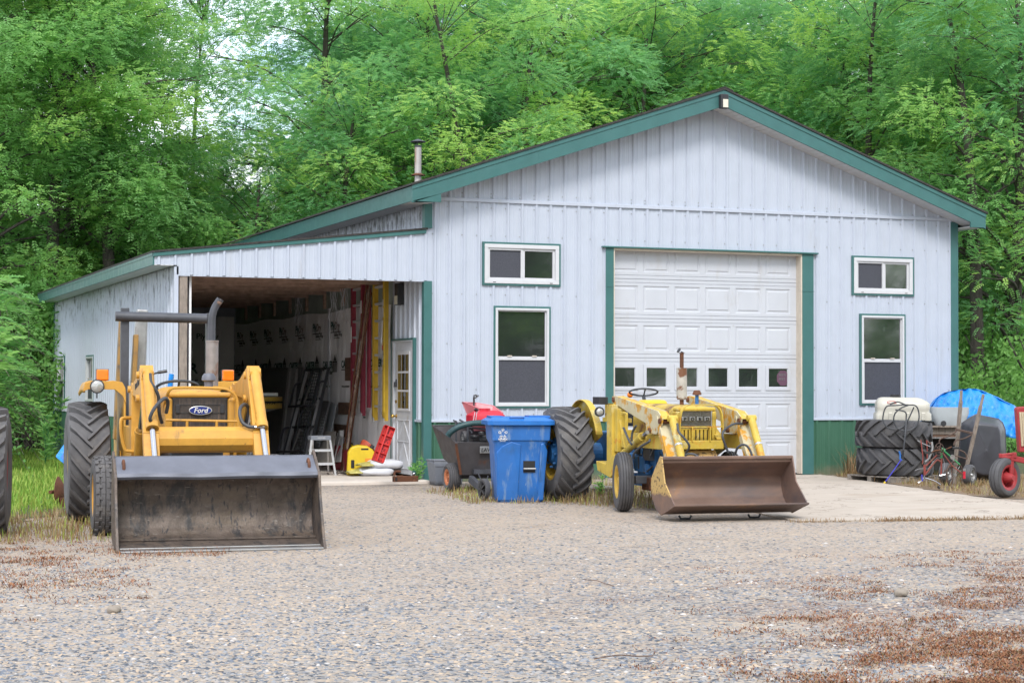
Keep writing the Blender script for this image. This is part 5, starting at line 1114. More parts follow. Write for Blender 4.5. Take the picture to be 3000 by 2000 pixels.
# wooden crate with a grey tank, under a blue tarp heap
DC = 28.6
X = lambda x, y, d=0: atD(zw(x, y), DC + d)
t = thing('wooden_crate', 'low crate of weathered planks with shelf gap behind the bicycle', 'crate', (X(290,700).x, X(290,700).y, 0))
for k, x in enumerate((130, 250, 360)): m = MB(); m.box((X(x+50,560).x, X(x+50,560).y+.15, X(x,560).z), (.62 if k == 1 else .3, .5, .025), Matrix.Rotation(-.25, 3, 'Z')); m.build('top_board', MT['wood'], t)
for y in (605, 690): m = MB(); m.box(X(310,y,-.02), (.62,.03,.13 if y < 650 else .05), Matrix.Rotation(-.35, 3, 'Z')); m.build('front_board', MT['plank'] if y > 650 else MT['wood'], t)
m = MB(); m.box(X(330,705,-.1), (.5,.12,.02), Matrix.Rotation(-.35, 3, 'Z')); m.build('metal_shelf', MT['steel'], t)
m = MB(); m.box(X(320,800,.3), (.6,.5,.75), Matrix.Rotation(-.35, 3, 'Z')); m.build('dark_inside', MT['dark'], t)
p = X(330,560,.15); m = rloft([(0,0,0,.20,.18,.05),(0,0,.05,.23,.2,.06),(0,0,.2,.30,.2,.08),(0,0,.3,.30,.2,.08)]); g = local(m, p, -.3).build('grey_tank', MT['gtank'], None, smooth=True); tag(g, 'grey plastic tank with black knob peeking out under the blue tarp', 'tank')
m = MB(); m.cyl(X(280,522,-.12), X(280,522,-.06), .042, 16); kb = m.build('outlet_knob', MT['plastic'], g, smooth=True)
# tarp: sheet sampled as a heap
def tarp():
    p = [(80,440),(80,400),(130,310),(215,190),(300,130),(400,105),(500,88),(600,78),(690,80),(780,105),(880,150),(980,190),(1080,245),(1180,290),(1230,330)]
    q = [(100,485),(120,475),(170,430),(230,400),(300,410),(380,450),(450,530),(520,520),(600,560),(700,600),(800,650),(900,690),(1000,690),(1120,700),(1240,720)]
    n = len(p)
    def fn(u, v):
        k = u*(n-1); i = min(int(k), n-2); f = k-i
        a = Vector((*p[i],0)).lerp(Vector((*p[i+1],0)), f); b = Vector((*q[i],0)).lerp(Vector((*q[i+1],0)), f)
        if v < .5:                                          # far slope, behind the crest
            s = v/.5; base = atD(zw(a.x, a.y), DC+.6); return base + Vector((.25,.9,-.8*0))*(1-s) + Vector((0,0,-.7*(1-s)**2))
        s = (v-.5)/.5; dep = DC+.6 - .55*math.sin(s*PI/2) + .06*abs(math.sin(u*17+s*2.2)) + .045*abs(math.sin(u*31-s*7)) + .035*abs(math.sin(u*13+s*11)) + .02*math.sin(u*71+s*5)
        pt = a.lerp(b, s); pt.y += -14*math.sin(PI*s)*math.sin(u*5)**2
        return atD(zw(pt.x, pt.y), dep)
    m = MB(); m.grid(fn, 90, 36); o = one(m, 'tarp', MT['tarp'], 'crumpled bright blue tarp draped over a heap beside the barn', 'tarp', smooth=True, ang=80, solid=.006)
    for x, y in ((175,420),(345,430)):
        pt = atD(zw(x, y), DC+.02); MB().tube([pt+Vector((.012*math.cos(j*PI/4),0,.012*math.sin(j*PI/4))) for j in range(8)], .004, 4, closed=True).build('eyelet', MT['silver'], o)
tarp()
# wheelbarrow standing on its nose
DW = 26.3
def wheelbarrow():
    b0 = atZ(zw(650,1315), 0); t = thing('wheelbarrow', 'black plastic wheelbarrow tipped upright with two long wooden handles', 'wheelbarrow', (b0.x, b0.y, 0))
    rim = [(640,440),(690,412),(980,470),(1030,515),(1062,600),(1072,870),(1060,1180),(1000,1230),(760,1235),(560,1200),(480,1000),(500,700),(520,520)]
    inn = [(700,560),(735,545),(900,560),(960,570),(985,620),(1000,850),(960,1120),(900,1170),(780,1170),(690,1120),(650,1000),(690,700),(705,600)]
    n = len(rim); dep0, dep1 = DW+.95, DW+.55
    def fn(u, v):
        k = u*n; i = int(k) % n; f = k-int(k); s = f*f*(3-2*f)*0+f
        a = Vector(rim[i]).lerp(Vector(rim[(i+1) % n]), s); b = Vector(inn[i]).lerp(Vector(inn[(i+1) % n]), s)
        w = min(1, v/.72)
        if v <= .72: pt = a.lerp(b, w); d = dep0 + (dep1-dep0)*math.sin(w*PI/2)**1.2
        else: cc = Vector((830,860)); pt = b.lerp(cc, (v-.72)/.28); d = dep1 - .03*((v-.72)/.28)
        return atD(zw(*pt), d)
    m = MB(); m.grid(fn, 78, 26, wrap=True); tb = m.build('tub', MT['tub'], t, smooth=True, ang=80, solid=.012)
    MB().tube([atD(zw(*q), dep0) for q in rim], .014, 8, closed=True).build('tub_rim', MT['tub'], tb, smooth=True)
    for i, (a, kk, b, d0, d1) in enumerate((((508,100),(500,235),(408,1300),DW-.05,DW+.05),((790,150),(755,300),(560,1140),DW-.1,DW+.0))):
        A_, K_, B_ = atD(zw(*a), d0), atD(zw(*kk), d0), atD(zw(*b), d1)
        m = MB(); m.tube([A_-(K_-A_)*.0, A_+(K_-A_)*.1, K_], [.018,.021,.021], 10); m.bar(K_-(K_-B_)*.0, B_, .042, .046, (0,1,0)); m.build('handle', MT['wood'], t, bevel=.004)
    for c, r, d in (((610,1180),.30,DW-.15),((310,1160),.28,DW+.05)):
        cp = atD(zw(*c), d); ax = Vector((.40,-.92,0)); ax = Vector((.55,-.83,0))
        rr = (1315-1042)/2/4.3567*d/5396; ty = MB(); ty.lathe([(rr*.56,-.05),(rr*.75,-.062),(rr*.93,-.05),(rr,-.02),(rr,.02),(rr*.93,.05),(rr*.75,.062),(rr*.56,.05)], cp, ax, 32)
        w = MB(); w.lathe([(rr*.58,.05),(rr*.55,.052),(rr*.5,.02),(rr*.25,.015),(rr*.12,.05),(.001,.055)], cp, ax, 28); wheel(t, ty, MT['tyre'], w, MT['steel'])
    for pts in ([(430,590),(430,630),(330,690),(240,720),(225,770)],[(640,640),(630,670),(540,715),(440,740),(410,800)],[(430,590),(650,640)],[(430,600),(645,655)],[(480,860),(545,890),(575,940),(570,985)],[(430,935),(560,970)]):
        tubeD(pts, DW-.12, .011, 6, sp=4, cv=zw).build('steel_brace', MT['dkrust'], t, smooth=True)
wheelbarrow()
# bicycle upside down
DB = 25.4
def bicycle():
    b0 = atZ(zb(700,1210), 0); t = thing('bicycle', 'rusty red and green bicycle frame turned upside down in the dry grass', 'bicycle', (b0.x, b0.y, 0))
    def tb(name, pts, r, mat, sp=0, d=0): return tubeD(pts, DB+d, r, 8, sp=sp, cv=zb).build(name, mat, t, smooth=True)
    bx = (480,560)
    tb('down_tube', [(205,980),(380,760),(430,735),(470,760)], .0125, MT['biker'], 5); tb('top_tube', [(205,840),(410,640)], .0125, MT['biker'])
    tb('seat_tube', [(495,590),(485,1010)], .0125, MT['biker']); tb('green_tube', [(495,600),(492,700)], .014, MT['bikeg'])
    tb('head_tube', [(178,820),(185,1010)], .017, MT['biker']); tb('stem', [(180,1000),(175,1110)], .011, MT['chrome'])
    for d in (-.05,.05):
        tb('chain_stay', [(510,540),(830,820)], .009, MT['bikeg'], 0, d); tb('seat_stay', [(515,600),(650,790),(700,850),(880,990)], .0075, MT['biker'], 0, d); tb('rack_stay', [(530,960),(650,850),(820,830)], .005, MT['rust'], 0, d)
        tb('fork_blade', [(140,810),(150,680),(125,480),(110,360)] if d < 0 else [(225,780),(230,560),(215,370)], .008, MT['biker'], 4, d)
    tb('bottom_bracket', [(495,530),(545,565)], .026, MT['bikeg'])
    c = atD(zb(450,540), DB-.08); m = MB(); rr = .085
    m.tube([c+Vector((rr*.95*math.cos(2*PI*i/28)*.75, -.2*rr*math.cos(2*PI*i/28), rr*math.sin(2*PI*i/28))) for i in range(28)], .005, 6, closed=True)
    for k in range(5): a = 2*PI*k/5; m.cyl(c, c+Vector((rr*.7*math.cos(a), -.2*rr*math.cos(a), rr*math.sin(a))), .006, 6)
    m.tube([c+Vector((rr*.5*math.cos(2*PI*i/28)*.75, -.1*rr*math.cos(2*PI*i/28), rr*.5*math.sin(2*PI*i/28))) for i in range(28)], .005, 6, closed=True); m.build('chainring', MT['dkrust'], t, smooth=True)
    tb('crank', [(470,550,-.1),(380,560,-.1),(290,600,-.1)], .009, MT['rust']); tb('crank', [(550,545,.1),(680,490,.1)], .008, MT['rust'])
    for x, y, d in ((245,585,-.12),(755,500,.1)):
        m = MB(); q = atD(zb(x, y), DB+d); m.box(q, (.095,.06,.012), Matrix.Rotation(-.4,3,'Z')); m.box(q+Vector((0,0,-.018)), (.095,.06,.010), Matrix.Rotation(-.4,3,'Z')); m.cyl(q+Vector((-.05,0,-.009)), q+Vector((.05,0,-.009)), .007, 6); m.build('pedal', MT['plastic'], t, bevel=.003)
    # front fender hoop and front chain guard seen as curved bands
    tb('front_mudguard', [(310,400),(325,520),(300,620),(250,720),(190,765)], .016, MT['steel'], 6); tb('brake_arm', [(50,375),(150,430),(290,490)], .005, MT['cable']); tb('brake_arm', [(210,370),(300,440)], .005, MT['biker'])
    tb('handlebar', [(190,1060),(290,1090),(390,1130),(470,1185)], .008, MT['chrome'], 5, -.15); tb('handlebar', [(175,1050),(120,1120),(60,1150)], .008, MT['chrome'], 4, .15)
    tb('grip', [(430,1210),(460,1290)], .016, MT['plastic'], 0, -.15); tb('brake_cable', [(0,930),(60,900),(130,890),(240,895)], .0028, MT['cable'], 5); tb('brake_cable', [(520,700),(545,800),(535,900),(510,990)], .0028, MT['cable'], 5); tb('brake_cable', [(480,700),(420,690),(360,740),(250,890)], .0026, MT['cable'], 5)
    tb('brake_lever', [(130,1000),(140,1120)], .010, MT['clear'])
    c = atD(zb(735,1010), DB); rw = 245/6.2714*DB/5396; U = Vector(_r); V = Vector((0,0,1))
    m = MB(); m.tube([c + U*rw*.72*math.cos(2*PI*i/36) + V*rw*math.sin(2*PI*i/36)*1.0 + vd*rw*.5*math.cos(2*PI*i/36) for i in range(36)], .011, 8, closed=True); rim = m.build('rear_rim', MT['dkrust'], t, smooth=True)
    m = MB()
    for i in range(16): a = 2*PI*i/16; m.cyl(c + vd*.02*(-1)**i, c + U*rw*.72*math.cos(a) + V*rw*math.sin(a) + vd*rw*.5*math.cos(a), .0015, 4)
    m.cyl(c-vd*.04, c+vd*.04, .018, 10); m.build('spokes', MT['steel'], rim)
    c = atD(zb(690,680), DB-.06); m = MB(); m.lathe([(.001,-.015),(.03,-.015),(.034,0),(.03,.015),(.001,.02)], c, vd, 16); m.cyl(c, c+Vector((.02,0,-.05)), .012, 8); m.build('derailleur', MT['steel'], t)
    p = atD(zb(908,1000), DB-.05); m = rloft([(0,0,-.055,.018,.012,.008),(0,0,.045,.018,.012,.008)]); local(m, p).build('red_reflector', MT['crimson'], t, smooth=True)
    tb('reflector_cap', [(915,890,-.05),(910,930,-.05)], .018, MT['steel']); tb('brake_caliper', [(460,1020),(560,1000)], .012, MT['chrome']); tb('saddle_post', [(675,830),(685,1180)], .006, MT['rust'])
bicycle()
# red tractor cut by the right edge
def red_tractor():
    c = atZ(dd(2300,1143), 0); t = thing('red_tractor', 'old red farm tractor entering at the right edge, front wheel and cream grille visible', 'tractor', (c.x+1.2, c.y+.4, 0))
    dep = (np.array(c)-CAM) @ _fw; r = 370/4.3567/2*1.17*dep/5396; r = .255
    cw = atD(zw(1060,1215), dep+.02); cw.z = r + .005; M = Matrix.Translation(cw) @ Matrix.Rotation(math.radians(-73), 4, 'Z')
    ty = rib_tyre((0,0,0), r, .155, .165, 3); w = rim_mb((0,0,0), .155, .165, ax=1, dish=.10, hubr=.045, bolts=5); hb = MB(); hb.lathe([(.001,.14),(.035,.14),(.05,.10),(.07,.03),(.075,-.02)], (0,0,0), (1,0,0), 24)
    for q in (ty, w, hb): q.v = [tuple(M @ Vector(v)) for v in q.v]
    wo = wheel(t, ty, MT['tyre'], w, MT['rred']); hb.build('hub', MT['rred'], wo, smooth=True)
    Q = lambda x, y, d=0: atD(zw(x, y), dep+d)
    m = MB(); m.cyl(Q(1150,1000), Q(1140,1200), .03, 14); m.cyl(Q(1100,1225,-.02), Q(1150,1200), .025, 10); m.build('spindle', MT['rred'], t, smooth=True)
    m = MB(); m.bar(Q(1130,960), Q(1330,1000,.1), .07, .07, (0,0,1)); m.bar(Q(1000,945), Q(1200,960), .025, .035); m.bar(Q(1010,925), Q(1190,905), .022, .03); m.cyl(Q(1005,905), Q(1005,960), .02, 10); m.cyl(Q(1185,890), Q(1185,960), .03, 12); m.build('front_axle', MT['rred'], t, bevel=.006)
    m = MB(); a, b = Q(1215,320,.3), Q(1420,890,.3); m.prism([Q(1212,335,.3),Q(1235,312,.3),Q(1450,300,.3),Q(1450,890,.3),Q(1252,890,.3)], tuple(vd*.14+Vector((.9,.3,0))*0)); gs = m.build('grille_shell', MT['rred'], t, bevel=.02, seg=3)
    m = MB(); m.prism([Q(1245,378,.29),Q(1450,378,.29),Q(1450,812,.29),Q(1275,812,.29)], tuple(vd*.02)); g = m.build('grille', MT['cream'], gs)
    for k in range(7): MB().bar(Q(1258+k*28,385,.28), Q(1284+k*26,808,.28), .012, .012).build('grille_bar', MT['cream'], g)
red_tractor()
# left side odds and ends
p = atZ(z1(345,1245), 0); t = thing('disc_harrow', 'rusty disc harrow blades standing in weeds behind the left tractor tyre', 'harrow', (p.x,p.y,0))
for k in range(3):
    c = atD(z1(345,1160), 21.3+.18*k) ; m = MB(); m.lathe([(.001,.05),(.10,.035),(.185,-.02),(.185,-.026),(.10,.028),(.001,.042)], c, (.9,-.35,0), 28); m.build('blade', MT['rust'], t, smooth=True)
c = atD(z1(345,1160), 21.2); m = MB(); m.cyl(c-Vector((.1,-.1,0)), c+Vector((.25,.55,0)), .022, 8); m.box(c+Vector((.05,.1,-.12)), (.1,.2,.12)); m.build('axle', MT['rust'], t)
a = atD(z1(318,962), 24); m = MB(); Q = lambda x, y, d: atD(z1(x, y), d); m.prism([Q(315,955,24.2),Q(385,855,24.4),Q(420,860,24.4),Q(420,990,24.2),Q(370,1000,24)], tuple(vd*.35)); bt = one(m, 'plastic_slide', MT['tarp'], 'bright blue plastic sled lying against the barn corner behind the big tyre', 'sled', bevel=.02, seg=3)
m = MB(); m.prism([Q(345,960,23.99),Q(400,880,24.15),Q(410,885,24.15),Q(372,985,23.96)], tuple(vd*.03)); m.build('moulded_groove', MT['bluebin'], bt, bevel=.004)
t = thing('folded_canopy', 'blue folded canopy tube leaning on the timber post behind the steering wheel', 'canopy', atD(z1(985,560), 22)-Vector((0,0,.6)))
tubeD([(955,720),(985,480)], 22, .03, 10, cv=z1).build('rolled_fabric', MT['tarp'], t, smooth=True); tubeD([(978,720),(996,478)], 22.05, .012, 8, cv=z1).build('pole', MT['inkw'], t, smooth=True)

# ================================================================ INSIDE THE BAY
SZ = .045
m = MB(); m.bx(-3.6, -.05, -.36, 12.4, -.1, SZ); tag(m.build('bay_floor', MT['slab'], bevel=.012), kind='structure')
def ladder(name, label, mat, y0, y1, z0, z1_, x, n, wR=.09, tilt=0):
    t = thing(name, label, 'ladder', (x, (y0+y1)/2, z0))
    for y in (y0, y1):
        m = MB(); m.bx(x-wR, x, y-.013, y+.013, z0, z1_); r_ = m.build('rail', mat, t, bevel=.003); m = MB(); m.bx(x-wR-.002, x-wR+.008, y-.04, y+.04, z0+.04, z1_); m.build('rail_flange', mat, r_)
        m = MB(); m.prism([(x-wR-.004,y-.045,z0+.04),(x-wR-.004,y+.045,z0+.04),(x-wR-.004,y+.045,z0+.09),(x-wR-.004,y-.045,z0-.03)], (.01,0,0)); m.build('foot', MT['alu'], r_)
    for k in range(n):
        z = z0 + .22 + k*(z1_-z0-.35)/(n-1); m = MB(); m.bx(x-wR*.8, x-wR*.2, y0+.013, y1-.013, z-.018, z+.018); m.build('rung', MT['alu'], t)
    return t
l1 = ladder('ladder', 'dark red fibreglass ladder hanging on the wrapped bay wall', MT['ladr'], atX(zi(1308,600),-.17).y, atX(zi(1240,600),-.17).y, .92, 3.08, -.10, 8, .075)
y0_ = atX(zi(1308,600),-.17).y; y1_ = atX(zi(1240,600),-.17).y; m = MB(); m.bx(-.185,-.1785,y0_-.03,y0_+.03,2.55,2.75); m.build('white_sticker', MT['inkw'], l1); m = MB(); m.bx(-.185,-.1785,y1_-.035,y1_+.035,2.1,2.35); m.build('white_sticker', MT['inkw'], l1)
m = MB(); m.bx(-.10,-.06,y0_-.16,y0_-.07,1.05,3.05); m.build('fly_rail', MT['ladr'], l1)
l2 = ladder('ladder', 'yellow fibreglass step ladder hanging next to the white entry door', MT['lady'], atX(zi(1462,600),-.17).y, atX(zi(1392,600),-.17).y, .86, 3.06, -.10, 8, .08)
Y0 = atX(zi(1462,600),-.17).y; m = MB(); m.bx(-.22,-.2,Y0-.16,Y0-.12,1.0,3.05); m.build('back_rail', MT['lady'], l2)
m = MB(); m.bx(-.188,-.1835,Y0-.035,Y0+.035,1.72,2.02); sl = m.build('sticker', MT['ink'], l2); m = MB(); m.bx(-.1895,-.1885,Y0-.035,Y0+.035,1.95,2.02); m.build('sticker_band', MT['red'], sl)
m = MB(); m.add(*text_mb('CUPRUM', .055, (-.1895,Y0+.02,1.94), (0,0,-1), (0,-1,0), .001, bold=.001)); m.build('sticker_lettering', MT['inkw'], sl)
for z, h in ((2.62,.10),(2.45,.14)): m = MB(); m.bx(-.1885,-.1835,Y0-.03,Y0+.03,z,z+h); m.build('white_sticker', MT['inkw'], l2)
m = MB(); m.bar((-.19,Y0+.02,2.4),(-.25,Y0-.12,2.05),.02,.006); m.bar((-.19,Y0+.02,2.1),(-.25,Y0-.12,2.05),.02,.006); m.build('spreader_bar', MT['alu'], l2)
# leaning pipes
for i, (a, b, r, lab, mat) in enumerate((((1368,112),(1188,1405),.022,'pale rust flaked steel pipe leaning in the bay, thickest of the three pipes','pipe'),((1345,115),(1170,1400),.017,'dark rusty thin pipe leaning left of the flaked pipe','rust'),((1375,180),(1205,1395),.014,'slim brown pipe leaning right of the flaked pipe','rust'))):
    B = atZ(zi(*b), SZ); A_ = atX(zi(*a), -.14 - .02*i)
    one(MB().cyl(B, A_, r, 12), 'steel_pipe', MT[mat], lab, 'pipe', smooth=True, group='pipes leaning inside the open bay')
# leaning dark panels: (top-left, top-right, bottom-right, bottom-left) on planes leaning to the wall
I = lambda x, y, X: atX(zi(x, y), X)
def lean_panel(name, label, cat, tl, tr, br, bl, X0, X1, th, mat, edge=None, **k):
    m = MB(); a, b = I(*tl, X0), I(*tr, X0); c_, d_ = I(*br, X1), I(*bl, X1); m.prism([a,b,c_,d_], (-th,0,0)); return one(m, name, mat, label, cat, bevel=.006)
pg = 'dark panels leaning in the bay'
lean_panel('metal_sheet', 'black flat panel farthest left of the leaning panels', 'sheet', (625,697),(735,695),(660,1310),(560,1310), -.12,-.75,.04, MT['panel'])
o = lean_panel('metal_sheet', 'wide dark grey panel with pale edge leaning behind the ramp', 'sheet', (738,693),(822,695),(755,1310),(665,1310), -.16,-.80,.05, MT['panel'])
m = MB(); a, b = I(822,695,-.17), I(757,1310,-.81); m.prism([a, I(836,700,-.17), I(772,1310,-.81), b], (-.05,0,0)); m.build('edge_strip', MT['panel2'], o)
o = lean_panel('metal_sheet', 'narrow dark grey panel with pale edge right beside the wide panel', 'sheet', (848,698),(880,700),(815,1310),(780,1310), -.16,-.78,.05, MT['panel2'])
lean_panel('metal_sheet', 'black narrow panel hidden behind the folding ramps', 'sheet', (882,690),(910,690),(860,1310),(820,1310), -.13,-.72,.03, MT['panel'])
# black steel folding ramp/cot frames
def ramp_frame(label, tl, tr, br, bl, X0, X1, loops):
    a, b, c_, d_ = I(*tl, X0), I(*tr, X0), I(*br, X1), I(*bl, X1); t = thing('loading_ramp', label, 'ramp', ((c_.x+d_.x)/2,(c_.y+d_.y)/2,SZ), 'black loading ramps leaning in the bay')
    L = lambda u, v: (a.lerp(b, u)).lerp(d_.lerp(c_, u), v)
    for u in (0, .32, .68, 1): MB().bar(L(u,0), L(u,1), .035, .05, (1,0,0)).build('rail', MT['ramp'], t, bevel=.004)
    MB().bar(L(.08,0.02), L(.08,1), .02, .05, (1,0,0)).build('bright_edge', MT['panel2'], t); MB().bar(L(.9,0.02), L(.9,1), .02, .05, (1,0,0)).build('bright_edge', MT['panel2'], t)
    for v in (0, .35, .66, .98): MB().bar(L(0,v), L(1,v), .04, .03, (1,0,0)).build('cross_member', MT['ramp'], t)
    m = MB()
    for i in range(26):
        v = .02+.96*i/26; m.bar(L(.34,v), L(.66,v), .012, .01, (1,0,0))
    m.bar(L(.45,0), L(.45,1), .01, .01, (1,0,0)); m.bar(L(.55,0), L(.55,1), .01, .01, (1,0,0)); m.build('perforated_tread', MT['panel'], t)
    off = Vector((-.10,0,0))
    for v0, v1 in loops:
        pts = spline([L(-.02,v0), L(-.05,v0+.03)+off, L(-.04,v1-.02)+off, L(.0,v1)+off, L(.9,v1)+off, L(1.0,v1-.03)+off, L(1.0,v0+.03)+off, L(.98,v0)], 5); MB().tube(pts, .02, 8).build('folding_leg', MT['black'], t, smooth=True)
        MB().tube([L(.3,v0+.05)+off*.6, L(.3,v1)+off*.8], .014, 8).build('leg_tube', MT['steel'], t, smooth=True); MB().tube([L(.55,v0+.03)+off*.6, L(.5,v1)+off*.8], .014, 8).build('leg_tube', MT['steel'], t, smooth=True)
ramp_frame('pair of black steel ramps with folded tube legs leaning on the wall', (925,712),(1082,698),(945,1312),(770,1312), -.18,-.85, ((.15,.42),(.66,.93)))
lean_panel('perforated_board', 'black perforated plastic board leaning right of the ramps', 'board', (1045,920),(1098,925),(1025,1240),(985,1240), -.20,-.62,.03, MT['panel'])
m = MB()
a, b, c_, d_ = I(1052,935,-.235), I(1092,940,-.235), I(1020,1230,-.655), I(992,1230,-.655)
for i in range(14):
    for j in range(3):
        v = .03+i/15; u = .1+j*.3; p0 = a.lerp(b, u).lerp(d_.lerp(c_, u), v); p1 = a.lerp(b, u+.15).lerp(d_.lerp(c_, u+.15), v+.035); m.bar(p0, p1, .02, .006, (1,0,0))
m.build('light_slots', MT['gtank'], bpy.data.objects['perforated_board'])
lean_panel('white_board', 'pale grey flat board leaning behind the perforated board', 'board', (1100,925),(1140,950),(1075,1300),(1030,1300), -.10,-.45,.02, MT['gtank'])
lean_panel('beige_board', 'beige flat board standing behind the aluminium step stool', 'board', (1045,1130),(1138,1130),(1110,1345),(1000,1345), -.35,-.75,.02, MT['beige'])
lean_panel('white_board', 'white narrow board next to the beige board', 'board', (1150,1140),(1190,1120),(1170,1340),(1110,1340), -.22,-.5,.02, MT['soffit'])
m = MB(); m.cyl(I(1165,1150,-.55), I(1120,1330,-.8), .012, 8); m.box(I(1165,1145,-.55), (.05,.08,.10)); one(m, 'long_tool', MT['steel'], 'grey shafted tool with black head leaning by the boards', 'tool')
# boat bow
def boat():
    t = thing('motor_boat', 'grey hulled motor boat with yellow striped gunwale, bow pointing right in the bay', 'boat', (-2.3,5.2,SZ))
    G = atY(zi(757,893), 5.0); tip = Vector((-1.02,5.0,G.z)); tip = G
    L = 3.2
    st = []
    for k in range(13):
        f = k/12; x = tip.x - L*f*0 - (tip.x+3.3)*f if False else tip.x - 2.25*f; hw = .95*(1-(1-f)**2.4)**.75 if f > 0 else .0
        keel = .42 + (tip.z-.32-.42)*max(0, 1-f*1.15)**2.2; top = tip.z + .0; st.append((x, hw, keel, top))
    def hull(u, v):
        k = u*12; i = min(int(k), 11); f = k-i; x, hw, ke, to = [st[i][j]+(st[i+1][j]-st[i][j])*f for j in range(4)]
        s = abs(v-.5)*2; sg = -1 if v < .5 else 1; return (x - .75*(1-s)*(1-u)**3, tip.y + sg*hw*s**.75, ke + (to-ke-.2)*s**1.3)
    m = MB(); m.grid(hull, 24, 24); h = m.build('hull', MT['hull'], t, smooth=True)
    for z0, z1_, mt_, ex in ((-.2,-.105,'hully',.015),(-.105,-.075,'ink',.03),(-.075,.0,'hully',.02)):
        m = MB()
        def band(u, v):
            k = abs(u-.5)*24; i = min(int(k), 11); f = k-i; x = st[i][0]+(st[i+1][0]-st[i][0])*f; hw = st[i][1]+(st[i+1][1]-st[i][1])*f; return (x + ex*(1-k/12), tip.y + (-1 if u < .5 else 1)*(hw+ex), tip.z + z0+(z1_-z0)*v)
        m.grid(band, 48, 2); m.build('gunwale_band', MT[mt_], h, smooth=True, solid=.012)
    m = MB(); m.prism([(s[0],tip.y-s[1],tip.z-.01) for s in st]+[(s[0],tip.y+s[1],tip.z-.01) for s in st[:0:-1]], (0,0,.012)); m.build('deck', MT['gtank'], t)
    m = MB(); m.bx(tip.x-.5,tip.x-.1,tip.y-.2,tip.y+.15,tip.z+.01,tip.z+.07); m.build('bow_plate', MT['alu'], t, bevel=.01)
    q = atY(zi(640,935), tip.y-.5); m = MB(); m.add(*text_mb('27154', .085, (q.x,q.y,q.z-.03), (.9,.28,.0), (.0,-.25,1), .001, shear=.2)); m.build('registration', MT['ink'], h)
    for dx in (-.6,-1.6): m = MB(); m.bx(tip.x+dx-.06,tip.x+dx+.06,tip.y-.5,tip.y+.5,SZ,.55); m.build('trailer_cradle', MT['black'], t)
boat()
# aluminium step stool
def stool():
    b = atZ(zi(1128,1432), SZ); t = thing('step_stool', 'small aluminium folding step stool with grey top in the bay', 'step stool', (b.x-.25,b.y,SZ))
    y = b.y; W_ = lambda x, yy, dy=0: atY(zi(x, yy), y+dy)
    m = MB(); a, c = W_(962,1192), W_(1100,1160); m.bx(a.x,c.x,y,y+.2,a.z,c.z); tp = m.build('top_step', MT['greybin'], t, bevel=.008)
    m = MB(); q = W_(1008,1180); m.add(*text_mb('WERNER', .03, (q.x,y-.002,q.z), (1,0,0), (0,0,1), .001)); m.build('step_lettering', MT['inkw'], tp)
    for a, c in (((965,1190),(938,1432)),((1092,1190),(1130,1432))): m = MB(); m.bar(W_(*a), W_(*c), .028, .028, (0,1,0)); m.build('leg', MT['alu'], t)
    for a, c in (((975,1190),(965,1400)),((1075,1190),(1080,1400))): m = MB(); m.bar(W_(*a,.18), W_(*c,.55), .022, .022, (0,1,0)); m.build('leg', MT['alu'], t)
    for yy in (1262, 1355): a, c = W_(955 if yy < 1300 else 945, yy), W_(1105 if yy < 1300 else 1120, yy); m = MB(); m.bx(a.x,c.x,y,y+.08,a.z-.018,a.z+.018); m.build('step', MT['alu'], t)
stool()
# fuel cans
def can(label, px, y_, w_, h_, mat, d=.18, group=None, rz=0, handle=True):
    b = atZ(zi(*px), SZ); t = thing('fuel_can', label, 'fuel can', (b.x, b.y+d/2, SZ), 'plastic fuel cans on the bay floor'); o = Vector((b.x, b.y+d/2, SZ))
    prof = [(-w_/2,0),(w_/2,0),(w_/2,h_*.72),(w_*.38,h_*.86),(w_*.2,h_*.97),(-w_*.12,h_),(-w_*.34,h_*.94),(-w_*.46,h_*.76)]
    m = MB(); m.prism([(x,-d/2,z) for x, z in prof], (0,d,0)); bd = local(m, o, rz).build('body', mat, t, bevel=.03, seg=3)
    m = MB(); m.bx(-w_*.02,w_*.26,-d/2-.003,d/2+.003,h_*.82,h_*.90); m.bx(-w_*.36,-w_*.22,-d/2-.003,d/2+.003,h_*.22,h_*.52); local(m, o, rz).build('handle_hole', MT['dark'], bd, bevel=.012)
    m = MB(); m.cyl((w_*.3,0,h_*.8),(w_*.42,0,h_*.98),.03,12); local(m, o, rz).build('spout_cap', MT['plastic'], bd, smooth=True)
    return t, o
t, o = can('big bright yellow plastic fuel can with orange label on the bay floor', (1318,1432), 0, .44, .46, MT['yel'], .22, rz=-.25)
m = MB(); m.bx(.06,.21,-.118,-.11,.06,.26); local(m, o, -.25).build('orange_label', MT['amb'], t, bevel=.004)
can('dark red plastic fuel can squeezed left of the big yellow can', (1236,1408), 0, .14, .36, MT['dred'], .25)
can('pale yellow plastic fuel can standing behind the dark red can', (1225,1385), 0, .2, .42, MT['yel'], .2)
can('red round shouldered fuel can just left of the leaning pipes', (1158,1395), 0, .16, .40, MT['dred'], .25)
t, o = can('tall dull yellow fuel can at the back behind the pipes', (1225,1300), 0, .40, .40, MT['lady'], .2)
m = MB(); q = I(1320,1265,-.45); m.lathe([(.02,-.12),(.05,-.10),(.13,.10),(.135,.11)], q, (.75,.2,.6), 24); one(m, 'funnel', surf('faded_orange_plastic', (.55,.1,.05), .5), 'faded orange red funnel lying on the cans behind the yellow can', 'funnel', smooth=True, solid=.006)
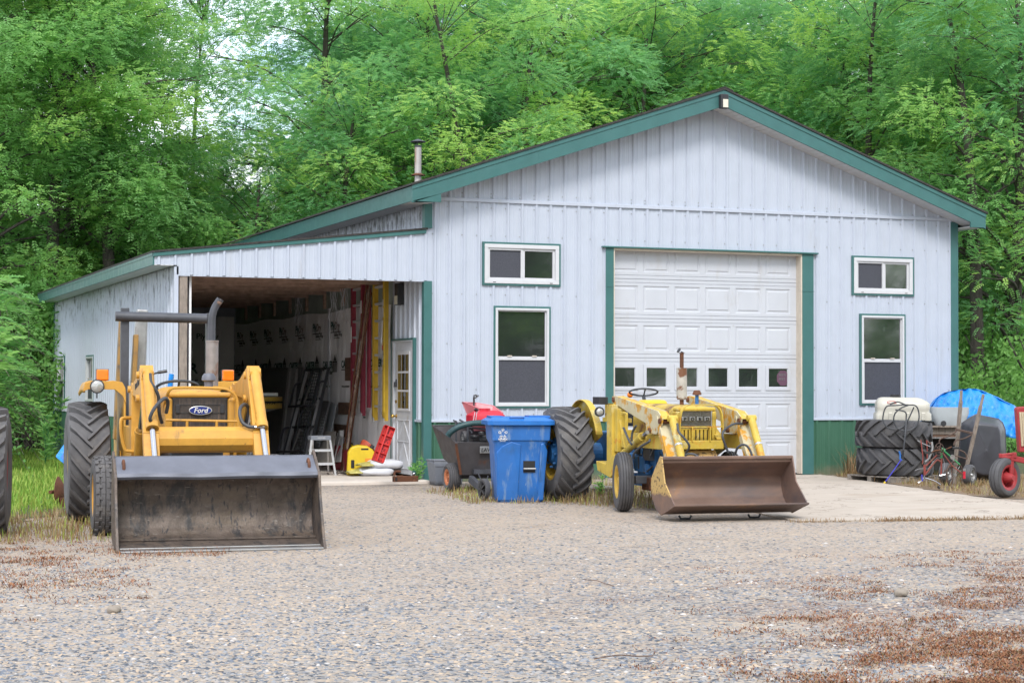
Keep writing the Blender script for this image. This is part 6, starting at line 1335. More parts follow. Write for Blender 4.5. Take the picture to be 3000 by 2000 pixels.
# red crate leaning
def red_crate():
    a, b, c_, d_ = zs(850,312), zs(1055,385), zs(820,1070), zs(605,1000)
    B = atZ(zs(820,1075), .33); X1 = B.x; y = B.y
    P4 = [atY(a, y+.15), atY(b, y+.15), atY(c_, y), atY(d_, y)]
    t = thing('plastic_crate', 'bright red slotted plastic crate standing on end on the sacks', 'crate', ((P4[2]+P4[3])/2))
    L = lambda u, v: (P4[0].lerp(P4[1], u)).lerp(P4[3].lerp(P4[2], u), v); n = (P4[1]-P4[0]).cross(P4[3]-P4[0]).normalized()
    if n.y < 0: n = -n
    m = MB(); m.prism(P4, n*.012); base = m.build('crate_floor', MT['red'], t)
    for u0, v0, u1, v1 in ((0,0,1,0),(0,1,1,1),(0,0,0,1),(1,0,1,1)): m = MB(); m.prism([L(u0,v0),L(u1,v1),L(u1,v1)-n*.05,L(u0,v0)-n*.05], ((P4[1]-P4[0])*.015 if u0 == u1 else (P4[3]-P4[0])*.012)); m.build('crate_wall', MT['red'], t)
    m = MB(); m.bar(L(.36,0)-n*.02, L(.36,1)-n*.02, .02, .06, n); m.build('centre_rib', MT['red'], t)
    for v in (.25, .5, .75): m = MB(); m.bar(L(0,v)-n*.015, L(1,v)-n*.015, .012, .035, n); m.build('cross_rib', MT['red'], t)
    m = MB()
    for i in range(4):
        for j in range(9): q = L(.5+rnd.random()*.42, i*.25+.04+rnd.random()*.17); m.box(q-n*.003, (.018,.006,.018))
    m.build('slots', MT['dred'], base)
red_crate()
for i, (px, zz, lab) in enumerate((((795,1325),SZ,'white plastic sack lying lowest in the sack pile'),((860,1235),.155,'white plastic sack on top of the other sack by the door'))):
    b = atZ(zs(px[0], 1325), SZ); o = Vector((b.x - .03 + .10*i, b.y+.2, zz)); w_ = .27
    t = thing('filled_sack', lab, 'sack', o, 'filled white sacks on the bay floor'); M_ = Matrix.Translation(o) @ Matrix.Rotation(-.05+.12*i, 4, 'Z')
    def fn(u, v): 
        a = 2*PI*u; p = .45; cx = math.copysign(abs(math.cos(a))**p, math.cos(a)); cy = math.copysign(abs(math.sin(a))**p, math.sin(a)); r = math.sin(PI*v)**.45
        return M_ @ Vector((cx*r*w_, cy*r*.19, .065 - .065*math.cos(PI*v) + .008*math.sin(a*3+v*7)))
    m = MB(); m.grid(fn, 36, 14, wrap=True); s = m.build('sack_body', MT['sack'], t, smooth=True, ang=80)
    m = MB(); m.grid(lambda u, v: M_ @ Vector((-w_-.16+.20*u, -.16+.3*v, .045+.04*math.sin(PI*v)*(.5+u)+.01*math.sin(v*20))), 8, 10); m.build('printed_end', MT['sacky'], s, smooth=True, solid=.01)
# chain heap
b = atZ(zs(180,1300), SZ); m = MB()
for k in range(70):
    q = Vector((b.x+rnd.gauss(0,.16), b.y+.05+rnd.gauss(0,.05), SZ+.02+abs(rnd.gauss(0,.018)))); R = Matrix.Rotation(rnd.uniform(0,6),3,'Z') @ Matrix.Rotation(rnd.uniform(-1,1),3,'X')
    m.tube([q + R @ Vector((.028*math.cos(2*PI*i/8), .016*math.sin(2*PI*i/8), 0)) for i in range(8)], .006, 5, closed=True)
one(m, 'chain_heap', MT['chain'], 'heap of dull steel chain on the floor under the leaning pipes', 'chain', smooth=True)
# rusty hitch tube by the door
b = atZ(zs(1290,1440), SZ); t = thing('trailer_hitch', 'rusty square tube hitch with ball lying in front of the entry door', 'hitch', (b.x,b.y,SZ)); y = b.y
W_ = lambda x, yy, dy=0: atY(zs(x, yy), y+dy)
m = MB(); a, c = W_(1050,1440), W_(1540,1375); m.bx(a.x,c.x,y,y+.08,SZ+.003,SZ+.085); tb_ = m.build('square_tube', MT['rust'], t, bevel=.006)
m = MB(); m.bx(a.x-.003,a.x+.02,y+.01,y+.03,SZ+.015,SZ+.07); m.bx(a.x+.02,a.x+.05,y-.003,y+.01,SZ+.018,SZ+.068); m.build('tube_mouth', MT['dark'], tb_)
m = MB(); m.tube(spline([W_(1060,1310,.03),W_(1065,1250,.03),W_(1110,1228,.03),W_(1180,1232,.03)], 5), .018, 8); m.tube([W_(1110,1340,.03),W_(1230,1335,.03)], .022, 8); m.build('shackle', MT['rust'], t, smooth=True)
m = MB(); q = W_(1448,1280,.04); m.ball(q, .026, 14, 8); m.cyl(q, q-Vector((0,0,.05)), .014, 10); m.build('hitch_ball', MT['chrome'], t, smooth=True)
m = MB()
for k in range(40): q = atZ(zs(1300+rnd.gauss(0,60),1300), SZ) + Vector((0,rnd.uniform(0,.15),.01+abs(rnd.gauss(0,.03)))); m.box(q, (.06,.03,.004), Matrix.Rotation(rnd.uniform(0,6),3,'Z') @ Matrix.Rotation(rnd.uniform(-.8,.8),3,'X'))
tag(m.build('fallen_leaves', surf('dry_leaf', (.24,.12,.05), .8, var=.3)), 'small heap of dry brown leaves at the foot of the entry door', 'leaf litter', kind='stuff')
# ================================================================ GROUND
NR = np.random.RandomState(11)
def gravelmat():
    m, nt, b = newmat('gravel_and_sand'); co = coords(nt); b.inputs['Roughness'].default_value = .9; b.inputs['Specular IOR Level'].default_value = .2
    sand = mixc(nt, ramp(nt, noise(nt, 3, 6, .65, co), .3, .7), (.40,.315,.24), (.50,.41,.325))
    v = nt.nodes.new('ShaderNodeTexVoronoi'); v.inputs['Scale'].default_value = 42; nt.links.new(co, v.inputs['Vector'])
    sp = nt.nodes.new('ShaderNodeSeparateColor'); nt.links.new(v.outputs['Color'], sp.inputs[0])
    cr = nt.nodes.new('ShaderNodeValToRGB'); e = cr.color_ramp.elements
    e[0].position = 0; e[0].color = (.10,.105,.12,1); e[1].position = 1; e[1].color = (.62,.58,.54,1)
    for p, c in ((.18,(.19,.20,.22,1)),(.38,(.32,.305,.29,1)),(.6,(.44,.365,.29,1)),(.8,(.35,.33,.31,1))): q = e.new(p); q.color = c
    cr.color_ramp.interpolation = 'CONSTANT'; nt.links.new(sp.outputs[0], cr.inputs[0])
    v2 = nt.nodes.new('ShaderNodeTexVoronoi'); v2.inputs['Scale'].default_value = 95; nt.links.new(co, v2.inputs['Vector']); s2 = nt.nodes.new('ShaderNodeSeparateColor'); nt.links.new(v2.outputs['Color'], s2.inputs[0])
    fine = mixc(nt, s2.outputs[0], (.28,.255,.235), (.56,.49,.42))
    gx = nt.nodes.new('ShaderNodeSeparateXYZ'); nt.links.new(co, gx.inputs[0])
    patch = ramp(nt, noise(nt, .45, 5, .6, coords(nt, 'Object', (.55,1,1))), .38, .58)             # where stones lie thick
    patch = mth(nt, 'MULTIPLY', patch, mth(nt, 'SUBTRACT', 1.0, mth(nt, 'MULTIPLY', ramp(nt, gx.outputs[1], -41, -35), .80)))   # packed sand towards the barn
    keep = mth(nt, 'GREATER_THAN', sp.outputs[1], mth(nt, 'SUBTRACT', .80, mth(nt, 'MULTIPLY', patch, .68)))
    keep2 = mth(nt, 'GREATER_THAN', s2.outputs[1], mth(nt, 'SUBTRACT', .75, mth(nt, 'MULTIPLY', patch, .4)))
    col = mixc(nt, keep, mixc(nt, keep2, sand, fine), cr.outputs[0]); col = mixc(nt, ramp(nt, noise(nt, .8, 6, .65, co), .62, .8), col, (.26,.19,.135))
    wet = mth(nt, 'MULTIPLY', ramp(nt, noise(nt, 1.1, 8, .7, coords(nt, 'Object', (.6,1,1))), .46, .56), mth(nt, 'MULTIPLY', ramp(nt, gx.outputs[0], -5.5, 1.0), mth(nt, 'SUBTRACT', 1, ramp(nt, gx.outputs[1], -40.5, -36))))
    col = mixc(nt, mth(nt, 'MULTIPLY', wet, ramp(nt, noise(nt, 60, 3, .6, co), .42, .56)), col, (.25,.115,.065))      # red-brown low growth
    nt.links.new(mixc(nt, 1-KALB, col, (0,0,0)), b.inputs['Base Color'])
    h = mth(nt, 'ADD', mth(nt, 'MULTIPLY', mth(nt, 'MULTIPLY', keep, mth(nt, 'SUBTRACT', 1, v.outputs['Distance'])), .5), mth(nt, 'MULTIPLY', noise(nt, 25, 6, .7, co), .6))
    bn = nt.nodes.new('ShaderNodeBump'); bn.inputs['Strength'].default_value = .8; bn.inputs['Distance'].default_value = .02; nt.links.new(h, bn.inputs['Height']); nt.links.new(bn.outputs[0], b.inputs['Normal']); return m
m = MB(); m.grid(lambda u, v: (-90+u*180, -70+v*190, -.002), 8, 8); tag(m.build('ground', gravelmat()), kind='structure')
# soil and turf under the plants beside and behind the barn
turf = surf('dark_turf_soil', (.075,.07,.03), .95, var=.4, vs=3, layers=(((.06,.10,.02), 4, .45, .6),((.2,.14,.08), 2, .58, .7)))
def patch(name, pts, z, mat, n=14, amp=.12, th=.0):
    P = []
    for i in range(len(pts)):
        a, b = Vector((*pts[i],0)), Vector((*pts[(i+1) % len(pts)],0)); k = max(1, int((b-a).length*4)); 
        for j in range(k): q = a.lerp(b, j/k); P.append((q.x + rnd.gauss(0, amp)*.5, q.y + rnd.gauss(0, amp)*.5, z))
    m = MB()
    if th: m.prism([(x,y,z-th) for x,y,z in P], (0,0,th))
    else: m.add(P, [tuple(range(len(P)))])
    return tag(m.build(name, mat), kind='structure')
patch('grass_ground', [(-40,14),(-30,-4),(-9.5,-6.6),(-6.3,-6.0),(-5.4,-4.4),(-4.3,-1.2),(-3.75,.2),(-3.72,13),(9.3,13),(9.25,.2),(8.9,-1.0),(12,-3.2),(40,-3),(60,60),(-60,60)], .004, turf, amp=.2)
patch('dry_verge', [(6.75,-.05),(9.2,-.05),(12,-3.0),(9.0,-6.3),(5.75,-6.2),(5.6,-5.6),(6.2,-2.6)], .006, surf('dry_soil', (.24,.165,.10), .95, var=.3, vs=6, layers=(((.12,.09,.05), 5, .5, .7),)), amp=.1)
apm = surf('worn_concrete_apron', (.50,.43,.36), .85, var=.07, vs=1.2, layers=(((.60,.54,.47), 3, .52, .8, (.4,1,1)),((.36,.285,.215), 1.1, .54, .74, (.35,1,1)),((.22,.165,.13), 2.3, .64, .74, (.3,1.2,1)),((.16,.12,.09), 9, .70, .74, (.5,1,1))), bump=.12, bs=70)
_nt = apm.node_tree; _b = [n_ for n_ in _nt.nodes if n_.type == 'BSDF_PRINCIPLED'][0]; _src = _b.inputs['Base Color'].links[0].from_socket
_d = mth(_nt, 'ABSOLUTE', mth(_nt, 'SUBTRACT', noise(_nt, .55, 6, .6, coords(_nt)), .5), 0); _k = mth(_nt, 'LESS_THAN', _d, .0035)
_nt.links.new(mixc(_nt, mth(_nt, 'MULTIPLY', _k, .7), _src, (.10,.08,.06)), _b.inputs['Base Color'])
patch('concrete_apron', [(2.88,.06),(6.60,.06),(4.80,-9.13),(3.0,-8.95),(1.15,-8.66)], .014, apm, amp=.035, th=.03)

# ---------------------------------------------------------------- loose stones (stuff)
def stone_mesh(name, pos, size, mat, tint):
    base = np.array([(1,0,.1),(.3,.95,0),(-.8,.6,.05),(-.85,-.55,0),(.25,-.95,.1),(.1,.05,.75)])
    n = len(pos); a = NR.rand(n)*6.283; ca, sa = np.cos(a), np.sin(a)
    V = base[None]*size[:,None,:]; V = V*(1+.25*(NR.rand(n,6,1)-.5)); X = V[...,0]*ca[:,None]-V[...,1]*sa[:,None]; Y_ = V[...,0]*sa[:,None]+V[...,1]*ca[:,None]
    V = np.stack([X, Y_, V[...,2]], -1) + pos[:,None,:]
    F = np.array([(0,1,5),(1,2,5),(2,3,5),(3,4,5),(4,0,5)])[None] + (np.arange(n)*6)[:,None,None]
    o = npmesh(name, V.reshape(-1,3), F.reshape(-1,3), mat, attr=np.repeat(tint, 5)); return o
def tintmat(name, stops, rough=.85, interp='LINEAR', trans=0, spec=.3):
    m, nt, b = newmat(name); a = nt.nodes.new('ShaderNodeAttribute'); a.attribute_name = 'tint'; cr = nt.nodes.new('ShaderNodeValToRGB'); cr.color_ramp.interpolation = interp
    stops = [(p_, sc_(c_)) for p_, c_ in stops]; e = cr.color_ramp.elements; e[0].position = stops[0][0]; e[0].color = c4(stops[0][1]); e[1].position = stops[-1][0]; e[1].color = c4(stops[-1][1])
    for p, c in stops[1:-1]: q = e.new(p); q.color = c4(c)
    nt.links.new(a.outputs['Fac'], cr.inputs[0]); nt.links.new(cr.outputs[0], b.inputs['Base Color']); b.inputs['Roughness'].default_value = rough; b.inputs['Specular IOR Level'].default_value = spec
    if trans:
        t = nt.nodes.new('ShaderNodeBsdfTranslucent'); mx = nt.nodes.new('ShaderNodeMixShader'); mx.inputs[0].default_value = trans
        hs = nt.nodes.new('ShaderNodeHueSaturation'); hs.inputs['Hue'].default_value = .485; hs.inputs['Value'].default_value = 1.35; nt.links.new(cr.outputs[0], hs.inputs['Color']); nt.links.new(hs.outputs[0], t.inputs[0])
        out = [n for n in nt.nodes if n.type == 'OUTPUT_MATERIAL'][0]; nt.links.new(b.outputs[0], mx.inputs[1]); nt.links.new(t.outputs[0], mx.inputs[2]); nt.links.new(mx.outputs[0], out.inputs[0])
    return m
ST = tintmat('stone_chips', ((0,(.10,.115,.14)),(.17,(.19,.215,.26)),(.38,(.32,.33,.35)),(.54,(.48,.385,.29)),(.68,(.41,.38,.36)),(.87,(.58,.45,.33)),(.97,(.62,.58,.55))), .8, 'CONSTANT')
N = 120000
dist = 7.2 + 15*NR.rand(N)**1.6; lat = (NR.rand(N)-.5)*.66*dist*1.05
p = CAM[None,:2] + dist[:,None]*_f0[None,:2] + lat[:,None]*_r[None,:2]
den = .5+.5*np.sin(p[:,0]*.9+1.3*np.sin(p[:,1]*.7))*np.sin(p[:,1]*1.1+.8*np.sin(p[:,0]*.6+2)); keep = NR.rand(N) < (.34+.66*den)*np.clip((19.5-dist)/8, .10, 1); 
keep &= ~((p[:,0] > 1.2) & (p[:,1] > -8.7) & (p[:,0] < 6.6)); keep &= ~((p[:,0] < -5.3) & (p[:,1] > -8.5))
p = p[keep]; s = .006 + .0115*NR.rand(len(p))**2.5; size = np.stack([s*(.9+.7*NR.rand(len(p))), s, s*(.5+.5*NR.rand(len(p)))], -1)
o = stone_mesh('gravel_stones', np.concatenate([p, np.full((len(p),1), -.003)], 1), size, ST, NR.rand(len(p))); tag(o, 'loose grey blue and tan gravel stones strewn over the yard', 'gravel', kind='stuff')
for px, r_, lab in ((zr(0,0) and dd(2070,1368), .042, 'pale rounded rock on the rusty weeds at the lower right'), (dd(262,1406), .034, 'small tan rock in the gravel at the lower left')):
    c = atZ(px, 0); m = MB(); m.grid(lambda u, v: c + Vector((r_*1.35*math.cos(6.283*u)*math.sin(PI*v)*(1+.12*math.sin(u*13)), r_*math.sin(6.283*u)*math.sin(PI*v)*(1+.1*math.sin(u*17+1)), r_*.55 - r_*.75*math.cos(PI*v) + .006*math.sin(u*25+v*9))), 18, 10, wrap=True); one(m, 'rock', MT['stone'], lab, 'rock', smooth=True)
for a, b_, lab in ((dd(1365,1512),dd(1500,1505),'long thin brown stick lying in the gravel near the front'),(dd(1340,1330),dd(1410,1345),'short curved twig lying on gravel left of centre'),(dd(1735,1377),dd(1785,1380),'flat dark bark chip on the gravel below the brown bucket')):
    A_, B_ = atZ(a, .01), atZ(b_, .01); m = MB(); m.tube(spline([A_, A_.lerp(B_,.4)+Vector((.02,.03,.008)), A_.lerp(B_,.7)+Vector((0,-.01,.004)), B_], 4), .003, 6); one(m, 'twig', MT['plank'], lab, 'twig')

# ---------------------------------------------------------------- grass and weeds (stuff)
def blades(name, P, h, w, tint, mat, lean=.5):
    n = len(P); a = NR.rand(n)*6.283; d = np.stack([np.cos(a), np.sin(a), np.zeros(n)], -1); sd = np.stack([-np.sin(a), np.cos(a), np.zeros(n)], -1)
    L = (lean*(.3+NR.rand(n)))[:,None]; b0 = P - sd*w[:,None]/2; b1 = P + sd*w[:,None]/2
    mid = P + d*h[:,None]*L*.35 + np.array([0,0,.6])*h[:,None]; m0 = mid - sd*w[:,None]*.4; m1 = mid + sd*w[:,None]*.4; tip = P + d*h[:,None]*L + np.array([0,0,.95])*h[:,None]; 
    V = np.stack([b0,b1,m1,m0,tip], 1); F = np.array([(0,1,2),(0,2,3),(3,2,4)])[None] + (np.arange(n)*5)[:,None,None]
    return npmesh(name, V.reshape(-1,3), F.reshape(-1,3), mat, attr=np.repeat(tint, 3))
GM = tintmat('grass_blades', ((0,(.09,.23,.03)),(.25,(.22,.42,.055)),(.45,(.40,.52,.10)),(.58,(.40,.31,.15)),(.72,(.27,.19,.10)),(.84,(.31,.175,.075)),(1,(.52,.43,.27))), .7, trans=.25)
def region(n, fn):
    out = []
    while len(out) < n:
        q = fn()
        if q is not None: out.append(q)
    return np.array(out)
def poly_in(pts):
    xs = [q[0] for q in pts]; ys = [q[1] for q in pts]; x0, x1, y0, y1 = min(xs), max(xs), min(ys), max(ys)
    def f():
        while True:
            x, y = rnd.uniform(x0, x1), rnd.uniform(y0, y1); c = False; j = len(pts)-1
            for i in range(len(pts)):
                if (pts[i][1] > y) != (pts[j][1] > y) and x < (pts[j][0]-pts[i][0])*(y-pts[i][1])/(pts[j][1]-pts[i][1])+pts[i][0]: c = not c
                j = i
            if c: return x, y
    return f
def clumped(f, n, spread=.10, k=9):
    out = []
    while len(out) < n:
        x, y = f()
        for _ in range(k): out.append((x + rnd.gauss(0, spread), y + rnd.gauss(0, spread)))
    return np.array(out[:n])
def grass(name, pts, n, hh, ww, tlo, thi, label, lean=.5, spread=.1, k=9):
    q = clumped(poly_in(pts), n, spread, k); P = np.concatenate([q, np.zeros((n,1))], 1); h = hh[0] + (hh[1]-hh[0])*NR.rand(n)**1.5; w = ww*(.6+.8*NR.rand(n))
    t = np.clip(tlo + (thi-tlo)*NR.rand(n), 0, 1); return tag(blades(name, P, h, w, t, GM, lean), label, 'grass', kind='stuff')
grass('lawn_grass', [(-5.7,-4.2),(-6.6,-5.4),(-8.5,-5.5),(-9.5,3),(-6.2,14),(-3.9,13),(-3.85,.3),(-4.4,-1.5)], 30000, (.04,.19), .014, .12, .50, 'lush green grass and low weeds left of the open bay', spread=.14)
grass('dry_grass', [(-6.0,-8.8),(-7.4,-8.6),(-8.4,-5.6),(-6.6,-5.2),(-5.4,-4.6),(-5.5,-7.5)], 4200, (.02,.13), .008, .42, 1.0, 'dry brown grass around the big tyres on the left', spread=.08)
grass('dry_grass', [(6.7,-.1),(9.2,-.1),(9.4,-2.5),(9.0,-6.2),(6.0,-6.1),(5.75,-5.6),(6.35,-2.4)], 8500, (.02,.13), .007, .5, 1.0, 'dry straw coloured weeds around the tyres and bicycle on the right', spread=.07)
grass('dry_grass', [(6.9,-.1),(7.6,-.1),(7.5,-.6),(6.9,-.7)], 260, (.25,.6), .010, .78, 1.0, 'tall pale straw grass at the foot of the green wall', .8, .07, 12)
grass('dry_grass', [(-.1,-5.2),(.0,-2.0),(2.3,-1.6),(1.9,-6.5),(.4,-6.4)], 4600, (.02,.19), .007, .42, 1.0, 'dry brown grass growing under the old tractor', spread=.08)
grass('dry_grass', [(-1.0,-4.8),(-.8,-2.4),(.1,-1.5),(.2,-5.2)], 1500, (.02,.12), .008, .45, .9, 'sparse dry tufts around the recycling cart', spread=.05)
edge = [(1.1,-8.66),(1.9,-8.76),(3.0,-8.97),(4.2,-9.1)]
q = []
for _ in range(190):
    t = rnd.random()**.8; t = t if math.sin(t*31)+math.sin(t*13+1) > .2 else rnd.random()**.6; i = min(int(t*3), 2); f = t*3-i; x = edge[i][0]+(edge[i+1][0]-edge[i][0])*f; y = edge[i][1]+(edge[i+1][1]-edge[i][1])*f - .03
    for _ in range(9): q.append((x+rnd.gauss(0,.10), y+rnd.gauss(0,.05), 0))
q = np.array(q); n = len(q); tag(blades('dry_grass', q, .012+.05*NR.rand(n)**2.5, np.full(n,.007), .66+.3*NR.rand(n), GM, 1.2), 'rusty dry weeds creeping along the concrete apron edge', 'grass', kind='stuff')
RW = tintmat('rust_red_weed', ((0,(.17,.06,.03)),(.45,(.30,.115,.055)),(.75,(.40,.21,.10)),(.9,(.17,.10,.06)),(1,(.22,.19,.08))), .85)
def weedpts(n, xr_, yr_, dens):
    out = []
    while len(out) < n:
        px, py = rnd.uniform(*xr_), rnd.uniform(*yr_)
        if rnd.random() < dens(px, py):
            c = atZ(dd(px, py), 0); k = rnd.randint(12, 46); sx = rnd.uniform(.03,.13)
            for _ in range(k): out.append((c.x+rnd.gauss(0,sx), c.y+rnd.gauss(0,sx*.8), 0))
    return np.array(out[:n])
q = weedpts(30000, (1250,2420), (1262,1600), lambda x, y: max(0, min(1, ((x-1200)/1150)**2.6*(.08+1.0*((y-1240)/330)**1.1)))*(.05+.72*(math.sin(x*.012+1.5*math.sin(y*.03))*math.sin(y*.06+x*.006) > .0)))
n = len(q); tag(blades('rusty_weeds', q, .003+.014*NR.rand(n), .0035+.005*NR.rand(n), NR.rand(n), RW, 2.2), 'low rust red creeping weeds over the gravel at lower right', 'weeds', kind='stuff')
q = weedpts(4200, (-20,330), (1235,1440), lambda x, y: max(0, 1-x/420)*max(.1, 1-abs(y-1290)/120)*.8); n = len(q)
tag(blades('rusty_weeds', q, .005+.022*NR.rand(n)**2, .004+.005*NR.rand(n), NR.rand(n), RW, 2.0), 'low rusty weeds on the gravel in front of the left tyres', 'weeds', kind='stuff')
q = weedpts(1300, (250,520), (1262,1278), lambda x, y: .8); n = len(q); tag(blades('rusty_weeds', q, .006+.04*NR.rand(n)**3, np.full(n,.005), NR.rand(n), RW, 1.4), 'thin line of rusty weeds along the grey bucket edge', 'weeds', kind='stuff')

# ================================================================ TREES AND SHRUBS
def leafmat(name, dark, mid, bright, trans=.5):
    m, nt, b = newmat(name); a = nt.nodes.new('ShaderNodeAttribute'); a.attribute_name = 'tint'; oi = nt.nodes.new('ShaderNodeObjectInfo')
    cr = nt.nodes.new('ShaderNodeValToRGB'); e = cr.color_ramp.elements; e[0].color = c4(dark); e[1].color = c4(bright); q = e.new(.5); q.color = c4(mid)
    f = mth(nt, 'ADD', a.outputs['Fac'], mth(nt, 'MULTIPLY', mth(nt, 'SUBTRACT', oi.outputs['Random'], .5), .22)); nt.links.new(f, cr.inputs[0])
    nt.links.new(cr.outputs[0], b.inputs['Base Color']); b.inputs['Roughness'].default_value = .5; b.inputs['Specular IOR Level'].default_value = .35
    t = nt.nodes.new('ShaderNodeBsdfTranslucent'); mx = nt.nodes.new('ShaderNodeMixShader'); mx.inputs[0].default_value = trans
    hs = nt.nodes.new('ShaderNodeHueSaturation'); hs.inputs['Hue'].default_value = .492; hs.inputs['Value'].default_value = 1.45; nt.links.new(cr.outputs[0], hs.inputs['Color']); nt.links.new(hs.outputs[0], t.inputs[0])
    out = [n_ for n_ in nt.nodes if n_.type == 'OUTPUT_MATERIAL'][0]; nt.links.new(b.outputs[0], mx.inputs[1]); nt.links.new(t.outputs[0], mx.inputs[2]); nt.links.new(mx.outputs[0], out.inputs[0]); return m
LF = leafmat('locust_leaf', (.095,.26,.125), (.205,.44,.165), (.48,.67,.16)); LF2 = leafmat('broad_leaf', (.105,.26,.10), (.225,.45,.135), (.47,.65,.14)); LF3 = leafmat('sumac_leaf', (.08,.24,.085), (.18,.40,.12), (.36,.56,.13)); LF4 = leafmat('understory_leaf', (.08,.20,.06), (.16,.34,.08), (.28,.48,.10))
BARK = surf('dark_bark', (.085,.07,.06), .9, var=.35, vs=14, layers=(((.03,.026,.022), 8, .5, .65, (4,4,.6)),((.05,.09,.03), 3, .6, .75)), bump=.6, bs=18, bst=(4,4,.5))
BARKP = surf('pale_bark', (.20,.17,.14), .9, var=.3, vs=14, layers=(((.07,.06,.05), 8, .5, .65, (4,4,.6)),), bump=.5, bs=18)
def unit(v): return v / np.maximum(np.linalg.norm(v, axis=-1, keepdims=True), 1e-6)
def fronds(base, d, L, pairs, ll, lw, droop=.35, up=None, ang=1.1):
    """pinnate compound leaves as small leaflet quads. base,d: (n,3); L (n,)"""
    n = len(base); up = np.tile([0,0,1.], (n,1)) if up is None else up
    s = unit(np.cross(d, up)+1e-4); nrm = unit(np.cross(s, d)); k = pairs
    t = (np.arange(k)+.6)/k; pos = base[:,None] + d[:,None]*(L[:,None]*t)[...,None] + np.array([0,0,-1.])*(droop*L[:,None]*t**2)[...,None]
    Vs = []
    for sg in (-1, 1):
        ld = unit(d[:,None]*math.cos(ang) + sg*s[:,None]*math.sin(ang) + np.array([0,0,-.28]) + .25*(NR.rand(n,k,3)-.5))
        len_ = (ll*(.75+.5*NR.rand(n,k))*(1-.35*np.abs(t-.45)))[...,None]; wd = unit(np.cross(ld, nrm[:,None] + .5*(NR.rand(n,k,3)-.5)))*lw*(.8+.4*NR.rand(n,k,1))
        Vs.append(np.stack([pos, pos+ld*len_*.45+wd*.5, pos+ld*len_, pos+ld*len_*.45-wd*.5], 2))
    return np.concatenate(Vs, 1).reshape(n, -1, 4, 3)
def leafquads(pos, d, ll, lw):
    n = len(pos); r = unit(NR.randn(n,3)); s = unit(np.cross(d, r)); l = (ll*(.7+.6*NR.rand(n)))[:,None]; w = (lw*(.7+.6*NR.rand(n)))[:,None]
    return np.stack([pos, pos+d*l*.5+s*w*.5, pos+d*l, pos+d*l*.5-s*w*.5], 1)
def qmesh(name, Q, tint, mat, parent=None):
    Q = Q.reshape(-1,4,3); return npmesh(name, Q.reshape(-1,3), np.arange(len(Q)*4).reshape(-1,4), mat, parent, attr=tint)
def limbs(pads, H, lean=(0,0), r0=.16, zb=1.0, straight=.0):
    """tapered trunk with limbs that reach each foliage pad"""
    m = MB(); P = [Vector((0,0,-.1))]; K = 7
    for i in range(1, K+1): f = i/K; P.append(Vector((lean[0]*f*f + .18*math.sin(f*5+lean[1]*9)*f, lean[1]*f*f + .18*math.cos(f*4+lean[0]*7)*f, H*.86*f)))
    m.tube(spline(P, 3), [r0*(1.15-.95*i/(K*3)) for i in range(K*3+1)], 9)
    for c in pads:
        c = Vector(c[:3]); f = max(.12, min(.92, (c.z - .35*Vector((c.x,c.y)).length - .3)/(H*.86))); k = f*K; i = min(int(k), K-1); a = P[i].lerp(P[i+1], k-i)
        mid = a.lerp(c, .5) + Vector((rnd.uniform(-.2,.2), rnd.uniform(-.2,.2), .12*(c-a).length)); r = r0*.42*(1.1-f)
        m.tube(spline([a, mid, c + Vector((0,0,-.05))], 4), [max(.012, r*(1-.085*j)) for j in range(9)], 5)
        for _ in range(2): e = c + Vector((rnd.uniform(-.8,.8), rnd.uniform(-.8,.8), rnd.uniform(-.1,.3))); m.tube([mid.lerp(c,.6), e], [max(.01, r*.4), .006], 4)
    return m
def locust(seed, H, R, npad, lv=170, zlow=.22, ll=.075, lw=.040):
    global NR; NR = np.random.RandomState(seed); rnd.seed(seed); pads = []
    for i in range(npad):
        f = zlow + (1-zlow)*((i+.5)/npad); prof = math.sin(PI*min(1, .18+.8*(1-f)**.8))**.6; a = i*2.399 + rnd.uniform(-.5,.5); rr = R*prof*math.sqrt(rnd.uniform(.12,1)); s = rnd.uniform(.75,1.25)
        pads.append((rr*math.cos(a), rr*math.sin(a), H*f*.95 + rnd.uniform(-.3,.3), s*rnd.uniform(.9,1.2), s*rnd.uniform(.62,.88)))
    Q = []; T = []
    for px, py, pz, pr, ph in pads:
        n = int(lv*pr*pr); th = NR.rand(n)*6.283; cz = -.45 + 1.45*NR.rand(n)**.8; sr = np.sqrt(np.maximum(0, 1-np.clip(cz,-1,1)**2)); rad = .55+.5*NR.rand(n)**.6
        o = np.stack([sr*np.cos(th)*pr*rad, sr*np.sin(th)*pr*rad, cz*ph*rad], -1); base = o + np.array([px,py,pz])
        on = unit(o*np.array([1,1,1.5])); d = unit(on*.55 + np.stack([np.cos(th), np.sin(th), np.zeros(n)], -1)*.45 + .9*(NR.rand(n,3)-.5) + np.array([0,0,-.12]))
        q = fronds(base, d, .20+.12*NR.rand(n), 6, ll, lw, droop=.30, up=unit(on + np.array([0,0,.8]) + .5*(NR.rand(n,3)-.5))); Q.append(q)
        t = .42 + .22*(NR.rand(n)-.5) + .52*NR.rand()**1.3-.22 + .22*(NR.rand(n) > .85); T.append(np.repeat(t, q.shape[1]) + .12*(NR.rand(n*q.shape[1])-.5))
    return np.concatenate([q.reshape(-1,4,3) for q in Q]), np.concatenate(T), pads
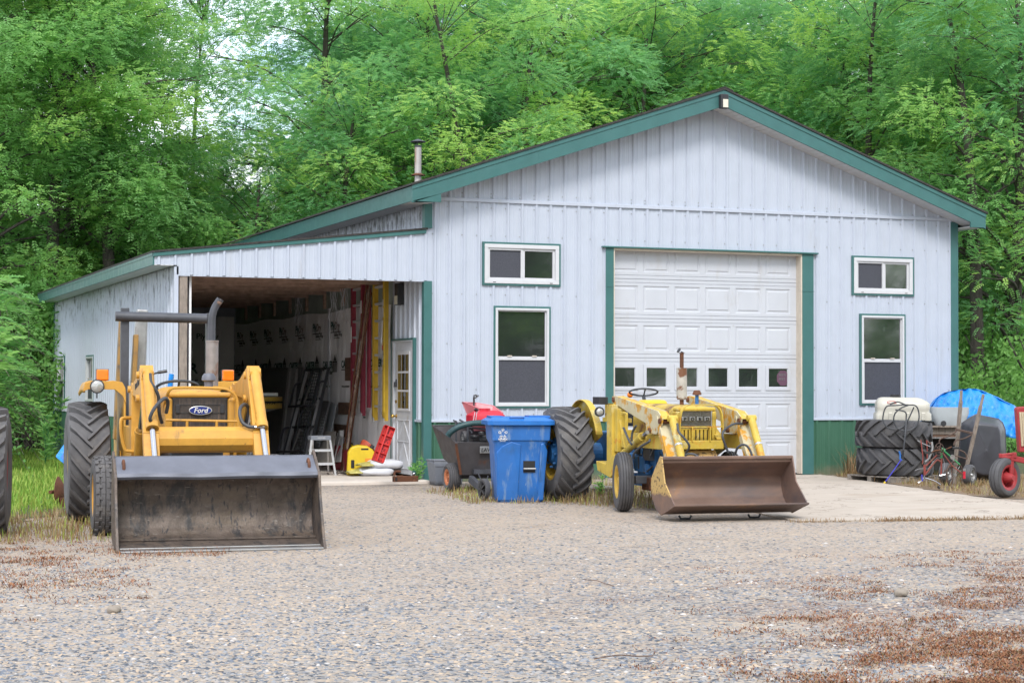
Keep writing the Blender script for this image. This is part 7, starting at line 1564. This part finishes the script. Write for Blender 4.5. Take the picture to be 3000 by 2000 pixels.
def broadtree(seed, H, R, ncl, lv=400, zlow=.20, ll=.095, lw=.042):
    global NR; NR = np.random.RandomState(seed); rnd.seed(seed); pads = []; Q = []; T = []
    for i in range(ncl):
        f = zlow + (1-zlow)*((i+.5)/ncl); a = i*2.399 + rnd.uniform(-.6,.6); rr = R*math.sin(PI*min(1,.2+.75*(1-f)))**.5*math.sqrt(rnd.uniform(.08,1)); s = rnd.uniform(.5,.95)
        c = (rr*math.cos(a), rr*math.sin(a), H*f + rnd.uniform(-.4,.4)); pads.append((*c, s)); n = int(lv*s*s)
        o = unit(NR.randn(n,3))*(NR.rand(n,1)**.45)*np.array([s*1.25, s*1.25, s*.75]); base = o + np.array(c)
        d = unit(np.stack([o[:,0], o[:,1], np.full(n,-.05)], -1) + 1.1*(NR.rand(n,3)-.5)); q = fronds(base, d, .16+.12*NR.rand(n), 4, ll, lw, droop=.28); Q.append(q.reshape(-1,4,3))
        t = .42 + .22*(NR.rand(n)-.5) + .46*NR.rand()**1.2 - .2; T.append(np.repeat(t, 8) + .1*(NR.rand(n*8)-.5))
    return np.concatenate(Q), np.concatenate(T), pads
PROTO = {}
def make_tree(key, kind, seed, H, R, n, r0, lean, bark, leaf, **kw):
    Q, T, pads = (locust if kind == 'l' else broadtree)(seed, H, R, n, **kw); t = thing('locust_tree' if kind == 'l' else 'leafy_tree', None, None, (0,0,0))
    limbs(pads, H, lean, r0).build('trunk', bark, t, smooth=True, ang=80); qmesh('crown', Q, T, leaf, t); PROTO[key] = [t, False]
make_tree('A', 'l', 3, 12.5, 3.6, 46, .20, (.5,.2), BARK, LF); make_tree('B', 'l', 17, 13.5, 3.2, 48, .18, (-.6,.1), BARK, LF); make_tree('C', 'l', 29, 11.0, 3.8, 44, .17, (.3,-.4), BARK, LF)
make_tree('D', 'l', 41, 14.0, 3.4, 50, .19, (-.3,.5), BARK, LF)
make_tree('E', 'b', 5, 14.0, 3.0, 74, .15, (.5,.1), BARK, LF2); make_tree('F', 'b', 23, 13.0, 2.6, 66, .13, (-.7,.2), BARK, LF2); make_tree('G', 'b', 37, 12.0, 3.2, 70, .16, (.2,-.5), BARK, LF2)
make_tree('H', 'b', 51, 14.0, 2.2, 22, .17, (.9,.3), BARK, LF2, lv=330, zlow=.35)
make_tree('I', 'b', 61, 15.8, 2.6, 34, .11, (.4,.2), BARK, LF2, lv=330, zlow=.70)
def put(key, x, y, s, rz, label, group=None, z=0):
    p = PROTO[key]
    if not p[1]: o = p[0]; p[1] = True
    else: o = copy_tree(p[0])
    o.location = (x, y, z); o.scale = (s, s, s*1.0); o.rotation_euler.z = rz; o['label'] = label; o['category'] = 'tree'
    if 'group' in o: del o['group']
    if group: o['group'] = group
    return o
def atcol(px, Y): p = atY((px*1.27551, 1127), Y); return p.x, p.y
G1 = 'trees in the row behind the barn'
for px, Y, k, s, rz, lab in (
  (-90,14,'E',.95,.3,'leafy tree cut by the left frame edge, leaves dense down to the sumacs'),
  (30,19,'F',1.08,1.2,'tall thin leafy tree just right of the left frame edge with sky showing through'),
  (140,16,'G',1.0,2.2,'open crowned leafy tree above the lean-to eave with dark slanting trunk'),
  (185,22,'F',1.05,4.0,'slender tall leafy tree left of the small patch of open sky'),
  (330,16,'G',.56,5.0,'short leafy tree below left of the patch of open sky'),
  (455,24,'E',.58,.5,'short leafy tree right below the patch of open sky'),
  (570,17,'C',.66,1.0,'low rounded locust tree right above the long lean-to roof line'),
  (765,20,'D',1.0,2.0,'tall locust tree right of the patch of open sky'),
  (790,15.5,'A',.72,.4,'bright feathery locust tree whose pads hang over the roof left of the flue pipe'),
  (930,19,'B',.98,2.6,'tall locust tree directly behind the rusty flue pipe'),
  (1020,15.2,'C',.82,3.3,'bushy bright locust tree right of the flue pipe, lowest boughs touching the roof'),
  (1170,17.5,'A',.92,5.1,'broad locust tree over the middle of the left roof slope'),
  (1330,20,'D',1.0,.9,'darker locust tree between the flue pipe and the roof peak'),
  (1470,18.5,'B',.92,4.4,'locust tree left of the barn peak with layered pads'),
  (1610,21,'A',1.05,1.7,'tall locust tree rising straight behind the barn peak'),
  (1740,17,'C',.86,2.9,'low bright locust tree just right of the barn peak'),
  (1870,19,'D',1.0,3.6,'tall locust tree over the upper right roof slope'),
  (1985,15.5,'B',.94,.2,'locust tree with visible dark trunk above the right roof slope'),
  (2100,15,'C',.90,5.5,'bright low locust tree near the right eave of the barn'),
  (2235,12.5,'A',.96,2.3,'locust tree with leaning bare trunk beside the right eave'),
  (2330,9.5,'D',.88,4.9,'locust tree at the right frame edge above the blue tarp'),
  (2440,13,'B',1.05,1.0,'locust tree cut by the right frame edge, crown reaching in')):
    x, y = atcol(px, Y); put(k, x, y, s, rz, lab, G1)
for px, Y, s, rz, lab in ((118,14.5,1.0,.7,'slim bare dark trunk with a thin crown, leftmost of the slim trunks'),(252,14.8,.95,3.1,'slim leaning dark trunk with a thin crown over the lean-to eave'),(2248,9.2,.95,1.9,'dark bare trunk with thin leaves right behind the barn right corner'),(1992,13.4,.9,4.2,'dark bare trunk with a thin crown above the right roof slope'),(1085,14,.85,2.5,'dark bare trunk with a thin crown above the left roof slope')):
    x, y = atcol(px, Y); put('H', x, y, s, rz, lab, G1)
x, y = atcol(440, 30); put('I', x, y, 1.0, 0, 'tall bare stemmed tree whose high crown closes the top of the sky patch', G1)
G2 = 'trees deep in the wood behind the barn'; i = 0
for Y, st, off in ((25, 140, 20), (31, 150, 90), (38, 160, 0)):
    px = -140 + off
    while px < 2560:
        g = abs(px - 440) < 300
        if px < 140 and Y > 26: px += st; continue
        x, y = atcol(px + (0 if g else rnd.uniform(-30,30)), Y + rnd.uniform(-1.5,1.5)); put('ABCDEG'[i % 6], x, y, rnd.uniform(.48,.58) if g else rnd.uniform(1.0,1.2), rnd.uniform(0,6.28), 'green tree standing in the back rows of the wood', G2); i += 1
        px += st
G3 = 'trees across the yard behind the photographer'
for k in range(22): put('ABCDEFGA'[k%8], -2+(k%15)*3.4, -36+4*math.sin(k*2)-(9 if k > 14 else 0), 1.15, k, 'green tree of the row across the yard, reflected in the window panes', G3, -1.8)

# understory bushes
def bush(seed, R, H, n, leaf, ll=.11, lw=.055):
    global NR; NR = np.random.RandomState(seed); rnd.seed(seed); Q = []; T = []
    for i in range(n):
        a = rnd.uniform(0,6.28); rr = R*math.sqrt(rnd.random()); z = H*rnd.uniform(.12,1)*(1-.5*(rr/R)**2); s = rnd.uniform(.28,.5); k = 95; o = unit(NR.randn(k,3))*(NR.rand(k,1)**.4)*s; base = o+np.array([rr*math.cos(a), rr*math.sin(a), z])
        d = unit(o*np.array([1,1,.5]) + np.array([0,0,-.2]) + .25*NR.randn(k,3)); Q.append(leafquads(base, d, ll, lw)); T.append(np.clip(.42+.3*rnd.random()-.15+.2*(NR.rand(k)-.5), 0, 1))
    t = thing('understory_bush', None, None, (0,0,0)); m = MB()
    for k in range(7): a = rnd.uniform(0,6.28); m.tube([(0,0,-.05),(R*.3*math.cos(a),R*.3*math.sin(a),H*.5),(R*.6*math.cos(a),R*.6*math.sin(a),H*.85)], [.03,.02,.006], 5)
    m.build('stem', BARK, t); qmesh('foliage', np.concatenate(Q), np.concatenate(T), leaf, t); return [t, False]
BP = [bush(71, 1.6, 2.6, 62, LF4), bush(72, 1.4, 3.6, 70, LF4), bush(73, 1.2, 1.5, 40, LF2, .09, .05)]
def putb(i, x, y, s, rz, lab, g='understory bushes at the wood edge'):
    p = BP[i]
    if not p[1]: o = p[0]; p[1] = True
    else: o = copy_tree(p[0])
    o.location = (x,y,0); o.scale = (s,s,s); o.rotation_euler.z = rz; o['label'] = lab; o['category'] = 'bush'; o['group'] = g
for px, Y, i, s, lab in ((2255,11,1,1.2,'dark leafy bush rising behind the blue tarp next to the barn corner'),(2330,8.5,0,1.15,'dark bush behind the blue tarp at the right frame edge'),(2300,16,1,1.4,'tall shaded bush in the gap between barn corner and right edge'),(2215,18,1,1.5,'shaded bush just beyond the barn right corner trim'),(2420,6,0,1.1,'bush cut by the right frame edge behind the red tractor'),(2310,5.2,2,.55,'low broad leaved weed bush beneath the blue tarp'),
   (20,17,1,1.6,'dark bush behind the sumacs at the left frame edge'),(120,19,1,1.7,'dark bush filling the gap left of the lean-to'),(230,18,1,1.6,'dark bush behind the lean-to eave corner'),(340,18,1,1.7,'dark bush above the middle of the lean-to eave'),(440,18,1,1.6,'dark bush over the lean-to roof under the sky patch'),(540,18,1,1.4,'dark bush over the lean-to roof beside the low locust'),(70,13,0,1.2,'shaded low bush behind the foremost sumac')):
    x, y = atcol(px, Y); putb(i, x, y, s, px*.7, lab)
for k in range(11): x, y = atcol(-80+k*255, 27+3*math.sin(k*3)); putb(1, x, y, 2.1, k*1.1, 'big dark bush between the trunks deep in the wood', 'dark bushes deep in the wood')

for k in range(13): putb(1, -4+k*4.5, -41+2*math.sin(k*2), 1.6, k*1.3, 'big unseen bush added across the yard for the window reflections', 'unseen bushes added behind the photographer')  # unseen bushes added to keep bright sky out of the window reflections

# sumacs with long pinnate fronds
def sumac(seed, stems, hmax):
    global NR; NR = np.random.RandomState(seed); rnd.seed(seed); Q = []; T = []; m = MB(); t = thing('sumac_shrub', None, None, (0,0,0))
    for k in range(stems):
        a = rnd.uniform(0,6.28); h = hmax*rnd.uniform(.45,1); r = rnd.uniform(.1,.6); top = Vector((r*math.cos(a), r*math.sin(a), h)); b = Vector((top.x*.4, top.y*.4, -.05)); m.tube(spline([b, b.lerp(top,.5)+Vector((.05,.05,.1)), top], 4), [.03-.0022*j for j in range(9)], 6)
        for lev in range(3):
            n = 11 if lev == 0 else 6; base = np.array(top.lerp(b, .16*lev))[None].repeat(n, 0) + .04*NR.randn(n,3); th = np.arange(n)*2.399 + NR.rand(n); el = .75-.45*lev + .7*(NR.rand(n)-.5)
            d = unit(np.stack([np.cos(th)*np.cos(el), np.sin(th)*np.cos(el), np.sin(el)], -1)); L = .65+.4*NR.rand(n); q = fronds(base, d, L, 10, .19, .055, droop=.50, ang=1.3); Q.append(q.reshape(-1,4,3))
            tt = np.clip(.55 + .4*(NR.rand(n)-.5), 0, 1); T.append(np.repeat(tt, 20) + .08*(NR.rand(n*20)-.5))
            for i in range(n): m.tube([Vector(base[i]) + Vector(d[i])*L[i]*f + Vector((0,0,-.62*L[i]*f*f)) for f in (0,.33,.66,1)], .004, 3, caps=False)
    m.build('stem', BARKP, t); qmesh('foliage', np.concatenate(Q), np.concatenate(T), LF3, t); return [t, False]
SP = [sumac(81, 9, 3.0), sumac(82, 8, 2.3), sumac(83, 9, 3.8)]
def puts(i, x, y, s, rz, lab):
    p = SP[i]
    if not p[1]: o = p[0]; p[1] = True
    else: o = copy_tree(p[0])
    o.location = (x,y,0); o.scale = (s,s,s); o.rotation_euler.z = rz; o['label'] = lab; o['category'] = 'shrub'; o['group'] = 'sumac shrubs left of the barn'
for px, Y, i, s, lab in ((-45,4.5,1,.95,'low sumac with long fronds at the left frame edge above the grass'),(-2,10.5,1,.95,'sumac with yellow green fronds just left of the lean-to corner trim'),(-30,8,0,1.0,'sumac of medium height at the left frame edge'),(88,14.6,2,.9,'tall sumac behind the one beside the lean-to corner trim'),(25,14.5,2,1.0,'tallest sumac rising left of the green eave end'),(165,16.5,2,1.0,'sumac whose fronds fan out above the left end of the eave'),(235,16.8,2,1.08,'sumac with upright fronds over the eave left of middle'),(330,16.5,2,1.15,'sumac fronds peeking over the upper end of the lean-to eave'),(480,16,2,1.12,'small sumac tip peeking over the lean-to roof'),(-130,6,0,1.0,'sumac mostly beyond the left frame edge')):
    x, y = atcol(px, Y); puts(i, x, y, s, px*1.3, lab)
# tall weed by the corner, small weeds
def weed(x, y, h, label, seed, name='tall_weed'):
    global NR; NR = np.random.RandomState(seed); rnd.seed(seed); t = thing(name, label, 'weed', (x,y,0)); m = MB(); Q = []
    for k in range(4):
        top = Vector((rnd.uniform(-.25,.25)*h, rnd.uniform(-.2,.2)*h, h*rnd.uniform(.6,1))); m.tube([(0,0,0), top*.5+Vector((.02,0,.02)), top], .006, 5)
        n = 26; f = .15+.85*NR.rand(n); base = np.array(top)[None]*f[:,None]; d = unit(np.stack([NR.randn(n), NR.randn(n), np.full(n,.3)], -1)); Q.append(leafquads(base, d, .16*h**.6, .035*h**.5))
    m.v = [(a+x, b+y, c) for a, b, c in m.v]; m.build('stem', LF3, t); Qa = np.concatenate(Q); qmesh('foliage', Qa, .4+.4*NR.rand(len(Qa)), LF3, t)
c = atX(z1(360,860), -3.95); weed(-4.3, 8.0, 1.3, 'tall leafy weed against the green foot of the lean-to wall', 91); weed(-4.6, 6.6, .9, 'smaller leafy weed before the lean-to wall', 92)
c = atZ(zc(165,1240), 0); weed(c.x, -.12, .42, 'wilting weed at the foot of the green corner trim', 93); c = atZ(zy(320,1195), 0); weed(c.x, c.y, .10, 'small bright green sprout before the old tractor rear tyre', 94); c = atZ(zy(545,1180), 0); weed(c.x, c.y-.0, .26, 'green grassy weed under the old tractor belly', 95)
c = atZ(zr(1750,760), 0); weed(9.2, .6, .8, 'broad green weed below the tarp edge', 96); weed(9.6, -.4, .6, 'green weed beside the wheelbarrow tub', 97)
# ================================================================ LIGHT, SKY, CAMERA
SUN_EL, SUN_AZ = math.radians(46), math.radians(200)     # azimuth clockwise from +y; behind and left of the camera
w = bpy.data.worlds.new('World'); SC.world = w; w.use_nodes = True; nt = w.node_tree; nt.nodes.clear()
out = nt.nodes.new('ShaderNodeOutputWorld'); bg = nt.nodes.new('ShaderNodeBackground'); sky = nt.nodes.new('ShaderNodeTexSky')
sky.sky_type = 'NISHITA'; sky.sun_disc = False; sky.sun_elevation = SUN_EL; sky.sun_rotation = SUN_AZ; sky.dust_density = 1.5; sky.altitude = 200
tc = nt.nodes.new('ShaderNodeTexCoord'); mp = nt.nodes.new('ShaderNodeMapping'); mp.inputs['Scale'].default_value = (1,1,2.2); nt.links.new(tc.outputs['Generated'], mp.inputs[0])
n = noise(nt, 3.2, 8, .6, mp.outputs[0]); f = ramp(nt, n, .36, .56)
nt.links.new(mixc(nt, f, sky.outputs[0], (8.2,8.5,9.0)), bg.inputs[0]); bg.inputs[1].default_value = .15
nt.links.new(bg.outputs[0], out.inputs[0])
ld = bpy.data.lights.new('sun', 'SUN'); ld.energy = 1.5; ld.angle = math.radians(16); ld.color = (1,.96,.9)
lo = bpy.data.objects.new('sun', ld); COL.objects.link(lo)
dv = Vector((math.sin(SUN_AZ)*math.cos(SUN_EL), math.cos(SUN_AZ)*math.cos(SUN_EL), math.sin(SUN_EL)))
lo.rotation_euler = dv.to_track_quat('Z', 'Y').to_euler()
cd = bpy.data.cameras.new('camera'); co = bpy.data.objects.new('camera', cd); COL.objects.link(co)
cd.sensor_width = 36; cd.lens = FPX/3000*36; cd.clip_end = 600; cd.clip_start = .5
R = Matrix(((_r[0],_up[0],-_fw[0]),(_r[1],_up[1],-_fw[1]),(_r[2],_up[2],-_fw[2])))
R = R @ Matrix.Rotation(ROL, 3, 'Z')
co.matrix_world = Matrix.Translation(Vector(CAM)) @ R.to_4x4()
SC.camera = co
SC.view_settings.view_transform = 'Standard'; SC.view_settings.look = 'None'; SC.view_settings.exposure = .84; SC.view_settings.gamma = 1
SC.render.engine = 'CYCLES'; SC.cycles.max_bounces = 10; SC.cycles.diffuse_bounces = 6; SC.cycles.transmission_bounces = 6; SC.cycles.use_denoising = True
